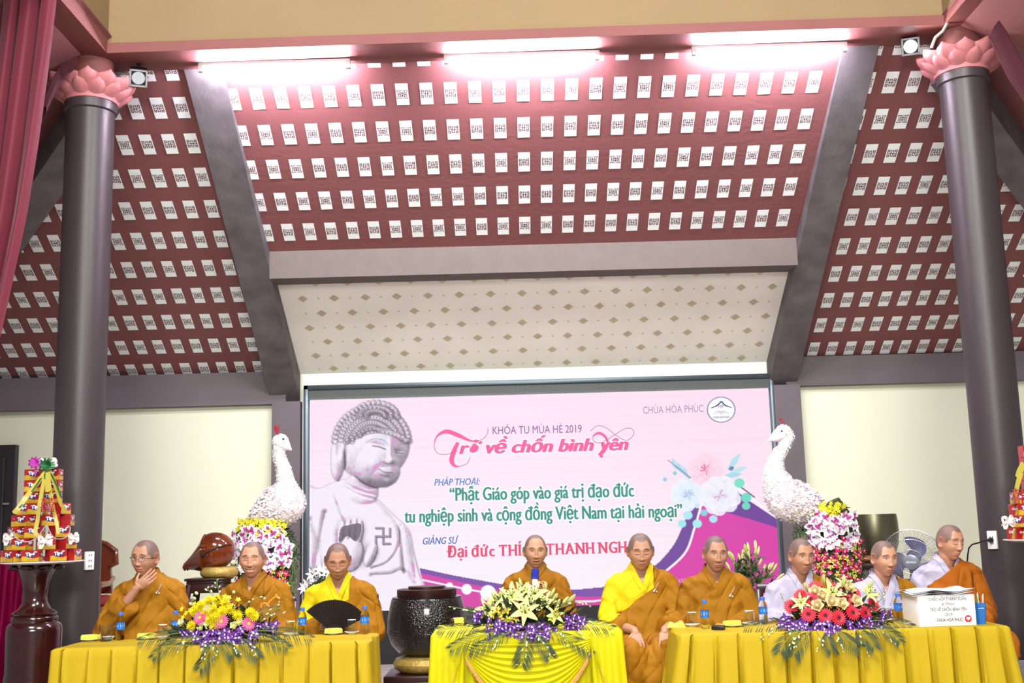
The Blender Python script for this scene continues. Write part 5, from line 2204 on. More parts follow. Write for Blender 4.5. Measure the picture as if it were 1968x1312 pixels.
# ================================================================ tables under cloth
M_CLY = mat('cloth_golden_yellow', (178, 152, 26), 0.6, var=0.04, vscale=3, bump=0.06, bscale=300, spec=0.2)
M_CLL = mat('cloth_lemon_yellow', (196, 188, 14), 0.5, var=0.04, vscale=3, bump=0.05, bscale=300, spec=0.2)
M_FRINGE = mat('fringe_tan', (198, 150, 84), 0.6, var=0.2, vscale=90)


def skirted(name, x0, x1, y0, y1, T, m_, label, npl, flare_l, flare_r, soft=False):
    m = MB()
    r = 0.02
    # top sheet with rounded rim
    path = []
    for i in range(9):
        path.append((x0, y1 + (y0 + r - y1) * i / 8))
    for i in range(1, 5):
        a = math.pi + i * math.pi / 2 / 5
        path.append((x0 + r + r * math.cos(a), y0 + r + r * math.sin(a)))
    nf_ = npl * 14
    for i in range(nf_ + 1):
        path.append((x0 + r + (x1 - x0 - 2 * r) * i / nf_, y0))
    for i in range(1, 5):
        a = -math.pi / 2 + i * math.pi / 2 / 5
        path.append((x1 - r + r * math.cos(a), y0 + r + r * math.sin(a)))
    for i in range(9):
        path.append((x1, y0 + r + (y1 - y0 - r) * i / 8))
    n = len(path)
    S = [0.0]
    for i in range(1, n):
        S.append(S[-1] + math.hypot(path[i][0] - path[i - 1][0], path[i][1] - path[i - 1][1]))
    pw = (x1 - x0) / npl
    NV = 18
    vs = []
    cx_, cy_ = (x0 + x1) / 2, (y0 + y1) / 2
    for j in range(NV + 1):
        v = j / NV
        z = T - 0.012 - (T - 0.012) * v
        for i, (x, y) in enumerate(path):
            if y <= y0 + 1e-6:
                nx_, ny_ = 0.0, -1.0
            elif x <= x0 + 1e-6:
                nx_, ny_ = -1.0, 0.0
            elif x >= x1 - 1e-6:
                nx_, ny_ = 1.0, 0.0
            else:
                sx = -1 if x < cx_ else 1
                nx_, ny_ = sx * 0.7, -0.7
            t = ((x - x0) / pw) if ny_ < -0.5 else ((y - y0) / pw + 0.5)
            p = t - math.floor(t)
            ip = math.floor(t)
            if soft:
                d = 0.016 * (0.25 + v) * math.sin(2 * math.pi * t) + 0.008 * v * math.sin(2 * math.pi * t * 0.43 + 1 + 2 * v)
            else:
                wob = 0.5 + 0.03 * math.sin(ip * 2.7)
                e = (p - wob) / (0.030 + 0.075 * v)
                d = -0.085 * (0.30 + 0.70 * v) * math.exp(-e * e) + 0.006 * v * math.sin(2 * math.pi * p + ip)
                # lip of the fold, one side standing proud
                e2 = (p - wob - 0.07 - 0.05 * v) / 0.07
                d += 0.022 * (0.4 + v) * math.exp(-e2 * e2)
            fl_ = (flare_l if x < cx_ else flare_r) * v * abs((x - cx_) / (x1 - cx_)) ** 6
            vs.append((x + nx_ * (d + 0.0 * v) + (fl_ if x > cx_ else -fl_) + ny_ * 0.0, y + ny_ * (d + 0.035 * v), z))
    fs = [(j * n + i, (j + 1) * n + i, (j + 1) * n + i + 1, j * n + i + 1) for j in range(NV) for i in range(n - 1)]
    b0 = len(vs)
    for (x, y) in path:      # rim
        k = 0.985
        vs.append((cx_ + (x - cx_) * k, cy_ + (y - cy_) * (0.97 if y < cy_ else 1.0), T))
    fs += [(i, i + 1, b0 + i + 1, b0 + i) for i in range(n - 1)]
    fs.append(tuple(b0 + i for i in range(n)))
    m.add(vs, fs)
    o = m.build(name, m_)
    return tag(o, label, 'tablecloth')


TL, TC, TR = 0.757, 0.755, 0.748
skirted('tablecloth', -2.775, -0.895, 6.95, 7.5, TL, M_CLY, 'golden yellow pleated tablecloth over the left table', 13, 0.03, 0.03)
skirted('tablecloth', 0.945, 2.90, 6.95, 7.5, TR, M_CLY, 'golden yellow pleated tablecloth over the right table with the white box', 14, 0.14, 0.10)
ct = skirted('tablecloth', -0.555, 0.64, 7.3, 8.0, TC, M_CLL, 'lemon yellow tablecloth with a fringed swag over the middle table', 15, 0.04, 0.05, True)
m = MB()
sxc, shw, z0s = 0.045, 0.40, W(990, 1240, 7.26).z


def sw(u, v):
    t = (u - 0.5) * 2
    e = (1 - abs(t) ** 2.3)
    z = z0s + 0.03 - 0.085 * v * (1 - e) - (0.02 + 0.36 * v) * e
    fold = 0.5 + 0.5 * math.cos(2 * math.pi * 9 * v + 1.2 * t)
    y = 7.262 - 0.024 - 0.020 * fold * (0.35 + 0.65 * e) - 0.02 * v
    return (sxc + t * shw * (1 - 0.05 * v), y, z)


m.grid(sw, 60, 110)
swg = m.build('swag', M_CLL, ct)
m = MB()
for i in range(240):
    u = (i + 0.5) / 240
    p = Vector(sw(u, 1.0))
    q = p + Vector((rng.uniform(-.003, .003) + 0.018 * (0.5 - u), -0.004, -0.042))
    m.tube([p, (p + q) / 2 + Vector((0, -.002, 0)), q], [0.0032, 0.003, 0.0022], 4, caps=False)
m.tube([Vector(sw(i / 80, 1.0)) for i in range(81)], 0.005, 6)
tag(m.build('swag_fringe', M_FRINGE, swg), 'tan fringe along the swag')
for s_ in (-1, 1):
    m = MB()
    def tl(u, v, s_=s_):
        x = sxc + s_ * (0.385 + 0.055 * u + 0.02 * v)
        zt2 = z0s + 0.02 - 0.17 * u
        z = zt2 - v * (0.30 + 0.16 * (1 - u)) + 0.12 * (1 - v) * 0
        return (x + s_ * 0.10 * v * u, 7.235 - 0.014 * math.sin(u * 9) - 0.01 * v, max(z, 0.05))
    m.grid(tl, 16, 14)
    tlo = m.build('side_tail', M_CLL, ct)
    m = MB()
    for i in range(60):
        p = Vector(tl(1.0, i / 60))
        m.tube([p, p + Vector((s_ * 0.012, -0.004, -0.035))], [0.003, 0.002], 4, caps=False)
    m.build('tail_fringe', M_FRINGE, tlo)


def ontop(px, py, T, y0=6.985, y1=7.46):
    d = ray(px, py)
    t = (T - CAMZ) / d.z
    p = Vector((0, 0, CAMZ)) + d * t
    Y = min(max(p.y, y0), y1)
    q = W(px, py, Y)
    return Vector((q.x, Y, T))


# ================================================================ things on the tables
M_PET = mat('clear_bottle', (236, 244, 248), 0.04, trans=1.0, ior=1.10, var=0)
M_CAP = mat('cap_blue', (52, 110, 210), 0.35)
M_LBL = mat('label_blue', (36, 108, 190), 0.35, var=0.35, vscale=45)
M_LBW = mat('label_white', (226, 234, 240), 0.35)
M_GLASS = mat('clear_glass', (240, 246, 246), 0.02, trans=1.0, ior=1.3, var=0)
M_CHINA = mat('white_china', (236, 234, 228), 0.2, coat=0.4)
M_TOWEL = mat('towel_yellow', (232, 216, 60), 0.8, var=0.05, bump=0.3, bscale=200, sheen=0.3)


def mk_bottle():
    h = 0.168
    r = 0.0275
    t = empty('water_bottle')
    m = MB()
    prof = [(0.018, 0.0), (0.025, 0.002), (r, 0.010), (r, 0.022), (r * .93, 0.027), (r, 0.032), (r * .93, 0.042), (r, 0.048), (r * .95, 0.056), (r, 0.062), (r, 0.112), (r * .96, 0.122), (r * .72, 0.138), (r * .46, 0.148), (r * .44, 0.156), (0.0, 0.156)]
    m.lathe(prof, 24)
    m.build('bottle_body', M_PET, t)
    m = MB()
    m.lathe([(r * 1.015, 0.066), (r * 1.02, 0.067), (r * 1.02, 0.108), (r * 1.015, 0.109)], 24, 0, caps=False)
    for a in (-1.9, -1.2, -0.2, 1.3):
        v = [(r * 1.03 * math.cos(a + da), r * 1.03 * math.sin(a + da), z) for da, z in ((-.32, .082), (.32, .082), (.32, .098), (-.32, .094))]
        m.add(v, [(0, 1, 2, 3)], 1)
    m.build('label', [M_LBL, M_LBW], t)
    m = MB()
    m.lathe([(0.0145, 0.152), (0.0150, 0.154), (0.0150, 0.170), (0.0140, 0.1725), (0, 0.1725)], 20)
    m.build('cap', M_CAP, t)
    return t


def mk_glass(inv, r=0.033, h=0.080, cover=True):
    t = empty('drinking_glass')
    m = MB()
    th = 0.0022
    if inv:
        prof = [(r, 0.0), (r * .93, h * .7), (r * .86, h), (0, h), (0, h - .006), (r * .86 - th, h - .006), (r * .93 - th, h * .7), (r - th, 0.0), (r, 0.0)]
    else:
        prof = [(0, 0), (r * .88, 0), (r * .94, h * .4), (r, h), (r - th, h), (r * .94 - th, h * .4), (r * .88 - th, .006), (0, .006)]
    m.lathe(prof, 24, caps=False)
    m.build('glass_body', M_GLASS, t)
    if cover:
        m = MB()
        m.lathe([(r * .80, h + 0.0008), (r * .83, h + .0015), (r * .80, h + .004), (0, h + .0045)], 20)
        m.build('paper_cover', M_LBW, t)
    return t


def mk_saucer(r=0.048, deep=0.016):
    m = MB()
    m.lathe([(0, 0.0), (r * .5, 0.0), (r * .55, .003), (r * .85, deep * .7), (r, deep), (r * .97, deep + .001), (r * .8, deep * .75), (r * .5, .006), (0, .006)], 28)
    return m.mesh('saucer', [M_CHINA])


SAUCER, BOWL = mk_saucer(), mk_saucer(0.040, 0.024)
PLATE = mk_saucer(0.062, 0.012)


def mk_towel():
    m = MB()
    for (dx_, dy_, dz_, r) in ((0, -0.010, 0.016, 0.017), (0, 0.012, 0.014, 0.015)):
        pts = [(-0.055, dy_, dz_), (-0.050, dy_, dz_), (-0.02, dy_, dz_ + .001), (0.02, dy_, dz_ + .002), (0.050, dy_, dz_), (0.055, dy_, dz_)]
        m.tube(pts, [r * .6, r, r * 1.03, r * 1.02, r, r * .6], 14)
    return m.mesh('rolled_towel', [M_TOWEL])


TOWEL = mk_towel()


def put_thing(src, p, label, cat, group, rz=0.0, first=[]):
    o = copy_tree(src)
    o.location = p
    o.rotation_euler = (0, 0, rz)
    return tag(o, label, cat, group)


protoB, protoG, protoT = mk_bottle(), mk_glass(True), mk_glass(False, 0.040, 0.100, False)


def bottle(px, py, T, label):
    put_thing(protoB, ontop(px, py, T), label, 'bottle', 'water bottles on the tables', rng.uniform(-.5, .5))


bottle(231, 1220, TL, 'small water bottle with a blue cap in front of the monk with glasses')
bottle(337, 1210, TL, 'small water bottle half hidden behind the left end of the left flower arrangement')
bottle(581, 1216, TL, 'small water bottle beside the left edge of the black hand fan')
bottle(701, 1218, TL, 'small water bottle at the right end of the left table')
bottle(1356, 1207, TR, 'small water bottle in front of the monk with the pin, left on the right table')
bottle(1468, 1199, TR, 'small water bottle left of the red flower arrangement')
bottle(1728, 1186, TR, 'small water bottle between the red flower arrangement and the white box')


def plate_set(px, py, T, kind, label_s, label_i, rz=0.0, dz=0.0):
    p = ontop(px, py, T)
    me = {'towel': PLATE, 'glass': SAUCER, 'bowl': BOWL}[kind]
    s_ = link('saucer', me, None, p)
    tag(s_, label_s, 'saucer', 'white saucers on the tables')
    q = p + Vector((0, 0, 0.0062))
    if kind == 'towel':
        t = link('rolled_towel', TOWEL, None, p + Vector((0, 0, 0.0062)))
        t.rotation_euler = (0, 0, rz)
        tag(t, label_i, 'towel', 'yellow towels on the tables')
    elif kind == 'glass':
        put_thing(protoG, q, label_i, 'glass', 'upturned glasses on the tables')


plate_set(174, 1215, TL, 'towel', 'white plate holding a yellow towel, at the left end of the left table', 'rolled yellow towel on the plate at the left end of the left table', 0.05)
plate_set(209, 1212, TL, 'bowl', 'empty white dish between the leftmost towel and the leftmost bottle', None)
put_thing(protoT, ontop(204, 1205, TL, 7.2, 7.42) + Vector((0, 0.0, 0)), 'clear upright glass behind the white dish, left end of the left table', 'glass', 'glasses on the left table')
plate_set(282, 1214, TL, 'towel', 'white plate with a yellow towel behind the left palm leaf', 'rolled yellow towel behind the left palm leaf of the left arrangement', -0.05)
plate_set(313, 1208, TL, 'glass', 'white saucer under the glass left of the left arrangement', 'upturned glass beside the half hidden bottle, left of the left arrangement')
plate_set(559, 1210, TL, 'glass', 'white saucer under the glass right of the left arrangement', 'upturned glass just left of the bottle by the black fan')
plate_set(641, 1216, TL, 'towel', 'white plate with a yellow towel in front of the black fan', 'rolled yellow towel in front of the black fan', 0.0)
plate_set(676, 1212, TL, 'glass', 'white saucer under the glass at the right end of the left table', 'upturned glass beside the bottle at the right end of the left table')
plate_set(1331, 1203, TR, 'glass', 'white saucer under the glass at the left end of the right table', 'upturned glass beside the bottle in front of the monk with the pin')
plate_set(1407, 1204, TR, 'towel', 'white plate with a yellow towel right of the black case', 'rolled yellow towel right of the black case', 0.05)
plate_set(1441, 1199, TR, 'glass', 'white saucer under the glass between towel and second bottle on the right table', 'upturned glass between the towel and the bottle, left of the red arrangement')
plate_set(1706, 1188, TR, 'glass', 'white saucer under the glass right of the red arrangement', 'upturned glass right of the red arrangement beside a bottle')
for o in (protoB, protoG, protoT):
    for ch in list(o.children):
        bpy.data.objects.remove(ch)
    bpy.data.objects.remove(o)

# folded napkin, case, cloth and small things on the right table
def crumple(name, p, sx, sy, sz, m_, seed, label, cat):
    r = np.random.RandomState(seed)
    ph = r.rand(6) * 6
    m = MB()
    def fn(u, v):
        x, y = (u - .5) * 2, (v - .5) * 2
        e = max(abs(x), abs(y))
        z = sz * (1 - e ** 4) * (0.55 + 0.45 * math.sin(3.1 * x + ph[0] + 1.5 * y) * math.cos(2.6 * y + ph[1]))
        return (x * sx * (1 + .12 * math.sin(3 * y + ph[2])), y * sy * (1 + .12 * math.sin(3 * x + ph[3])), max(z, 0.0) + 0.001)
    m.grid(fn, 26, 20)
    m.grid(lambda u, v: (fn(u, v)[0], fn(u, v)[1], 0.0005), 26, 20)
    o = m.build(name, m_, None, loc=p)
    return tag(o, label, cat)


crumple('folded_napkin', ontop(1292, 1205, TR) + Vector((0.025, 0, 0)), 0.055, 0.05, 0.045, M_TOWEL, 3, 'crumpled yellow napkin at the left end of the right table', 'napkin')
m = MB()
m.bbox(-0.04, 0.04, -0.028, 0.028, 0, 0.028, 0.008)
o = m.build('black_case', M_BLKP, None, loc=ontop(1381, 1210, TR))
o.rotation_euler = (0, 0, -0.35)
tag(o, 'small black case lying between the bottle and the yellow towel on the right table', 'case')
crumple('folded_cloth', ontop(1383, 1199, TR), 0.035, 0.025, 0.016, mat('cloth_orange', (206, 128, 40), 0.7), 5, 'small folded orange cloth behind the black case', 'cloth')
m = MB()
m.bbox(-0.042, 0.0, -0.02, 0.02, 0, 0.026, 0.006, 0)
m.bbox(0.0, 0.045, -0.02, 0.02, 0, 0.028, 0.006, 1)
o = m.build('red_case', [mat('case_pink', (196, 110, 120), 0.5), mat('case_wine', (112, 12, 44), 0.5)], None, loc=ontop(1751, 1194, TR))
tag(o, 'small pink and wine red case left of the white box', 'case')

# white paper box with lettering
k7 = 7.12 / FPX
pb = W(1815, 1199, 7.08)
box = empty('cardboard_box', (pb.x + 0.0, 7.16, TR), 'white box with black Vietnamese lettering and a heart on the right table', 'box', rz=R_(4))
bw_, bh_, bd_ = 0.176, 0.183, 0.12
m = MB()
m.bbox(-bw_, bw_, -bd_, bd_, 0, bh_, 0.003)
m.build('carton', M_PLAST, box)
m = MB()
def lidfn(u, v, dz=0.0, sh=0.0):
    x, y = (u - .5) * 2, (v - .5) * 2
    return (x * (bw_ + 0.02) + sh - 0.012, y * (bd_ + 0.015), bh_ + 0.006 + dz + 0.012 * abs(x) ** 3 * (0.5 if x > 0 else -0.2) + 0.006 * math.sin(5 * x + 3 * y))
m.grid(lambda u, v: lidfn(u, v), 20, 12)
m.grid(lambda u, v: lidfn(u, v, 0.010, -0.006), 20, 12)
m.grid(lambda u, v: lidfn(u, v, 0.019, 0.006), 20, 12)
m.build('paper_lid', mat('paper_white', (238, 238, 240), 0.6), box)
INK = mat('ink_black', (34, 34, 36), 0.6)


def box_text(s, cx_, z, h, wd):
    m = MB()
    t = text_mb(s, 1.0, 0.012 if len(s) > 6 else 0.0)
    x0 = min(v[0] for v in t.v); x1 = max(v[0] for v in t.v)
    kx = wd / (x1 - x0)
    m.v = [(cx_ + (v[0] - (x0 + x1) / 2) * kx, -bd_ - 0.0008, z + v[2] * h / 0.65) for v in t.v]
    m.f, m.m, m.n = t.f, t.m, t.n
    m.build('lettering', INK, box, False, fix=False)


box_text('CHIẾC HỘP THANH XUÂN', 0.008, 0.150, 0.0165, 0.235)
box_text('KTMH', 0.008, 0.120, 0.0155, 0.070)
box_text('TRỞ VỀ CHỐN BÌNH YÊN', 0.008, 0.089, 0.0165, 0.225)
box_text('2019', 0.008, 0.060, 0.0155, 0.046)
box_text('CHÙA HÒA PHÚC', 0.012, 0.028, 0.0165, 0.160)
m = MB()
m.add([(0.126 + 0.021 * math.cos(a), -bd_ - 0.0008, 0.040 + 0.021 * math.sin(a)) for a in [k * math.pi / 16 for k in range(32)]], [tuple(range(32))], 0)
hp = []
for k in range(32):
    a = k * math.pi / 16
    hp.append((0.126 + 0.00078 * 16 * math.sin(a) ** 3, -bd_ - 0.0014, 0.041 + 0.00078 * (13 * math.cos(a) - 5 * math.cos(2 * a) - 2 * math.cos(3 * a) - math.cos(4 * a))))
m.add(hp, [tuple(range(32))], 1)
m.build('heart_sticker', [mat('sticker_red', (200, 40, 52), 0.5), M_PLAST], box, False, fix=False)

# pens in a blue cup
pp = W(1884, 1195, 7.13)
cup = empty('pen_cup', (pp.x, 7.13, TR), 'blue plastic cup right of the white box', 'cup')
hh = 0.125
m = MB()
m.lathe([(0.034, 0), (0.046, hh), (0.043, hh), (0.032, 0.004), (0, 0.004)], 6)
m.build('cup_body', mat('cup_blue', (40, 110, 186), 0.35, var=0.05), cup)
m = MB()
for q in range(3):
    m.box(-0.020 + 0.012 * q, -0.012 + 0.012 * q, -0.0402, -0.0395, 0.092, 0.097)
m.build('cup_mark', M_LBW, cup, False)
for i, (dx_, dy_, c, nm) in enumerate(((-.022, .0, (236, 214, 70), 'yellow'), (-.010, -.012, (70, 150, 70), 'green'), (.002, .010, (230, 230, 220), 'white'), (.012, -.010, (232, 120, 60), 'orange'), (.022, .004, (236, 236, 232), 'pale'), (-.016, .014, (214, 60, 70), 'red'))):
    m = MB()
    a = Vector((dx_ * .8, dy_ * .8, 0.02))
    b = Vector((dx_ * 1.5, dy_ * 1.5, hh + 0.045 + 0.008 * (i % 3)))
    m.tube([a, a.lerp(b, .88), b], [0.0042, 0.0042, 0.0012], 8)
    o = m.build('felt_pen', mat('pen_' + nm, c, 0.4), None, loc=cup.location)
    tag(o, '%s felt pen standing in the blue cup' % nm, 'pen', 'pens in the blue cup')

# mallet on the middle table
m = MB()
mp_ = ontop(880, 1195, TC, 7.42, 7.9)
d = Vector((0.92, 0.38, 0.0)).normalized()
c0 = Vector((0, 0, 0.026))
ml = empty('drum_mallet', mp_, 'drum mallet wrapped in yellow cloth at the left end of the middle table', 'mallet')
m = MB()
m.tube([c0 - d * .055, c0 - d * .054, c0 + d * .055, c0 + d * .056], [0.018, 0.026, 0.026, 0.018], 20)
m.build('head', M_WOODD, ml)
m = MB()
m.tube([c0 - d * .034, c0 - d * .0335, c0 + d * .034, c0 + d * .0345], [0.026, 0.0285, 0.0285, 0.026], 20)
m.build('cloth_wrap', M_TOWEL, ml)
m = MB()
m.tube([c0 + d * 0.05, c0 + d * 0.24 + Vector((0, 0, -0.012))], 0.011, 12)
m.build('handle', M_WOODD, ml)


# ================================================================ flower arrangements
def frond(m, pts, leaf, n=15, droop=0.3, mi=0):
    c = curve3(pts, 8)
    N = len(c)
    m.tube(c, [0.0032 * (1 - 0.7 * i / N) for i in range(N)], 5, 1)
    for i in range(n):
        t = 0.12 + 0.88 * i / (n - 1)
        k = min(int(t * (N - 1)), N - 2)
        p = c[k]
        d = (c[k + 1] - c[max(k - 1, 0)]).normalized()
        sd = d.cross(Vector((0, -0.75, 0.66))).normalized()
        L_ = leaf * math.sin(math.pi * (0.18 + 0.74 * t)) ** 0.7
        for s_ in (-1, 1):
            e = (d * 0.8 + sd * s_ * 0.75 + Vector((0, -0.1, -droop * 0.5))).normalized()
            w_ = 0.0030
            nrm = e.cross(Vector((0, -1, 0.3))).normalized()
            mid = p + e * L_ * .5
            tip = p + e * L_ + Vector((0, 0, -droop * L_ * .5))
            m.add([p, mid - nrm * w_, tip, mid + nrm * w_], [(0, 1, 2, 3)], mi)
    return m


def arrangement(name, label, cpx, cpy, Y, T, items, fronds, sprays, leafn, extra=None, hw=0.30):
    c = W(cpx, cpy, Y)
    root = empty('flower_arrangement', (c.x, Y, T), label, 'flowers')
    o0 = root.location
    k = Y / FPX
    m = MB()
    m.lathe([(0, 0.0), (0.11, 0.0), (0.13, 0.03), (0.13, 0.05), (0, 0.05)], 24)
    m.v = [(x * 1.5, y * 0.85, z) for x, y, z in m.v]
    tag(m.build('tray', M_LEAFD, root), 'dark green tray under the flowers')
    # foliage that fills the middle
    pts, dirs = [], []
    for i in range(leafn):
        a = rng.uniform(0, math.pi)
        r = rng.random() ** 0.5
        x = hw * r * math.cos(a)
        z = 0.03 + (0.17 * (1 - (abs(x) / hw) ** 1.5)) * rng.random()
        pts.append(Vector((x, rng.uniform(-0.10, 0.08), z)))
        dirs.append(Vector((x / hw + rng.uniform(-.6, .6), rng.uniform(-1.2, 0), rng.uniform(-0.2, 1))))
    m = MB()
    leaf_cloud(m, pts, 0.05, 0.11, 0.34, dirs)
    tag(m.build('foliage', M_LEAFD, root, fix=False), kind='stuff')
    for kind, px, py, dy, s in items:
        p = W(px, py, Y + dy)
        u = (px - cpx) * k / hw
        w_ = (cpy - py) / 60.0
        face = (u * 0.75 + rng.uniform(-.12, .12), -1.0, 0.25 + 0.45 * w_ + rng.uniform(-.1, .1))
        if kind == 'lily_bud':
            face = (u * 0.9 + rng.uniform(-.2, .2), -0.45, 0.9)
        if kind == 'purple_orchid':
            face = (u * 0.6 + rng.uniform(-.4, .4), -1.0, rng.uniform(-.3, .35))
        put(kind, root, p, face, s)
    for fp in fronds:
        m = MB()
        leaf = fp[0]
        frond(m, [W(x, y, Y + dy) - o0 for x, y, dy in fp[1:]], leaf, n=17)
        m.build('palm_frond', [M_LEAFD, M_STEM], root, fix=False)
    for sp_ in sprays:
        m = MB()
        c3 = curve3([W(x, y, Y + dy) - o0 for x, y, dy in sp_], 6)
        m.tube(c3, 0.0018, 5, 1)
        n = len(c3)
        for i in range(n // 3, n):
            if i % 2:
                continue
            f = i / n
            d = (c3[i] - c3[i - 1]).normalized()
            off = Vector((rng.uniform(-1, 1), -0.5, rng.uniform(-.6, .3))).normalized()
            s_ = 0.0085 * (1.25 - 0.75 * f)
            q = c3[i] + off * 0.014
            m.tube([c3[i], q], 0.001, 4, 1)
            m.ball(q, (s_ * .75, s_ * .75, s_ * 1.45), 7, 0, rot=(d + off * .6).to_track_quat('Z', 'Y').to_matrix())
        m.build('bud_spray', [M_BUDW, M_STEM], root, fix=False)
    return root


def scatter(kind, boxes, s):
    out = []
    for x0, x1, y0, y1, n, dy in boxes:
        pl = []
        tries = 0
        while len(pl) < n and tries < 400:
            tries += 1
            q = (rng.uniform(x0, x1), rng.uniform(y0, y1))
            if all(math.hypot(q[0] - a, q[1] - b) > 0.6 * math.sqrt((x1 - x0) * (y1 - y0) / n) for a, b in pl):
                pl.append(q)
        out += [(kind, a, b, dy + rng.uniform(-.02, .02), s * rng.uniform(.85, 1.15)) for a, b in pl]
    return out


itL = [('chrysanthemum', x, y, -.10 + dy, 1.0) for x, y, dy in
       ((388, 1165, 0), (402, 1156, .03), (418, 1154, .04), (434, 1160, .03), (395, 1180, -.02), (412, 1172, 0), (428, 1176, -.02), (405, 1190, -.04), (442, 1172, 0), (418, 1187, -.04), (376, 1175, 0))]
itL += [('chrysanthemum', x, y, -.14, 0.95) for x, y in ((370, 1203), (413, 1204), (457, 1183), (481, 1178), (487, 1184))]
itL += [('pink_gerbera', 385, 1187, -.14, .92), ('pink_gerbera', 426, 1194, -.15, .92), ('pink_gerbera', 478, 1198, -.14, .92)]
itL += [('lisianthus', x, y, -.14, .9) for x, y in ((352, 1196), (387, 1206), (449, 1202), (400, 1199), (460, 1196))]
itL += [('yellow_blossom', x, y, -.05, .9) for x, y in ((358, 1178), (366, 1172), (374, 1160), (352, 1186), (440, 1148), (446, 1164), (458, 1152), (350, 1170), (432, 1146), (374, 1168))]
itL += scatter('purple_orchid', [(350, 380, 1212, 1230, 5, -.16), (392, 440, 1212, 1238, 12, -.18), (444, 490, 1206, 1240, 10, -.17), (496, 528, 1198, 1210, 5, -.1), (432, 450, 1146, 1175, 4, 0.02)], 0.95)
itL += [('small_bud', x, y, -.05, 1.0) for x, y in ((376, 1152), (370, 1162), (450, 1140), (380, 1142))]
arrangement('left', 'flower arrangement with yellow chrysanthemums and pink gerberas on the left table', 432, 1205, 7.14, TL, itL,
            [(.11, (400, 1215, -.1), (350, 1216, -.15), (305, 1222, -.18), (268, 1230, -.19)), (.10, (400, 1220, -.15), (350, 1232, -.22), (315, 1245, -.24), (294, 1262, -.25)),
             (.11, (410, 1225, -.18), (405, 1245, -.24), (395, 1266, -.25), (384, 1284, -.25)), (.09, (425, 1225, -.18), (440, 1245, -.24), (448, 1258, -.25)),
             (.10, (470, 1212, -.12), (520, 1212, -.16), (560, 1216, -.18), (599, 1226, -.19)), (.10, (470, 1218, -.14), (505, 1225, -.2), (530, 1233, -.22), (553, 1243, -.24)),
             (.09, (460, 1225, -.18), (480, 1245, -.23), (496, 1262, -.25)), (.08, (450, 1200, -.05), (495, 1178, -.02), (535, 1168, 0))],
            [[(390, 1230, -.2), (392, 1248, -.24), (390, 1266, -.25)], [(405, 1230, -.2), (416, 1250, -.24), (412, 1268, -.25)], [(440, 1230, -.2), (455, 1245, -.24), (460, 1256, -.25)],
             [(470, 1228, -.2), (486, 1242, -.24), (492, 1258, -.25)], [(370, 1222, -.18), (350, 1235, -.22), (345, 1250, -.24)],
             [(420, 1160, .02), (420, 1135, .05), (416, 1114, .06)], [(416, 1150, .02), (400, 1132, .04), (412, 1126, .05)], [(480, 1200, -.05), (510, 1180, -.03), (540, 1156, -.02)], [(490, 1200, -.05), (520, 1184, -.05), (550, 1176, -.05)], [(460, 1170, 0), (490, 1150, 0), (512, 1146, 0)]], 260)

itC = [('lily', x, y, dy, s) for x, y, dy, s in ((984, 1146, -.02, 1.15), (1009, 1175, -.14, 1.2), (1027, 1142, 0, 1.1), (938, 1170, -.06, 1.0), (1045, 1157, -.06, 1.0), (1016, 1157, -.06, 1.1), (1066, 1182, -.1, .8), (1003, 1140, .02, 1.0), (962, 1150, 0, .9))]
itC += [('lily_bud', x, y, dy, 1.15) for x, y, dy in ((1068, 1172, -.02), (1078, 1165, 0), (1090, 1160, 0), (958, 1158, 0), (952, 1165, 0), (1056, 1150, 0.02), (1046, 1140, .02), (976, 1180, -.1), (1004, 1132, .05), (1060, 1160, -.03))]
itC += [('lime_orchid', x, y, -.12, .8) for x, y in ((956, 1172), (964, 1178), (972, 1190), (982, 1192), (992, 1188), (948, 1180), (962, 1188), (1060, 1188), (1070, 1176), (975, 1172))]
itC += scatter('purple_orchid', [(908, 948, 1178, 1196, 5, -.1), (932, 1000, 1196, 1222, 13, -.16), (1002, 1060, 1198, 1228, 13, -.17), (1064, 1120, 1184, 1216, 11, -.13)], .95)
arrangement('middle', 'flower arrangement of cream lilies and purple orchids on the middle table', 1015, 1188, 7.45, TC, itC,
            [(.11, (970, 1205, -.08), (925, 1202, -.10), (880, 1206, -.12), (842, 1210, -.13)), (.11, (970, 1210, -.14), (925, 1220, -.20), (890, 1234, -.22), (866, 1246, -.23)),
             (.10, (985, 1212, -.16), (950, 1228, -.21), (925, 1240, -.23), (904, 1250, -.23)), (.12, (1012, 1215, -.18), (1010, 1235, -.22), (1006, 1255, -.24), (1002, 1274, -.24)),
             (.10, (1030, 1215, -.18), (1045, 1240, -.23), (1056, 1258, -.24)), (.11, (1060, 1205, -.08), (1110, 1198, -.10), (1150, 1200, -.12), (1178, 1206, -.13)),
             (.10, (1050, 1212, -.16), (1090, 1225, -.21), (1115, 1238, -.22), (1136, 1254, -.23)), (.09, (955, 1190, -.04), (920, 1178, 0), (898, 1172, .02))],
            [[(930, 1184, -.05), (900, 1172, -.04), (868, 1166, -.04)], [(1060, 1175, -.04), (1110, 1156, -.04), (1136, 1164, -.04)], [(1010, 1220, -.2), (1008, 1240, -.23), (1008, 1262, -.24)],
             [(1070, 1205, -.14), (1086, 1222, -.2), (1090, 1240, -.22)], [(960, 1215, -.17), (955, 1235, -.22), (950, 1250, -.23)], [(1030, 1215, -.18), (1044, 1235, -.22), (1056, 1262, -.24)],
             [(1090, 1200, -.1), (1130, 1195, -.12), (1166, 1222, -.14)], [(1100, 1205, -.12), (1118, 1225, -.2), (1132, 1250, -.22)]], 280, hw=0.33)


def z5(x, y):
    return 1480 + x / 3.727, 960 + y / 3.727


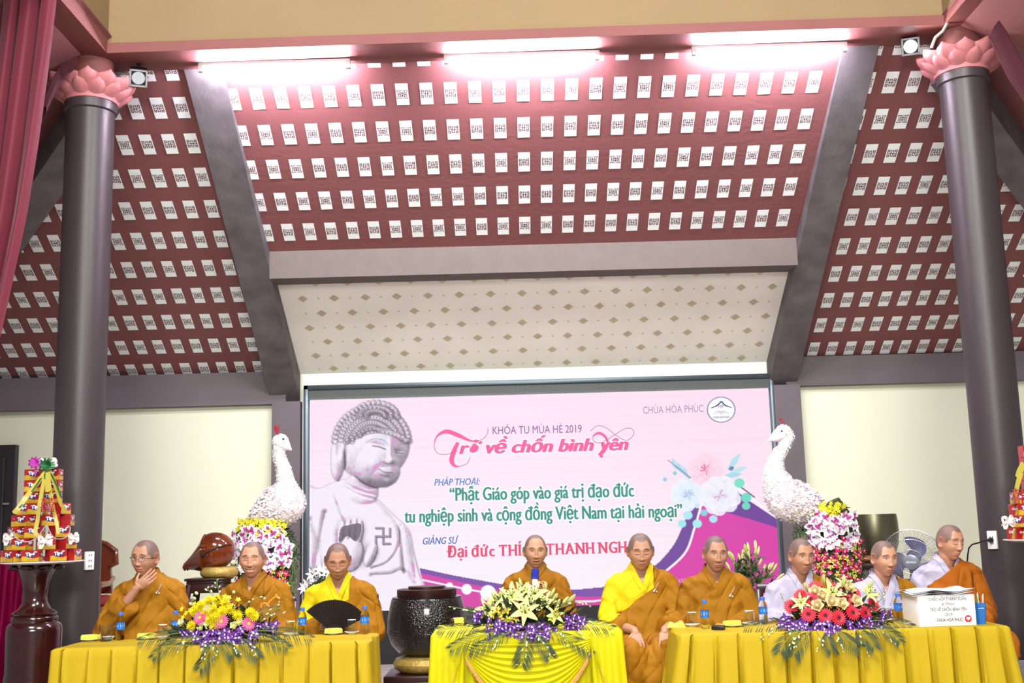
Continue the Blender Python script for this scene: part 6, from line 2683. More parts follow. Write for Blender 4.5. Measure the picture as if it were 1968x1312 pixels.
itR = []
for x, y, dy in ((275, 820, -.15), (395, 830, -.17), (490, 845, -.17), (590, 808, -.16), (680, 810, -.13), (220, 690, -.05), (295, 715, -.1), (325, 630, 0), (545, 720, -.1), (460, 645, 0), (370, 675, -.03), (600, 668, 0), (735, 750, -.05), (152, 765, -.08)):
    itR.append(('red_gerbera', *z5(x, y), dy, 1.0))
for x, y, dy in ((340, 765, -.14), (440, 738, -.13), (508, 752, -.14), (608, 732, -.12), (375, 702, -.08), (325, 665, -.06), (560, 640, 0), (480, 690, -.06)):
    itR.append(('rose', *z5(x, y), dy, 0.95))
for x, y, dy, s in ((440, 672, -.08, 1.05), (222, 742, -.1, .8), (700, 675, -.05, .85), (530, 610, .03, .8)):
    itR.append(('lily', *z5(x, y), dy, s))
for x, y in ((385, 610), (515, 630), (270, 665), (575, 690), (690, 640), (730, 720)):
    itR.append(('lily_bud', *z5(x, y), 0, 1.0))
itR += scatter('purple_orchid', [(1500, 1545, 1188, 1204, 9, -.14), (1512, 1572, 1198, 1216, 12, -.17), (1574, 1620, 1196, 1226, 7, -.18), (1626, 1690, 1190, 1220, 17, -.16), (1690, 1712, 1178, 1190, 4, -.1)], .95)
arrangement('right', 'flower arrangement with red gerberas and cream roses on the right table', 1600, 1192, 7.14, TR, itR,
            [(.11, (1550, 1200, -.1), (1510, 1196, -.12), (1470, 1200, -.14), (1430, 1206, -.16)), (.10, (1555, 1205, -.15), (1520, 1222, -.22), (1505, 1240, -.24), (1500, 1250, -.25)),
             (.10, (1560, 1210, -.18), (1540, 1232, -.23), (1530, 1246, -.24), (1526, 1256, -.25)), (.09, (1590, 1212, -.18), (1592, 1232, -.23), (1598, 1250, -.25)),
             (.12, (1610, 1210, -.18), (1630, 1228, -.23), (1648, 1240, -.25)), (.11, (1640, 1206, -.16), (1665, 1222, -.22), (1680, 1242, -.25)),
             (.11, (1650, 1195, -.1), (1690, 1192, -.12), (1725, 1196, -.13), (1752, 1203, -.14)), (.10, (1650, 1200, -.14), (1690, 1208, -.2), (1715, 1218, -.22), (1728, 1230, -.24))],
            [[(1520, 1205, -.17), (1522, 1225, -.23), (1520, 1242, -.25)], [(1535, 1208, -.18), (1530, 1228, -.23), (1528, 1244, -.25)], [(1570, 1212, -.19), (1578, 1232, -.23), (1572, 1248, -.25)],
             [(1610, 1212, -.19), (1612, 1232, -.23), (1616, 1250, -.25)], [(1645, 1212, -.18), (1658, 1232, -.23), (1670, 1256, -.25)], [(1690, 1205, -.16), (1706, 1220, -.21), (1716, 1236, -.24)],
             [(1680, 1165, 0), (1696, 1148, 0), (1704, 1132, 0)], [(1530, 1170, 0), (1510, 1160, 0), (1500, 1140, 0)], [(1500, 1202, -.15), (1480, 1212, -.18), (1462, 1228, -.2)]], 260)

# orange curved ornament standing in the left arrangement
m = MB()
orn = [(503, 1171), (502, 1163), (507, 1159), (514, 1161), (517, 1168), (516, 1174)]
orn2 = [(513, 1163), (520, 1154), (528, 1147), (535, 1144)]
o0 = W(513, 1163, 7.16)
m.tube(curve3([W(x, y, 7.16) - o0 for x, y in orn], 5), [0.006] * 26, 8)
m.tube(curve3([W(x, y, 7.16) - o0 for x, y in orn2], 5), np.linspace(0.006, 0.004, 16).tolist(), 8)
m.tube([W(530, 1146, 7.16) - o0, W(538, 1150, 7.16) - o0], [0.005, 0.009], 8)
m.tube([W(530, 1146, 7.16) - o0, W(531, 1141, 7.16) - o0], [0.005, 0.008], 8)
m.tube([W(516, 1172, 7.16) - o0, Vector((0.0, 0, TL + 0.05 - o0.z))], 0.004, 8)
o = m.build('curved_ornament', mat('ornament_orange', (226, 140, 40), 0.4), None, loc=o0)
tag(o, 'orange curved hook shaped ornament in front of the smiling monk', 'ornament')

# black hand fan held up in front of the third monk
FY = 7.53
f0 = W(640, 1216, FY)
hf = empty('hand_fan', f0, 'large open black folding hand fan held by the monk in a yellow collar', 'fan')
RFN = 66 * FY / FPX
A0, A1 = R_(26), R_(138)
m = MB()
NP = 28
vs = []
for i in range(NP * 2 + 1):
    a = A0 + (A1 - A0) * i / (NP * 2)
    dy_ = -0.006 if i % 2 else 0.006
    ext = 1 + 0.10 * ((a - 1.4) / 0.9) ** 2 * 0
    for r in (0.30, 0.65, 1.0):
        vs.append((RFN * r * math.cos(a) * 1.02, dy_ * r - 0.05 * r * 0, RFN * r * math.sin(a) * 0.92))
m.add(vs, [(3 * i + j, 3 * i + 3 + j, 3 * i + 4 + j, 3 * i + 1 + j) for i in range(NP * 2) for j in range(2)])
m.build('fan_leaf', mat('fan_black', (38, 26, 26), 0.7), hf)
m = MB()
for i in range(0, NP + 1):
    a = A0 + (A1 - A0) * i / NP
    m.tube([(0, 0.004, 0), (RFN * .97 * math.cos(a) * 1.02, 0.008, RFN * .97 * math.sin(a) * 0.92)], [0.003, 0.0022], 5)
m.build('ribs', mat('fan_rib_black', (30, 22, 20), 0.5), hf)
# ================================================================ people
M_SKIN = mat('skin', (200, 150, 120), 0.48, var=0.04, vscale=30, attr='tone', sub=0.02, bump=0.03, bscale=200)
HN = (0.0, 0.018, -0.085)      # pivot of the head on the neck, from the head centre


def head_points(v, f):
    """head shape: unit directions -> points; v is (n, 3) of unit vectors. Face looks to -Y."""
    x, y, z = v[:, 0], v[:, 1], v[:, 2]
    wide = f.get('wide', 1.0)
    P = np.empty_like(v)
    pw = np.where(z > 0, 2.28, 2.2)[:, None]
    v = v / (np.abs(v) ** pw).sum(1, keepdims=True) ** (1 / pw)
    x, y, z = v[:, 0], v[:, 1], v[:, 2]
    jaw = sm(0.05, 0.95, -z)
    P[:, 0] = x * 0.0785 * wide * (1 - 0.27 * jaw * f.get('jaw', 1.0)) * (1 + 0.03 * np.exp(-((z - 0.25) / 0.4) ** 2))
    P[:, 1] = y * np.where(y < 0, 0.093 - 0.006 * jaw, 0.101 - 0.030 * jaw)
    P[:, 2] = z * np.where(z > 0, 0.121, 0.121)
    front = np.where(y < 0, (-y), 0)
    # flatten the face plane a little
    fl = sm(0.45, 1.0, front) * sm(1.0, 0.3, np.abs(z))
    P[:, 1] += fl * 0.004
    X, Z = P[:, 0], P[:, 2] / 1.06
    fr = sm(0.05, 0.5, front)

    def g(cx, cz, sx, sz):
        return np.exp(-(((X - cx) / sx) ** 2 + ((Z - cz) / sz) ** 2))
    D = np.zeros(len(v))
    D += 0.0040 * g(0, 0.030, 0.060, 0.010) + 0.0030 * (g(-0.032, 0.027, 0.02, 0.008) + g(0.032, 0.027, 0.02, 0.008))       # brow
    for s_ in (-1, 1):
        D -= 0.0105 * g(s_ * 0.031, 0.008, 0.019, 0.013)      # socket
        D += 0.0065 * g(s_ * 0.031, 0.006, 0.014, 0.0085)     # lid over the eyeball
        D += 0.0050 * g(s_ * 0.042, -0.024, 0.022, 0.020) * (1.0 + f.get('smile', 0) * 0.6)   # cheek
        D -= 0.0030 * g(s_ * 0.040, -0.062, 0.018, 0.020)
        D += 0.0095 * g(s_ * 0.0135, -0.033, 0.0080, 0.0072)  # wing of the nose
        D -= 0.0025 * g(s_ * (0.027 + 0.004 * f.get('smile', 0)), -0.050, 0.005, 0.014) * (0.4 + f.get('smile', 0))
    zz = Z
    ridge = np.exp(-(X / 0.0088) ** 2) * sm(0.028, -0.012, zz) * sm(-0.046, -0.036, zz)
    D += 0.0125 * ridge + 0.004 * g(0, 0.012, 0.008, 0.016)
    D += 0.0075 * g(0, -0.031, 0.0110, 0.009)                 # tip
    D -= 0.0030 * g(0, -0.050, 0.005, 0.006)
    lw = 0.021 + 0.006 * f.get('smile', 0)
    mz = -0.0635
    crv = 0.006 * f.get('smile', 0) * (X / 0.025) ** 2
    op = f.get('open', 0.0)
    D += 0.0080 * np.exp(-((X / lw) ** 4)) * np.exp(-((Z - crv - (mz + 0.005 + op * .5)) / 0.0050) ** 2)
    D += 0.0090 * np.exp(-((X / (lw * .9)) ** 4)) * np.exp(-((Z - crv - (mz - 0.0065 - op)) / 0.0055) ** 2)
    D -= (0.0050 + 0.5 * op) * np.exp(-((X / lw) ** 4)) * np.exp(-((Z - crv - mz) / (0.0022 + op)) ** 2)
    D -= 0.0030 * g(0, -0.082, 0.020, 0.005)
    D += 0.0085 * g(0, -0.100, 0.019, 0.013) + 0.003 * g(0, -0.070, 0.035, 0.03)
    P[:, 1] -= D * fr
    return P


def rot_euler(yaw, pitch, roll):
    """yaw: face towards +X, pitch: face downwards, roll: tilt towards +X (degrees)"""
    return (Matrix.Rotation(R_(yaw), 3, 'Z') @ Matrix.Rotation(R_(pitch), 3, 'X') @ Matrix.Rotation(R_(roll), 3, 'Y'))


def sphere_dirs(n, m):
    vs, fs = [], []
    for i in range(m + 1):
        a = math.pi * i / m
        for j in range(n):
            b = 2 * math.pi * j / n
            vs.append((math.sin(a) * math.cos(b), math.sin(a) * math.sin(b), math.cos(a)))
    for i in range(m):
        for j in range(n):
            k = (j + 1) % n
            fs.append((i * n + j, (i + 1) * n + j, (i + 1) * n + k, i * n + k))
    return np.array(vs), fs


DIRS, DFACES = sphere_dirs(110, 90)


def hand(m, wrist, dirv, palm, curl, side, s=1.0, spread=0.10, thumb=0.5):
    """hand: wrist point, direction of the fingers, palm normal; four fingers and a thumb"""
    d = Vector(dirv).normalized()
    n = Vector(palm).normalized()
    n = (n - d * n.dot(d)).normalized()
    u = d.cross(n) * side          # towards the thumb side
    w = Vector(wrist)
    # palm as a rounded slab
    R3 = Matrix((u, d, n)).transposed()
    m.tube([w - d * 0.02 * s, w, w + d * 0.03 * s], [0.025 * s, 0.0265 * s, 0.024 * s], 14)
    m.ball(w, 0.0268 * s, 12)
    m.ball(w + d * 0.045 * s, (0.040 * s, 0.052 * s, 0.0165 * s), 16, rot=R3)
    m.ball(w + d * 0.072 * s - u * 0.004 * s, (0.040 * s, 0.022 * s, 0.0135 * s), 16, rot=R3)
    m.ball(w + d * 0.034 * s + u * 0.024 * s + n * 0.006 * s, (0.017 * s, 0.030 * s, 0.016 * s), 12, rot=R3)
    L_ = ((0.030, 0.024, 0.019), (0.040, 0.028, 0.021), (0.043, 0.030, 0.022), (0.039, 0.027, 0.021))
    for k in range(4):
        off = (-0.0315 + 0.0205 * k)
        a = spread * (k - 1.5) * 0.6
        p = w + (d * (0.078 + 0.006 * (k in (1, 2))) + u * off) * s
        fd = (d * math.cos(a) + u * math.sin(a))
        pts, rad = [p - fd * 0.02 * s], [0.0088 * s]
        cur = 0.0
        q = p
        for j, l in enumerate(L_[k]):
            pts.append(q)
            rad.append((0.0088 - 0.0008 * j) * s)
            cur += curl * (0.7 + 0.35 * j)
            q = q + (fd * math.cos(cur) + n * math.sin(cur)) * l * s
        pts.append(q)
        rad.append(0.0062 * s)
        m.tube(pts, rad, 10)
        m.ball(q, 0.0065 * s, 8)
    p = w + d * 0.025 * s + u * 0.030 * s + n * 0.004 * s
    td = (d * 0.62 + u * 0.70 + n * thumb * 0.6).normalized()
    q1 = p + td * 0.036 * s
    q2 = q1 + (td * 0.75 + d * 0.45 + n * 0.1).normalized() * 0.030 * s
    m.tube([p - td * .02 * s, p, q1, q2], [0.012 * s, 0.0115 * s, 0.0098 * s, 0.0072 * s], 10)
    m.ball(q2, 0.0073 * s, 8)


def remesh(mb, vox, smooth_it=0):
    def mods(o):
        r = o.modifiers.new('r', 'REMESH')
        r.mode = 'VOXEL'
        r.voxel_size = vox
        r.use_smooth_shade = True
        if smooth_it:
            s_ = o.modifiers.new('s', 'SMOOTH')
            s_.iterations = smooth_it
            s_.factor = 0.5
    return evaluate(mb, mods)


OCHRE = mat('robe_ochre', (144, 95, 14), 0.72, var=0.05, vscale=5, spec=0.2, bump=0.10, bscale=350)
OCHRE2 = mat('robe_ochre_shawl', (150, 100, 13), 0.72, var=0.05, vscale=5, spec=0.2, bump=0.10, bscale=350)
ORANGE = mat('robe_orange', (158, 86, 16), 0.72, var=0.05, vscale=5, spec=0.2, bump=0.10, bscale=350)
YELLOW = mat('robe_yellow', (206, 186, 20), 0.68, var=0.04, vscale=5, spec=0.2, bump=0.10, bscale=350)
GREYR = mat('robe_grey', (172, 168, 188), 0.72, var=0.04, vscale=5, spec=0.2, bump=0.10, bscale=350)
M_PIN = mat('pin_silver', (226, 224, 232), 0.3, 0.3)
M_CHR = mat('chair_dark_wood', (54, 20, 22), 0.3, var=0.15, vscale=8, coat=0.2)

# the chair the monks sit on
def make_chair():
    t = empty('dining_chair')
    m = MB()
    m.bbox(-.23, .23, -.20, .24, .43, .465, .01)
    m.build('seat', M_CHR, t)
    m = MB()
    m.bbox(-.235, .235, .225, .255, .90, .965, .008)
    m.bbox(-.20, .20, .232, .248, .56, .60, .004)
    for k in range(5):
        m.bbox(-.17 + .075 * k, -.13 + .075 * k, .234, .246, .59, .91, .003)
    m.build('backrest', M_CHR, t)
    for sx in (-1, 1):
        m = MB()
        m.bbox(sx * .215 - .02, sx * .215 + .02, -.19, -.15, 0, .435, .004)
        m.build('leg', M_CHR, t)
        m = MB()
        m.bbox(sx * .215 - .02, sx * .215 + .02, .22, .258, 0, .93, .004)
        m.build('leg', M_CHR, t)
    return t


CHAIR = make_chair()
FOLD_RNG = np.random.RandomState(11)


def garment(P):
    """robe surface: torso, sleeves, lap and skirt as one cloth"""
    m = MB()
    h = P['h']                       # shift of the shoulders against the usual height
    rings = [(1.14, .060, .060, .030), (1.115, .074, .074, .030), (1.09, .100, .086, .030), (1.06, .140, .098, .032), (1.02, .172, .112, .035), (.96, .180, .124, .035), (.88, .184, .134, .03),
             (.78, .190, .142, .02), (.66, .205, .160, .0), (.54, .235, .20, -.02), (.46, .245, .22, -.03)]
    vs, n = [], 28
    for z, a, b, yc in rings:
        kz = z + h * min(1.0, max(0.0, (z - .46) / .6))
        for j in range(n):
            t = 2 * math.pi * j / n
            cx_ = math.cos(t)
            cy_ = math.sin(t)
            vs.append((math.copysign(abs(cx_) ** .85, cx_) * a * P.get('girth', 1.0), yc + math.copysign(abs(cy_) ** .9, cy_) * b, kz))
    fs = [(i * n + j, (i + 1) * n + j, (i + 1) * n + (j + 1) % n, i * n + (j + 1) % n) for i in range(len(rings) - 1) for j in range(n)]
    fs += [tuple(range(n)), tuple(reversed(range((len(rings) - 1) * n, len(rings) * n)))]
    m.add(vs, fs)
    for s_, arm in ((-1, P['armL']), (1, P['armR'])):
        sh = Vector((s_ * .155 * P.get('girth', 1.0), .035, 1.005 + h))
        el, wr = Vector(arm[0]), Vector(arm[1])
        m.ball(sh + Vector((s_ * -.03, 0, 0.004)), (.085, .078, .062), 16)
        mid = sh.lerp(el, .5) + Vector((s_ * .012, 0, .0))
        m.tube([sh + Vector((-s_ * .05, 0, .016)), sh + Vector((s_ * .012, 0, -.012)), mid, el + Vector((0, 0, 0.01)), el.lerp(wr, .3)], [.060, .066, .070, .078, .074], 18)
        cuff = el.lerp(wr, arm[2] if len(arm) > 2 else .92)
        drop = Vector((0, 0, -(arm[3] if len(arm) > 3 else .03)))
        m.tube([el, el.lerp(cuff, .5) + drop * .5, cuff + drop], [.076, .072, arm[4] if len(arm) > 4 else .070], 18)
        m.ball(el + Vector((0, 0, -.01)), .078, 14)
    for s_ in (-1, 1):
        hip = Vector((s_ * .11, .02, .545))
        kn = Vector((s_ * P.get('knee', .15), P.get('kneey', -.40), .565))
        m.tube([hip, hip.lerp(kn, .5) + Vector((0, 0, .01)), kn], [.125, .118, .10], 16)
        m.ball(kn, .10, 14)
        m.tube([kn, Vector((kn.x * 1.02, kn.y + .01, .30)), Vector((kn.x * 1.1, kn.y + .02, .03))], [.098, .108, .125], 16)
    ky = P.get('kneey', -.40)
    m.tube([(-.13, ky + .04, .50), (.13, ky + .04, .50)], .10, 14)
    for zz_ in (.40, .28, .16, .06):
        m.ball((0, ky + .02, zz_), (.23, .115, .12), 18)
    me = remesh(m, 0.0080, 14)
    a = coords(me)
    a[:, 2] = np.maximum(a[:, 2], 0.004)
    setcoords(me, a)
    me.update()
    # folds: creases that run down from the shoulders and round the sleeves
    nrm = np.empty(len(a) * 3)
    me.vertices.foreach_get('normal', nrm)
    nrm = nrm.reshape(-1, 3)
    r = FOLD_RNG
    ph = r.rand(12) * 6.28
    x, y, z = a[:, 0], a[:, 1], a[:, 2] - h
    d = np.zeros(len(a))
    def crease(q, sharp):
        # narrow valleys between soft swells
        c = np.abs(np.sin(q * .5))
        return (1 - np.exp(-(c / sharp) ** 2)) - 0.75 + 0.25 * c
    # torso: diagonal soft drapes
    tw = sm(.19, .12, np.abs(x)) * sm(1.10, 1.0, z)
    q = x * 52 + (1.0 - z) * 30 + 1.6 * np.sin(z * 11 + ph[0]) + 1.0 * np.sin(x * 17 + ph[1])
    d += tw * 0.0065 * crease(q + ph[2], .30)
    # sleeves: creases slanting down and outward from the shoulder and gathering at the elbow
    sw_ = sm(.12, .17, np.abs(x)) * sm(.5, .62, z)
    q = z * 64 + np.abs(x) * 60 + y * 34 + 2.0 * np.sin(y * 16 + z * 9 + ph[3]) + 1.3 * np.sin(z * 21 + ph[4])
    d += sw_ * 0.0105 * crease(q + ph[5], .34) * (0.55 + 0.45 * np.sin(z * 17 + y * 9 + ph[10]))
    q = y * 70 + x * 44 + 1.8 * np.sin(z * 9 + ph[6])
    d += sw_ * 0.0055 * crease(q + ph[7], .4)
    # lap and skirt
    lw_ = sm(.72, .62, z)
    q = x * 46 + 1.4 * np.sin(y * 7 + ph[8]) + z * 9 + 0.7 * np.sin(z * 9 + ph[11])
    d += lw_ * 0.0080 * crease(q + ph[9], .45)
    a2 = a + nrm * d[:, None]
    setcoords(me, a2)
    return me


def region(me, planes, keep, off, thick):
    """piece of cloth cut from a garment: bisected cleanly by the planes, lifted by off, given thickness"""
    bm = bmesh.new()
    bm.from_mesh(me)
    for co, no in planes:
        bmesh.ops.bisect_plane(bm, geom=bm.verts[:] + bm.edges[:] + bm.faces[:], dist=1e-5, plane_co=co, plane_no=no)
    kill = [f for f in bm.faces if not keep(f.calc_center_median())]
    bmesh.ops.delete(bm, geom=kill, context='FACES')
    if off:
        bm.normal_update()
        for v in bm.verts:
            v.co += v.normal * off
        if thick:
            src = bm.faces[:]
            ret = bmesh.ops.extrude_face_region(bm, geom=src)
            newv = [g for g in ret['geom'] if isinstance(g, bmesh.types.BMVert)]
            nm = {v: v.normal.copy() for v in newv}
            bm.normal_update()
            for v in newv:
                v.co += (nm[v] if nm[v].length > 0 else v.normal) * thick
    out = bpy.data.meshes.new('cloth')
    bm.to_mesh(out)
    bm.free()
    out.polygons.foreach_set('use_smooth', [True] * len(out.polygons))
    out.set_sharp_from_angle(angle=R_(60))
    return out


def linefn(p, q):
    """signed side of the line p-q in (x, z); positive to the right-below when going up-right to down-left"""
    dx_, dz_ = q[0] - p[0], q[1] - p[1]
    L_ = math.hypot(dx_, dz_)
    n = (-dz_ / L_, dx_ / L_)
    return n, (lambda c: (c[0] - p[0]) * n[0] + (c[2] - p[1]) * n[1])


def vplane(p, q):
    n, _ = linefn(p, q)
    return (Vector((p[0], 0, p[1])), Vector((n[0], 0, n[1])))


def drape(m_, k):
    # small creases of the weave, by a distorted wave bump
    nt_ = m_.node_tree
    b_ = nt_.nodes['Principled BSDF']
    old = b_.inputs['Normal'].links[0].from_node
    wv = nt_.nodes.new('ShaderNodeTexWave')
    wv.inputs['Scale'].default_value = 2.6
    wv.inputs['Distortion'].default_value = 9.0
    wv.inputs['Detail'].default_value = 2.5
    wv.inputs['Detail Scale'].default_value = 1.4
    mp_2 = nt_.nodes.new('ShaderNodeMapping')
    mp_2.inputs['Rotation'].default_value = (0.4, 0.7, 0.5 + k)
    tc_2 = nt_.nodes.new('ShaderNodeTexCoord')
    nt_.links.new(tc_2.outputs['Object'], mp_2.inputs['Vector'])
    nt_.links.new(mp_2.outputs['Vector'], wv.inputs['Vector'])
    bp_ = nt_.nodes.new('ShaderNodeBump')
    bp_.inputs['Strength'].default_value = 0.5
    bp_.inputs['Distance'].default_value = 0.035
    nt_.links.new(wv.outputs['Fac'], bp_.inputs['Height'])
    nt_.links.new(old.outputs['Normal'], bp_.inputs['Normal'])
    nt_.links.new(bp_.outputs['Normal'], b_.inputs['Normal'])


for i_, m_ in enumerate((OCHRE, OCHRE2, ORANGE, YELLOW, GREYR)):
    drape(m_, i_ * 0.7)

PEOPLE = []


def person(name_label, crown, chin, Y, pose, P):
    """crown and chin: where the photograph shows them"""
    mid = W((crown[0] + chin[0]) / 2, (crown[1] + chin[1]) / 2, Y)
    yaw, pitch, roll = pose
    f = P.get('face', {})
    hs = P.get('hs', 1.0)
    h = mid.z - 1.235 + P.get('dz', 0.0)
    P['h'] = h + P.get('shoulder', 0.0) + 0.016
    if P.get('addh'):
        A = P['armL']
        P['armL'] = (A[0], (A[1][0], A[1][1], A[1][2] + h)) + tuple(A[2:])
        P['hands'] = [((q[0][0], q[0][1], q[0][2] + h),) + tuple(q[1:]) for q in P['hands']]
    root_loc = Vector((mid.x - P.get('lean', 0.0), Y + 0.045, 0))
    hc = Vector((P.get('lean', 0.0), -0.045, 1.235 + h))
    Rm = rot_euler(yaw, pitch, roll)
    piv = Vector(HN) * hs

    # --- skin: head, neck, torso and arms as one surface
    m = MB()
    pts = head_points(DIRS, f) * hs
    def hx(p):
        return hc + Rm @ (Vector(p) - piv) + piv
    m.add([hx(p) for p in pts], DFACES)
    for s_ in (-1, 1):              # ears
        ex = 0.0770 * f.get('wide', 1.0) * hs
        R3 = Rm @ Matrix.Rotation(R_(s_ * -28), 3, 'Z') @ Matrix.Rotation(R_(-12), 3, 'X')
        loop = []
        for k in range(15):
            a = -2.3 + 4.6 * k / 14
            loop.append(hx(Vector((s_ * (ex + 0.004 + 0.007 * math.cos(a)), 0.012 + 0.015 * math.cos(a) * 1.0 - 0.004, 0.001 + 0.031 * math.sin(a) + 0.0)) * 1.0))
        m.tube(loop, [0.0055 * hs] * 15, 8)
        m.ball(hx((s_ * (ex + 0.001), 0.012, 0.0)), (0.0055 * hs, 0.017 * hs, 0.029 * hs), 12, rot=R3)
        m.ball(hx((s_ * (ex - 0.001), 0.004, -0.026)), (0.006 * hs, 0.008 * hs, 0.011 * hs), 10, rot=R3)
    nb = Vector((0, .035, 1.02 + P['h']))
    m.tube([hx((0, 0.02, -0.03)), hx((0, 0.022, -0.09)), nb.lerp(hx((0, 0.02, -0.09)), .5), nb, nb + Vector((0, 0, -.1))], [0.056, 0.054, 0.056, 0.066, 0.10], 24)
    m.ball((0, .035, .96 + P['h']), (.185, .095, .125), 24)
    m.tube([(0, .035, 1.0 + P['h']), (0, .03, .80 + P['h'] * .7), (0, .02, .60)], [.11, .125, .13], 20)
    for s_, arm in ((-1, P['armL']), (1, P['armR'])):
        sh = Vector((s_ * .165, .035, 1.0 + P['h']))
        el, wr = Vector(arm[0]), Vector(arm[1])
        m.tube([sh, sh.lerp(el, .5), el], [.052, .046, .040], 14)
        m.tube([el, el.lerp(wr, .4), wr], [.041, .038, .026], 14)
    for hd in P.get('hands', []):
        hand(m, *hd)
    me = remesh(m, 0.0034, 1)
    a = coords(me)
    # skin tone by place on the head
    inv = np.array(Rm.transposed())
    loc = (a - np.array(hc) - np.array(piv)) @ inv.T + np.array(piv)
    loc = loc / hs
    X, Yh, Z = loc[:, 0], loc[:, 1], loc[:, 2] / 1.06
    base = np.array(lin(P.get('skin', (196, 146, 116))))
    col = np.tile(base, (len(a), 1))
    def blend(mask, c, k=1.0):
        mk = np.clip(mask, 0, 1)[:, None] * k
        col[:] = col * (1 - mk) + np.array(lin(c)) * mk
    onhead = (Z > -0.125) & (np.abs(X) < .1) & (np.abs(Yh) < .13)
    frm = sm(-0.03, -0.06, Yh) * onhead
    # shaved scalp
    hl = P.get('hairline', 0.068)
    edge = Z - (hl + 0.010 * np.cos(X * 60)) + 0.0
    temple = np.minimum(1, np.abs(X) / 0.058)
    line = hl - 0.050 * temple ** 5 + 0.012 * np.exp(-((np.abs(X) - 0.035) / 0.014) ** 2)
    side = sm(-0.060, -0.040, Yh)
    lim = line * (1 - side) + (-0.002 - 0.045 * sm(0.0, 0.07, Yh)) * side
    stub = sm(-0.004, 0.008, Z - lim) * onhead * (Z > -.08)
    blend(stub, P.get('stubble', (78, 72, 72)), P.get('stub', 0.8))
    blend(np.exp(-((Z - 0.02) / .05) ** 2) * (np.abs(X) > 0.071 * f.get('wide', 1.0)) * (Yh > -.03) * (Yh < .05) * sm(0.06, .03, np.abs(Z)), (186, 112, 90), 0.35)
    # brows
    for s_ in (-1, 1):
        bx = (np.abs(X - s_ * 0.032)) / 0.0185
        bz = Z - (0.0275 + 0.004 * (1 - ((X * s_ - 0.030) / 0.02) ** 2) - 0.003 * (X * s_ - .03) / .02)
        blend(np.exp(-bx ** 4) * np.exp(-(bz / 0.0046) ** 2) * frm, (26, 20, 18), P.get('brow', 0.95))
        eo = f.get('eye', 0.6)          # 0 shut, 1 wide
        ez = 0.0065 - (0.0035 if eo < .2 else 0)
        ex = X * s_ - 0.031
        lid = 0.0030 * (1 - (ex / 0.015) ** 2)
        if f.get('smile', 0) > .7:
            lid = 0.0034 * (1 - (ex / 0.015) ** 2)
        win = np.exp(-(ex / 0.0165) ** 6)
        if eo > .2:
            hh_ = 0.0016 + 0.0040 * eo
            inside = win * np.exp(-((Z - ez) / (hh_ * np.sqrt(np.maximum(.12, 1 - (ex / .016) ** 2)))) ** 4)
            blend(inside * frm, (214, 204, 196), .9)
            ix = ex - f.get('gaze', 0) * s_ * 0.004
            blend(inside * np.exp(-((np.hypot(ix, (Z - ez + f.get('down', 0) * .002)) / 0.0060) ** 6)) * frm, (26, 18, 16), 1.0)
            blend(win * np.exp(-((Z - ez - hh_ * 1.05 * np.sqrt(np.maximum(.1, 1 - (ex / .017) ** 2))) / 0.0022) ** 2) * frm, (26, 18, 16), 1.0)
        else:
            blend(win * np.exp(-((Z - ez + 0.0035 - (-lid if f.get('smile', 0) < .7 else lid)) / 0.0026) ** 2) * frm, (28, 18, 16), 1.0)
        blend(np.exp(-(ex / 0.018) ** 4) * np.exp(-((Z - ez - 0.0105) / 0.0016) ** 2) * frm, (120, 78, 62), .5)
        nx_ = np.hypot((X - s_ * 0.0068) / 1.3, (Z + 0.0445) * 1.3)
        blend(np.exp(-(nx_ / 0.0040) ** 2) * frm, (60, 32, 28), .85)
        blend(np.exp(-(((X - s_ * 0.017) / 0.004) ** 2 + ((Z + 0.036) / 0.009) ** 2)) * frm, (150, 96, 74), .35)  # shading beside the nose wings, painted into the skin colour
    sml = f.get('smile', 0)
    lw = 0.021 + 0.006 * sml
    crv = 0.006 * sml * (X / 0.025) ** 2
    op = f.get('open', 0.0)
    lipm = np.exp(-((X / lw) ** 6)) * np.exp(-(((Z - crv + 0.0645) / (0.0095 + op)) ** 4))
    blend(lipm * frm, P.get('lips', (166, 92, 84)), .75)
    blend(np.exp(-((X / (lw * 1.02)) ** 6)) * np.exp(-((Z - crv + 0.0635) / (0.0016 + op * .9)) ** 2) * frm, (66, 30, 28) if op else (96, 48, 44), .9)
    if f.get('teeth'):
        blend(np.exp(-((X / (lw * .82)) ** 6)) * np.exp(-((Z - crv + 0.0632) / (op * .85)) ** 4) * frm, (240, 236, 228), 1.0)
    ca = me.color_attributes.new('tone', 'FLOAT_COLOR', 'POINT')
    buf = np.ones((len(a), 4))
    buf[:, :3] = np.clip(col, 0, 1)
    ca.data.foreach_set('color', buf.ravel())
    me.materials.clear()
    me.materials.append(M_SKIN)
    body = link('person', me, None, root_loc)
    tag(body, name_label, 'person')

    # --- clothes
    g = garment(P)
    vz = P.get('vneck', 1.03) + P['h']
    nz = 1.155 + P['h']
    lx, rx = -0.066, 0.066
    plL, plR = vplane((lx, nz), (P.get('vx', 0.0), vz)), vplane((P.get('vx', 0.0), vz), (rx, nz))
    nL, fL = linefn((lx, nz), (P.get('vx', 0.0), vz))
    nR, fR = linefn((P.get('vx', 0.0), vz), (rx, nz))

    def in_v(c):
        return fL(c) > 0 and fR(c) > 0 and c[1] < 0.03 and c[2] < nz + .03
    top = 1.118 + P['h']

    def keep_main(c):
        return not in_v(c) and not (c[2] > top - 0.004 and math.hypot(c[0], c[1] - .03) < .075)
    main = region(g, [plL, plR], keep_main, 0, 0)
    main.materials.append(P['robe'])
    robe = link('robe', main, body)
    sol = robe.modifiers.new('hem', 'SOLIDIFY')
    sol.thickness = 0.004
    sol.offset = -1

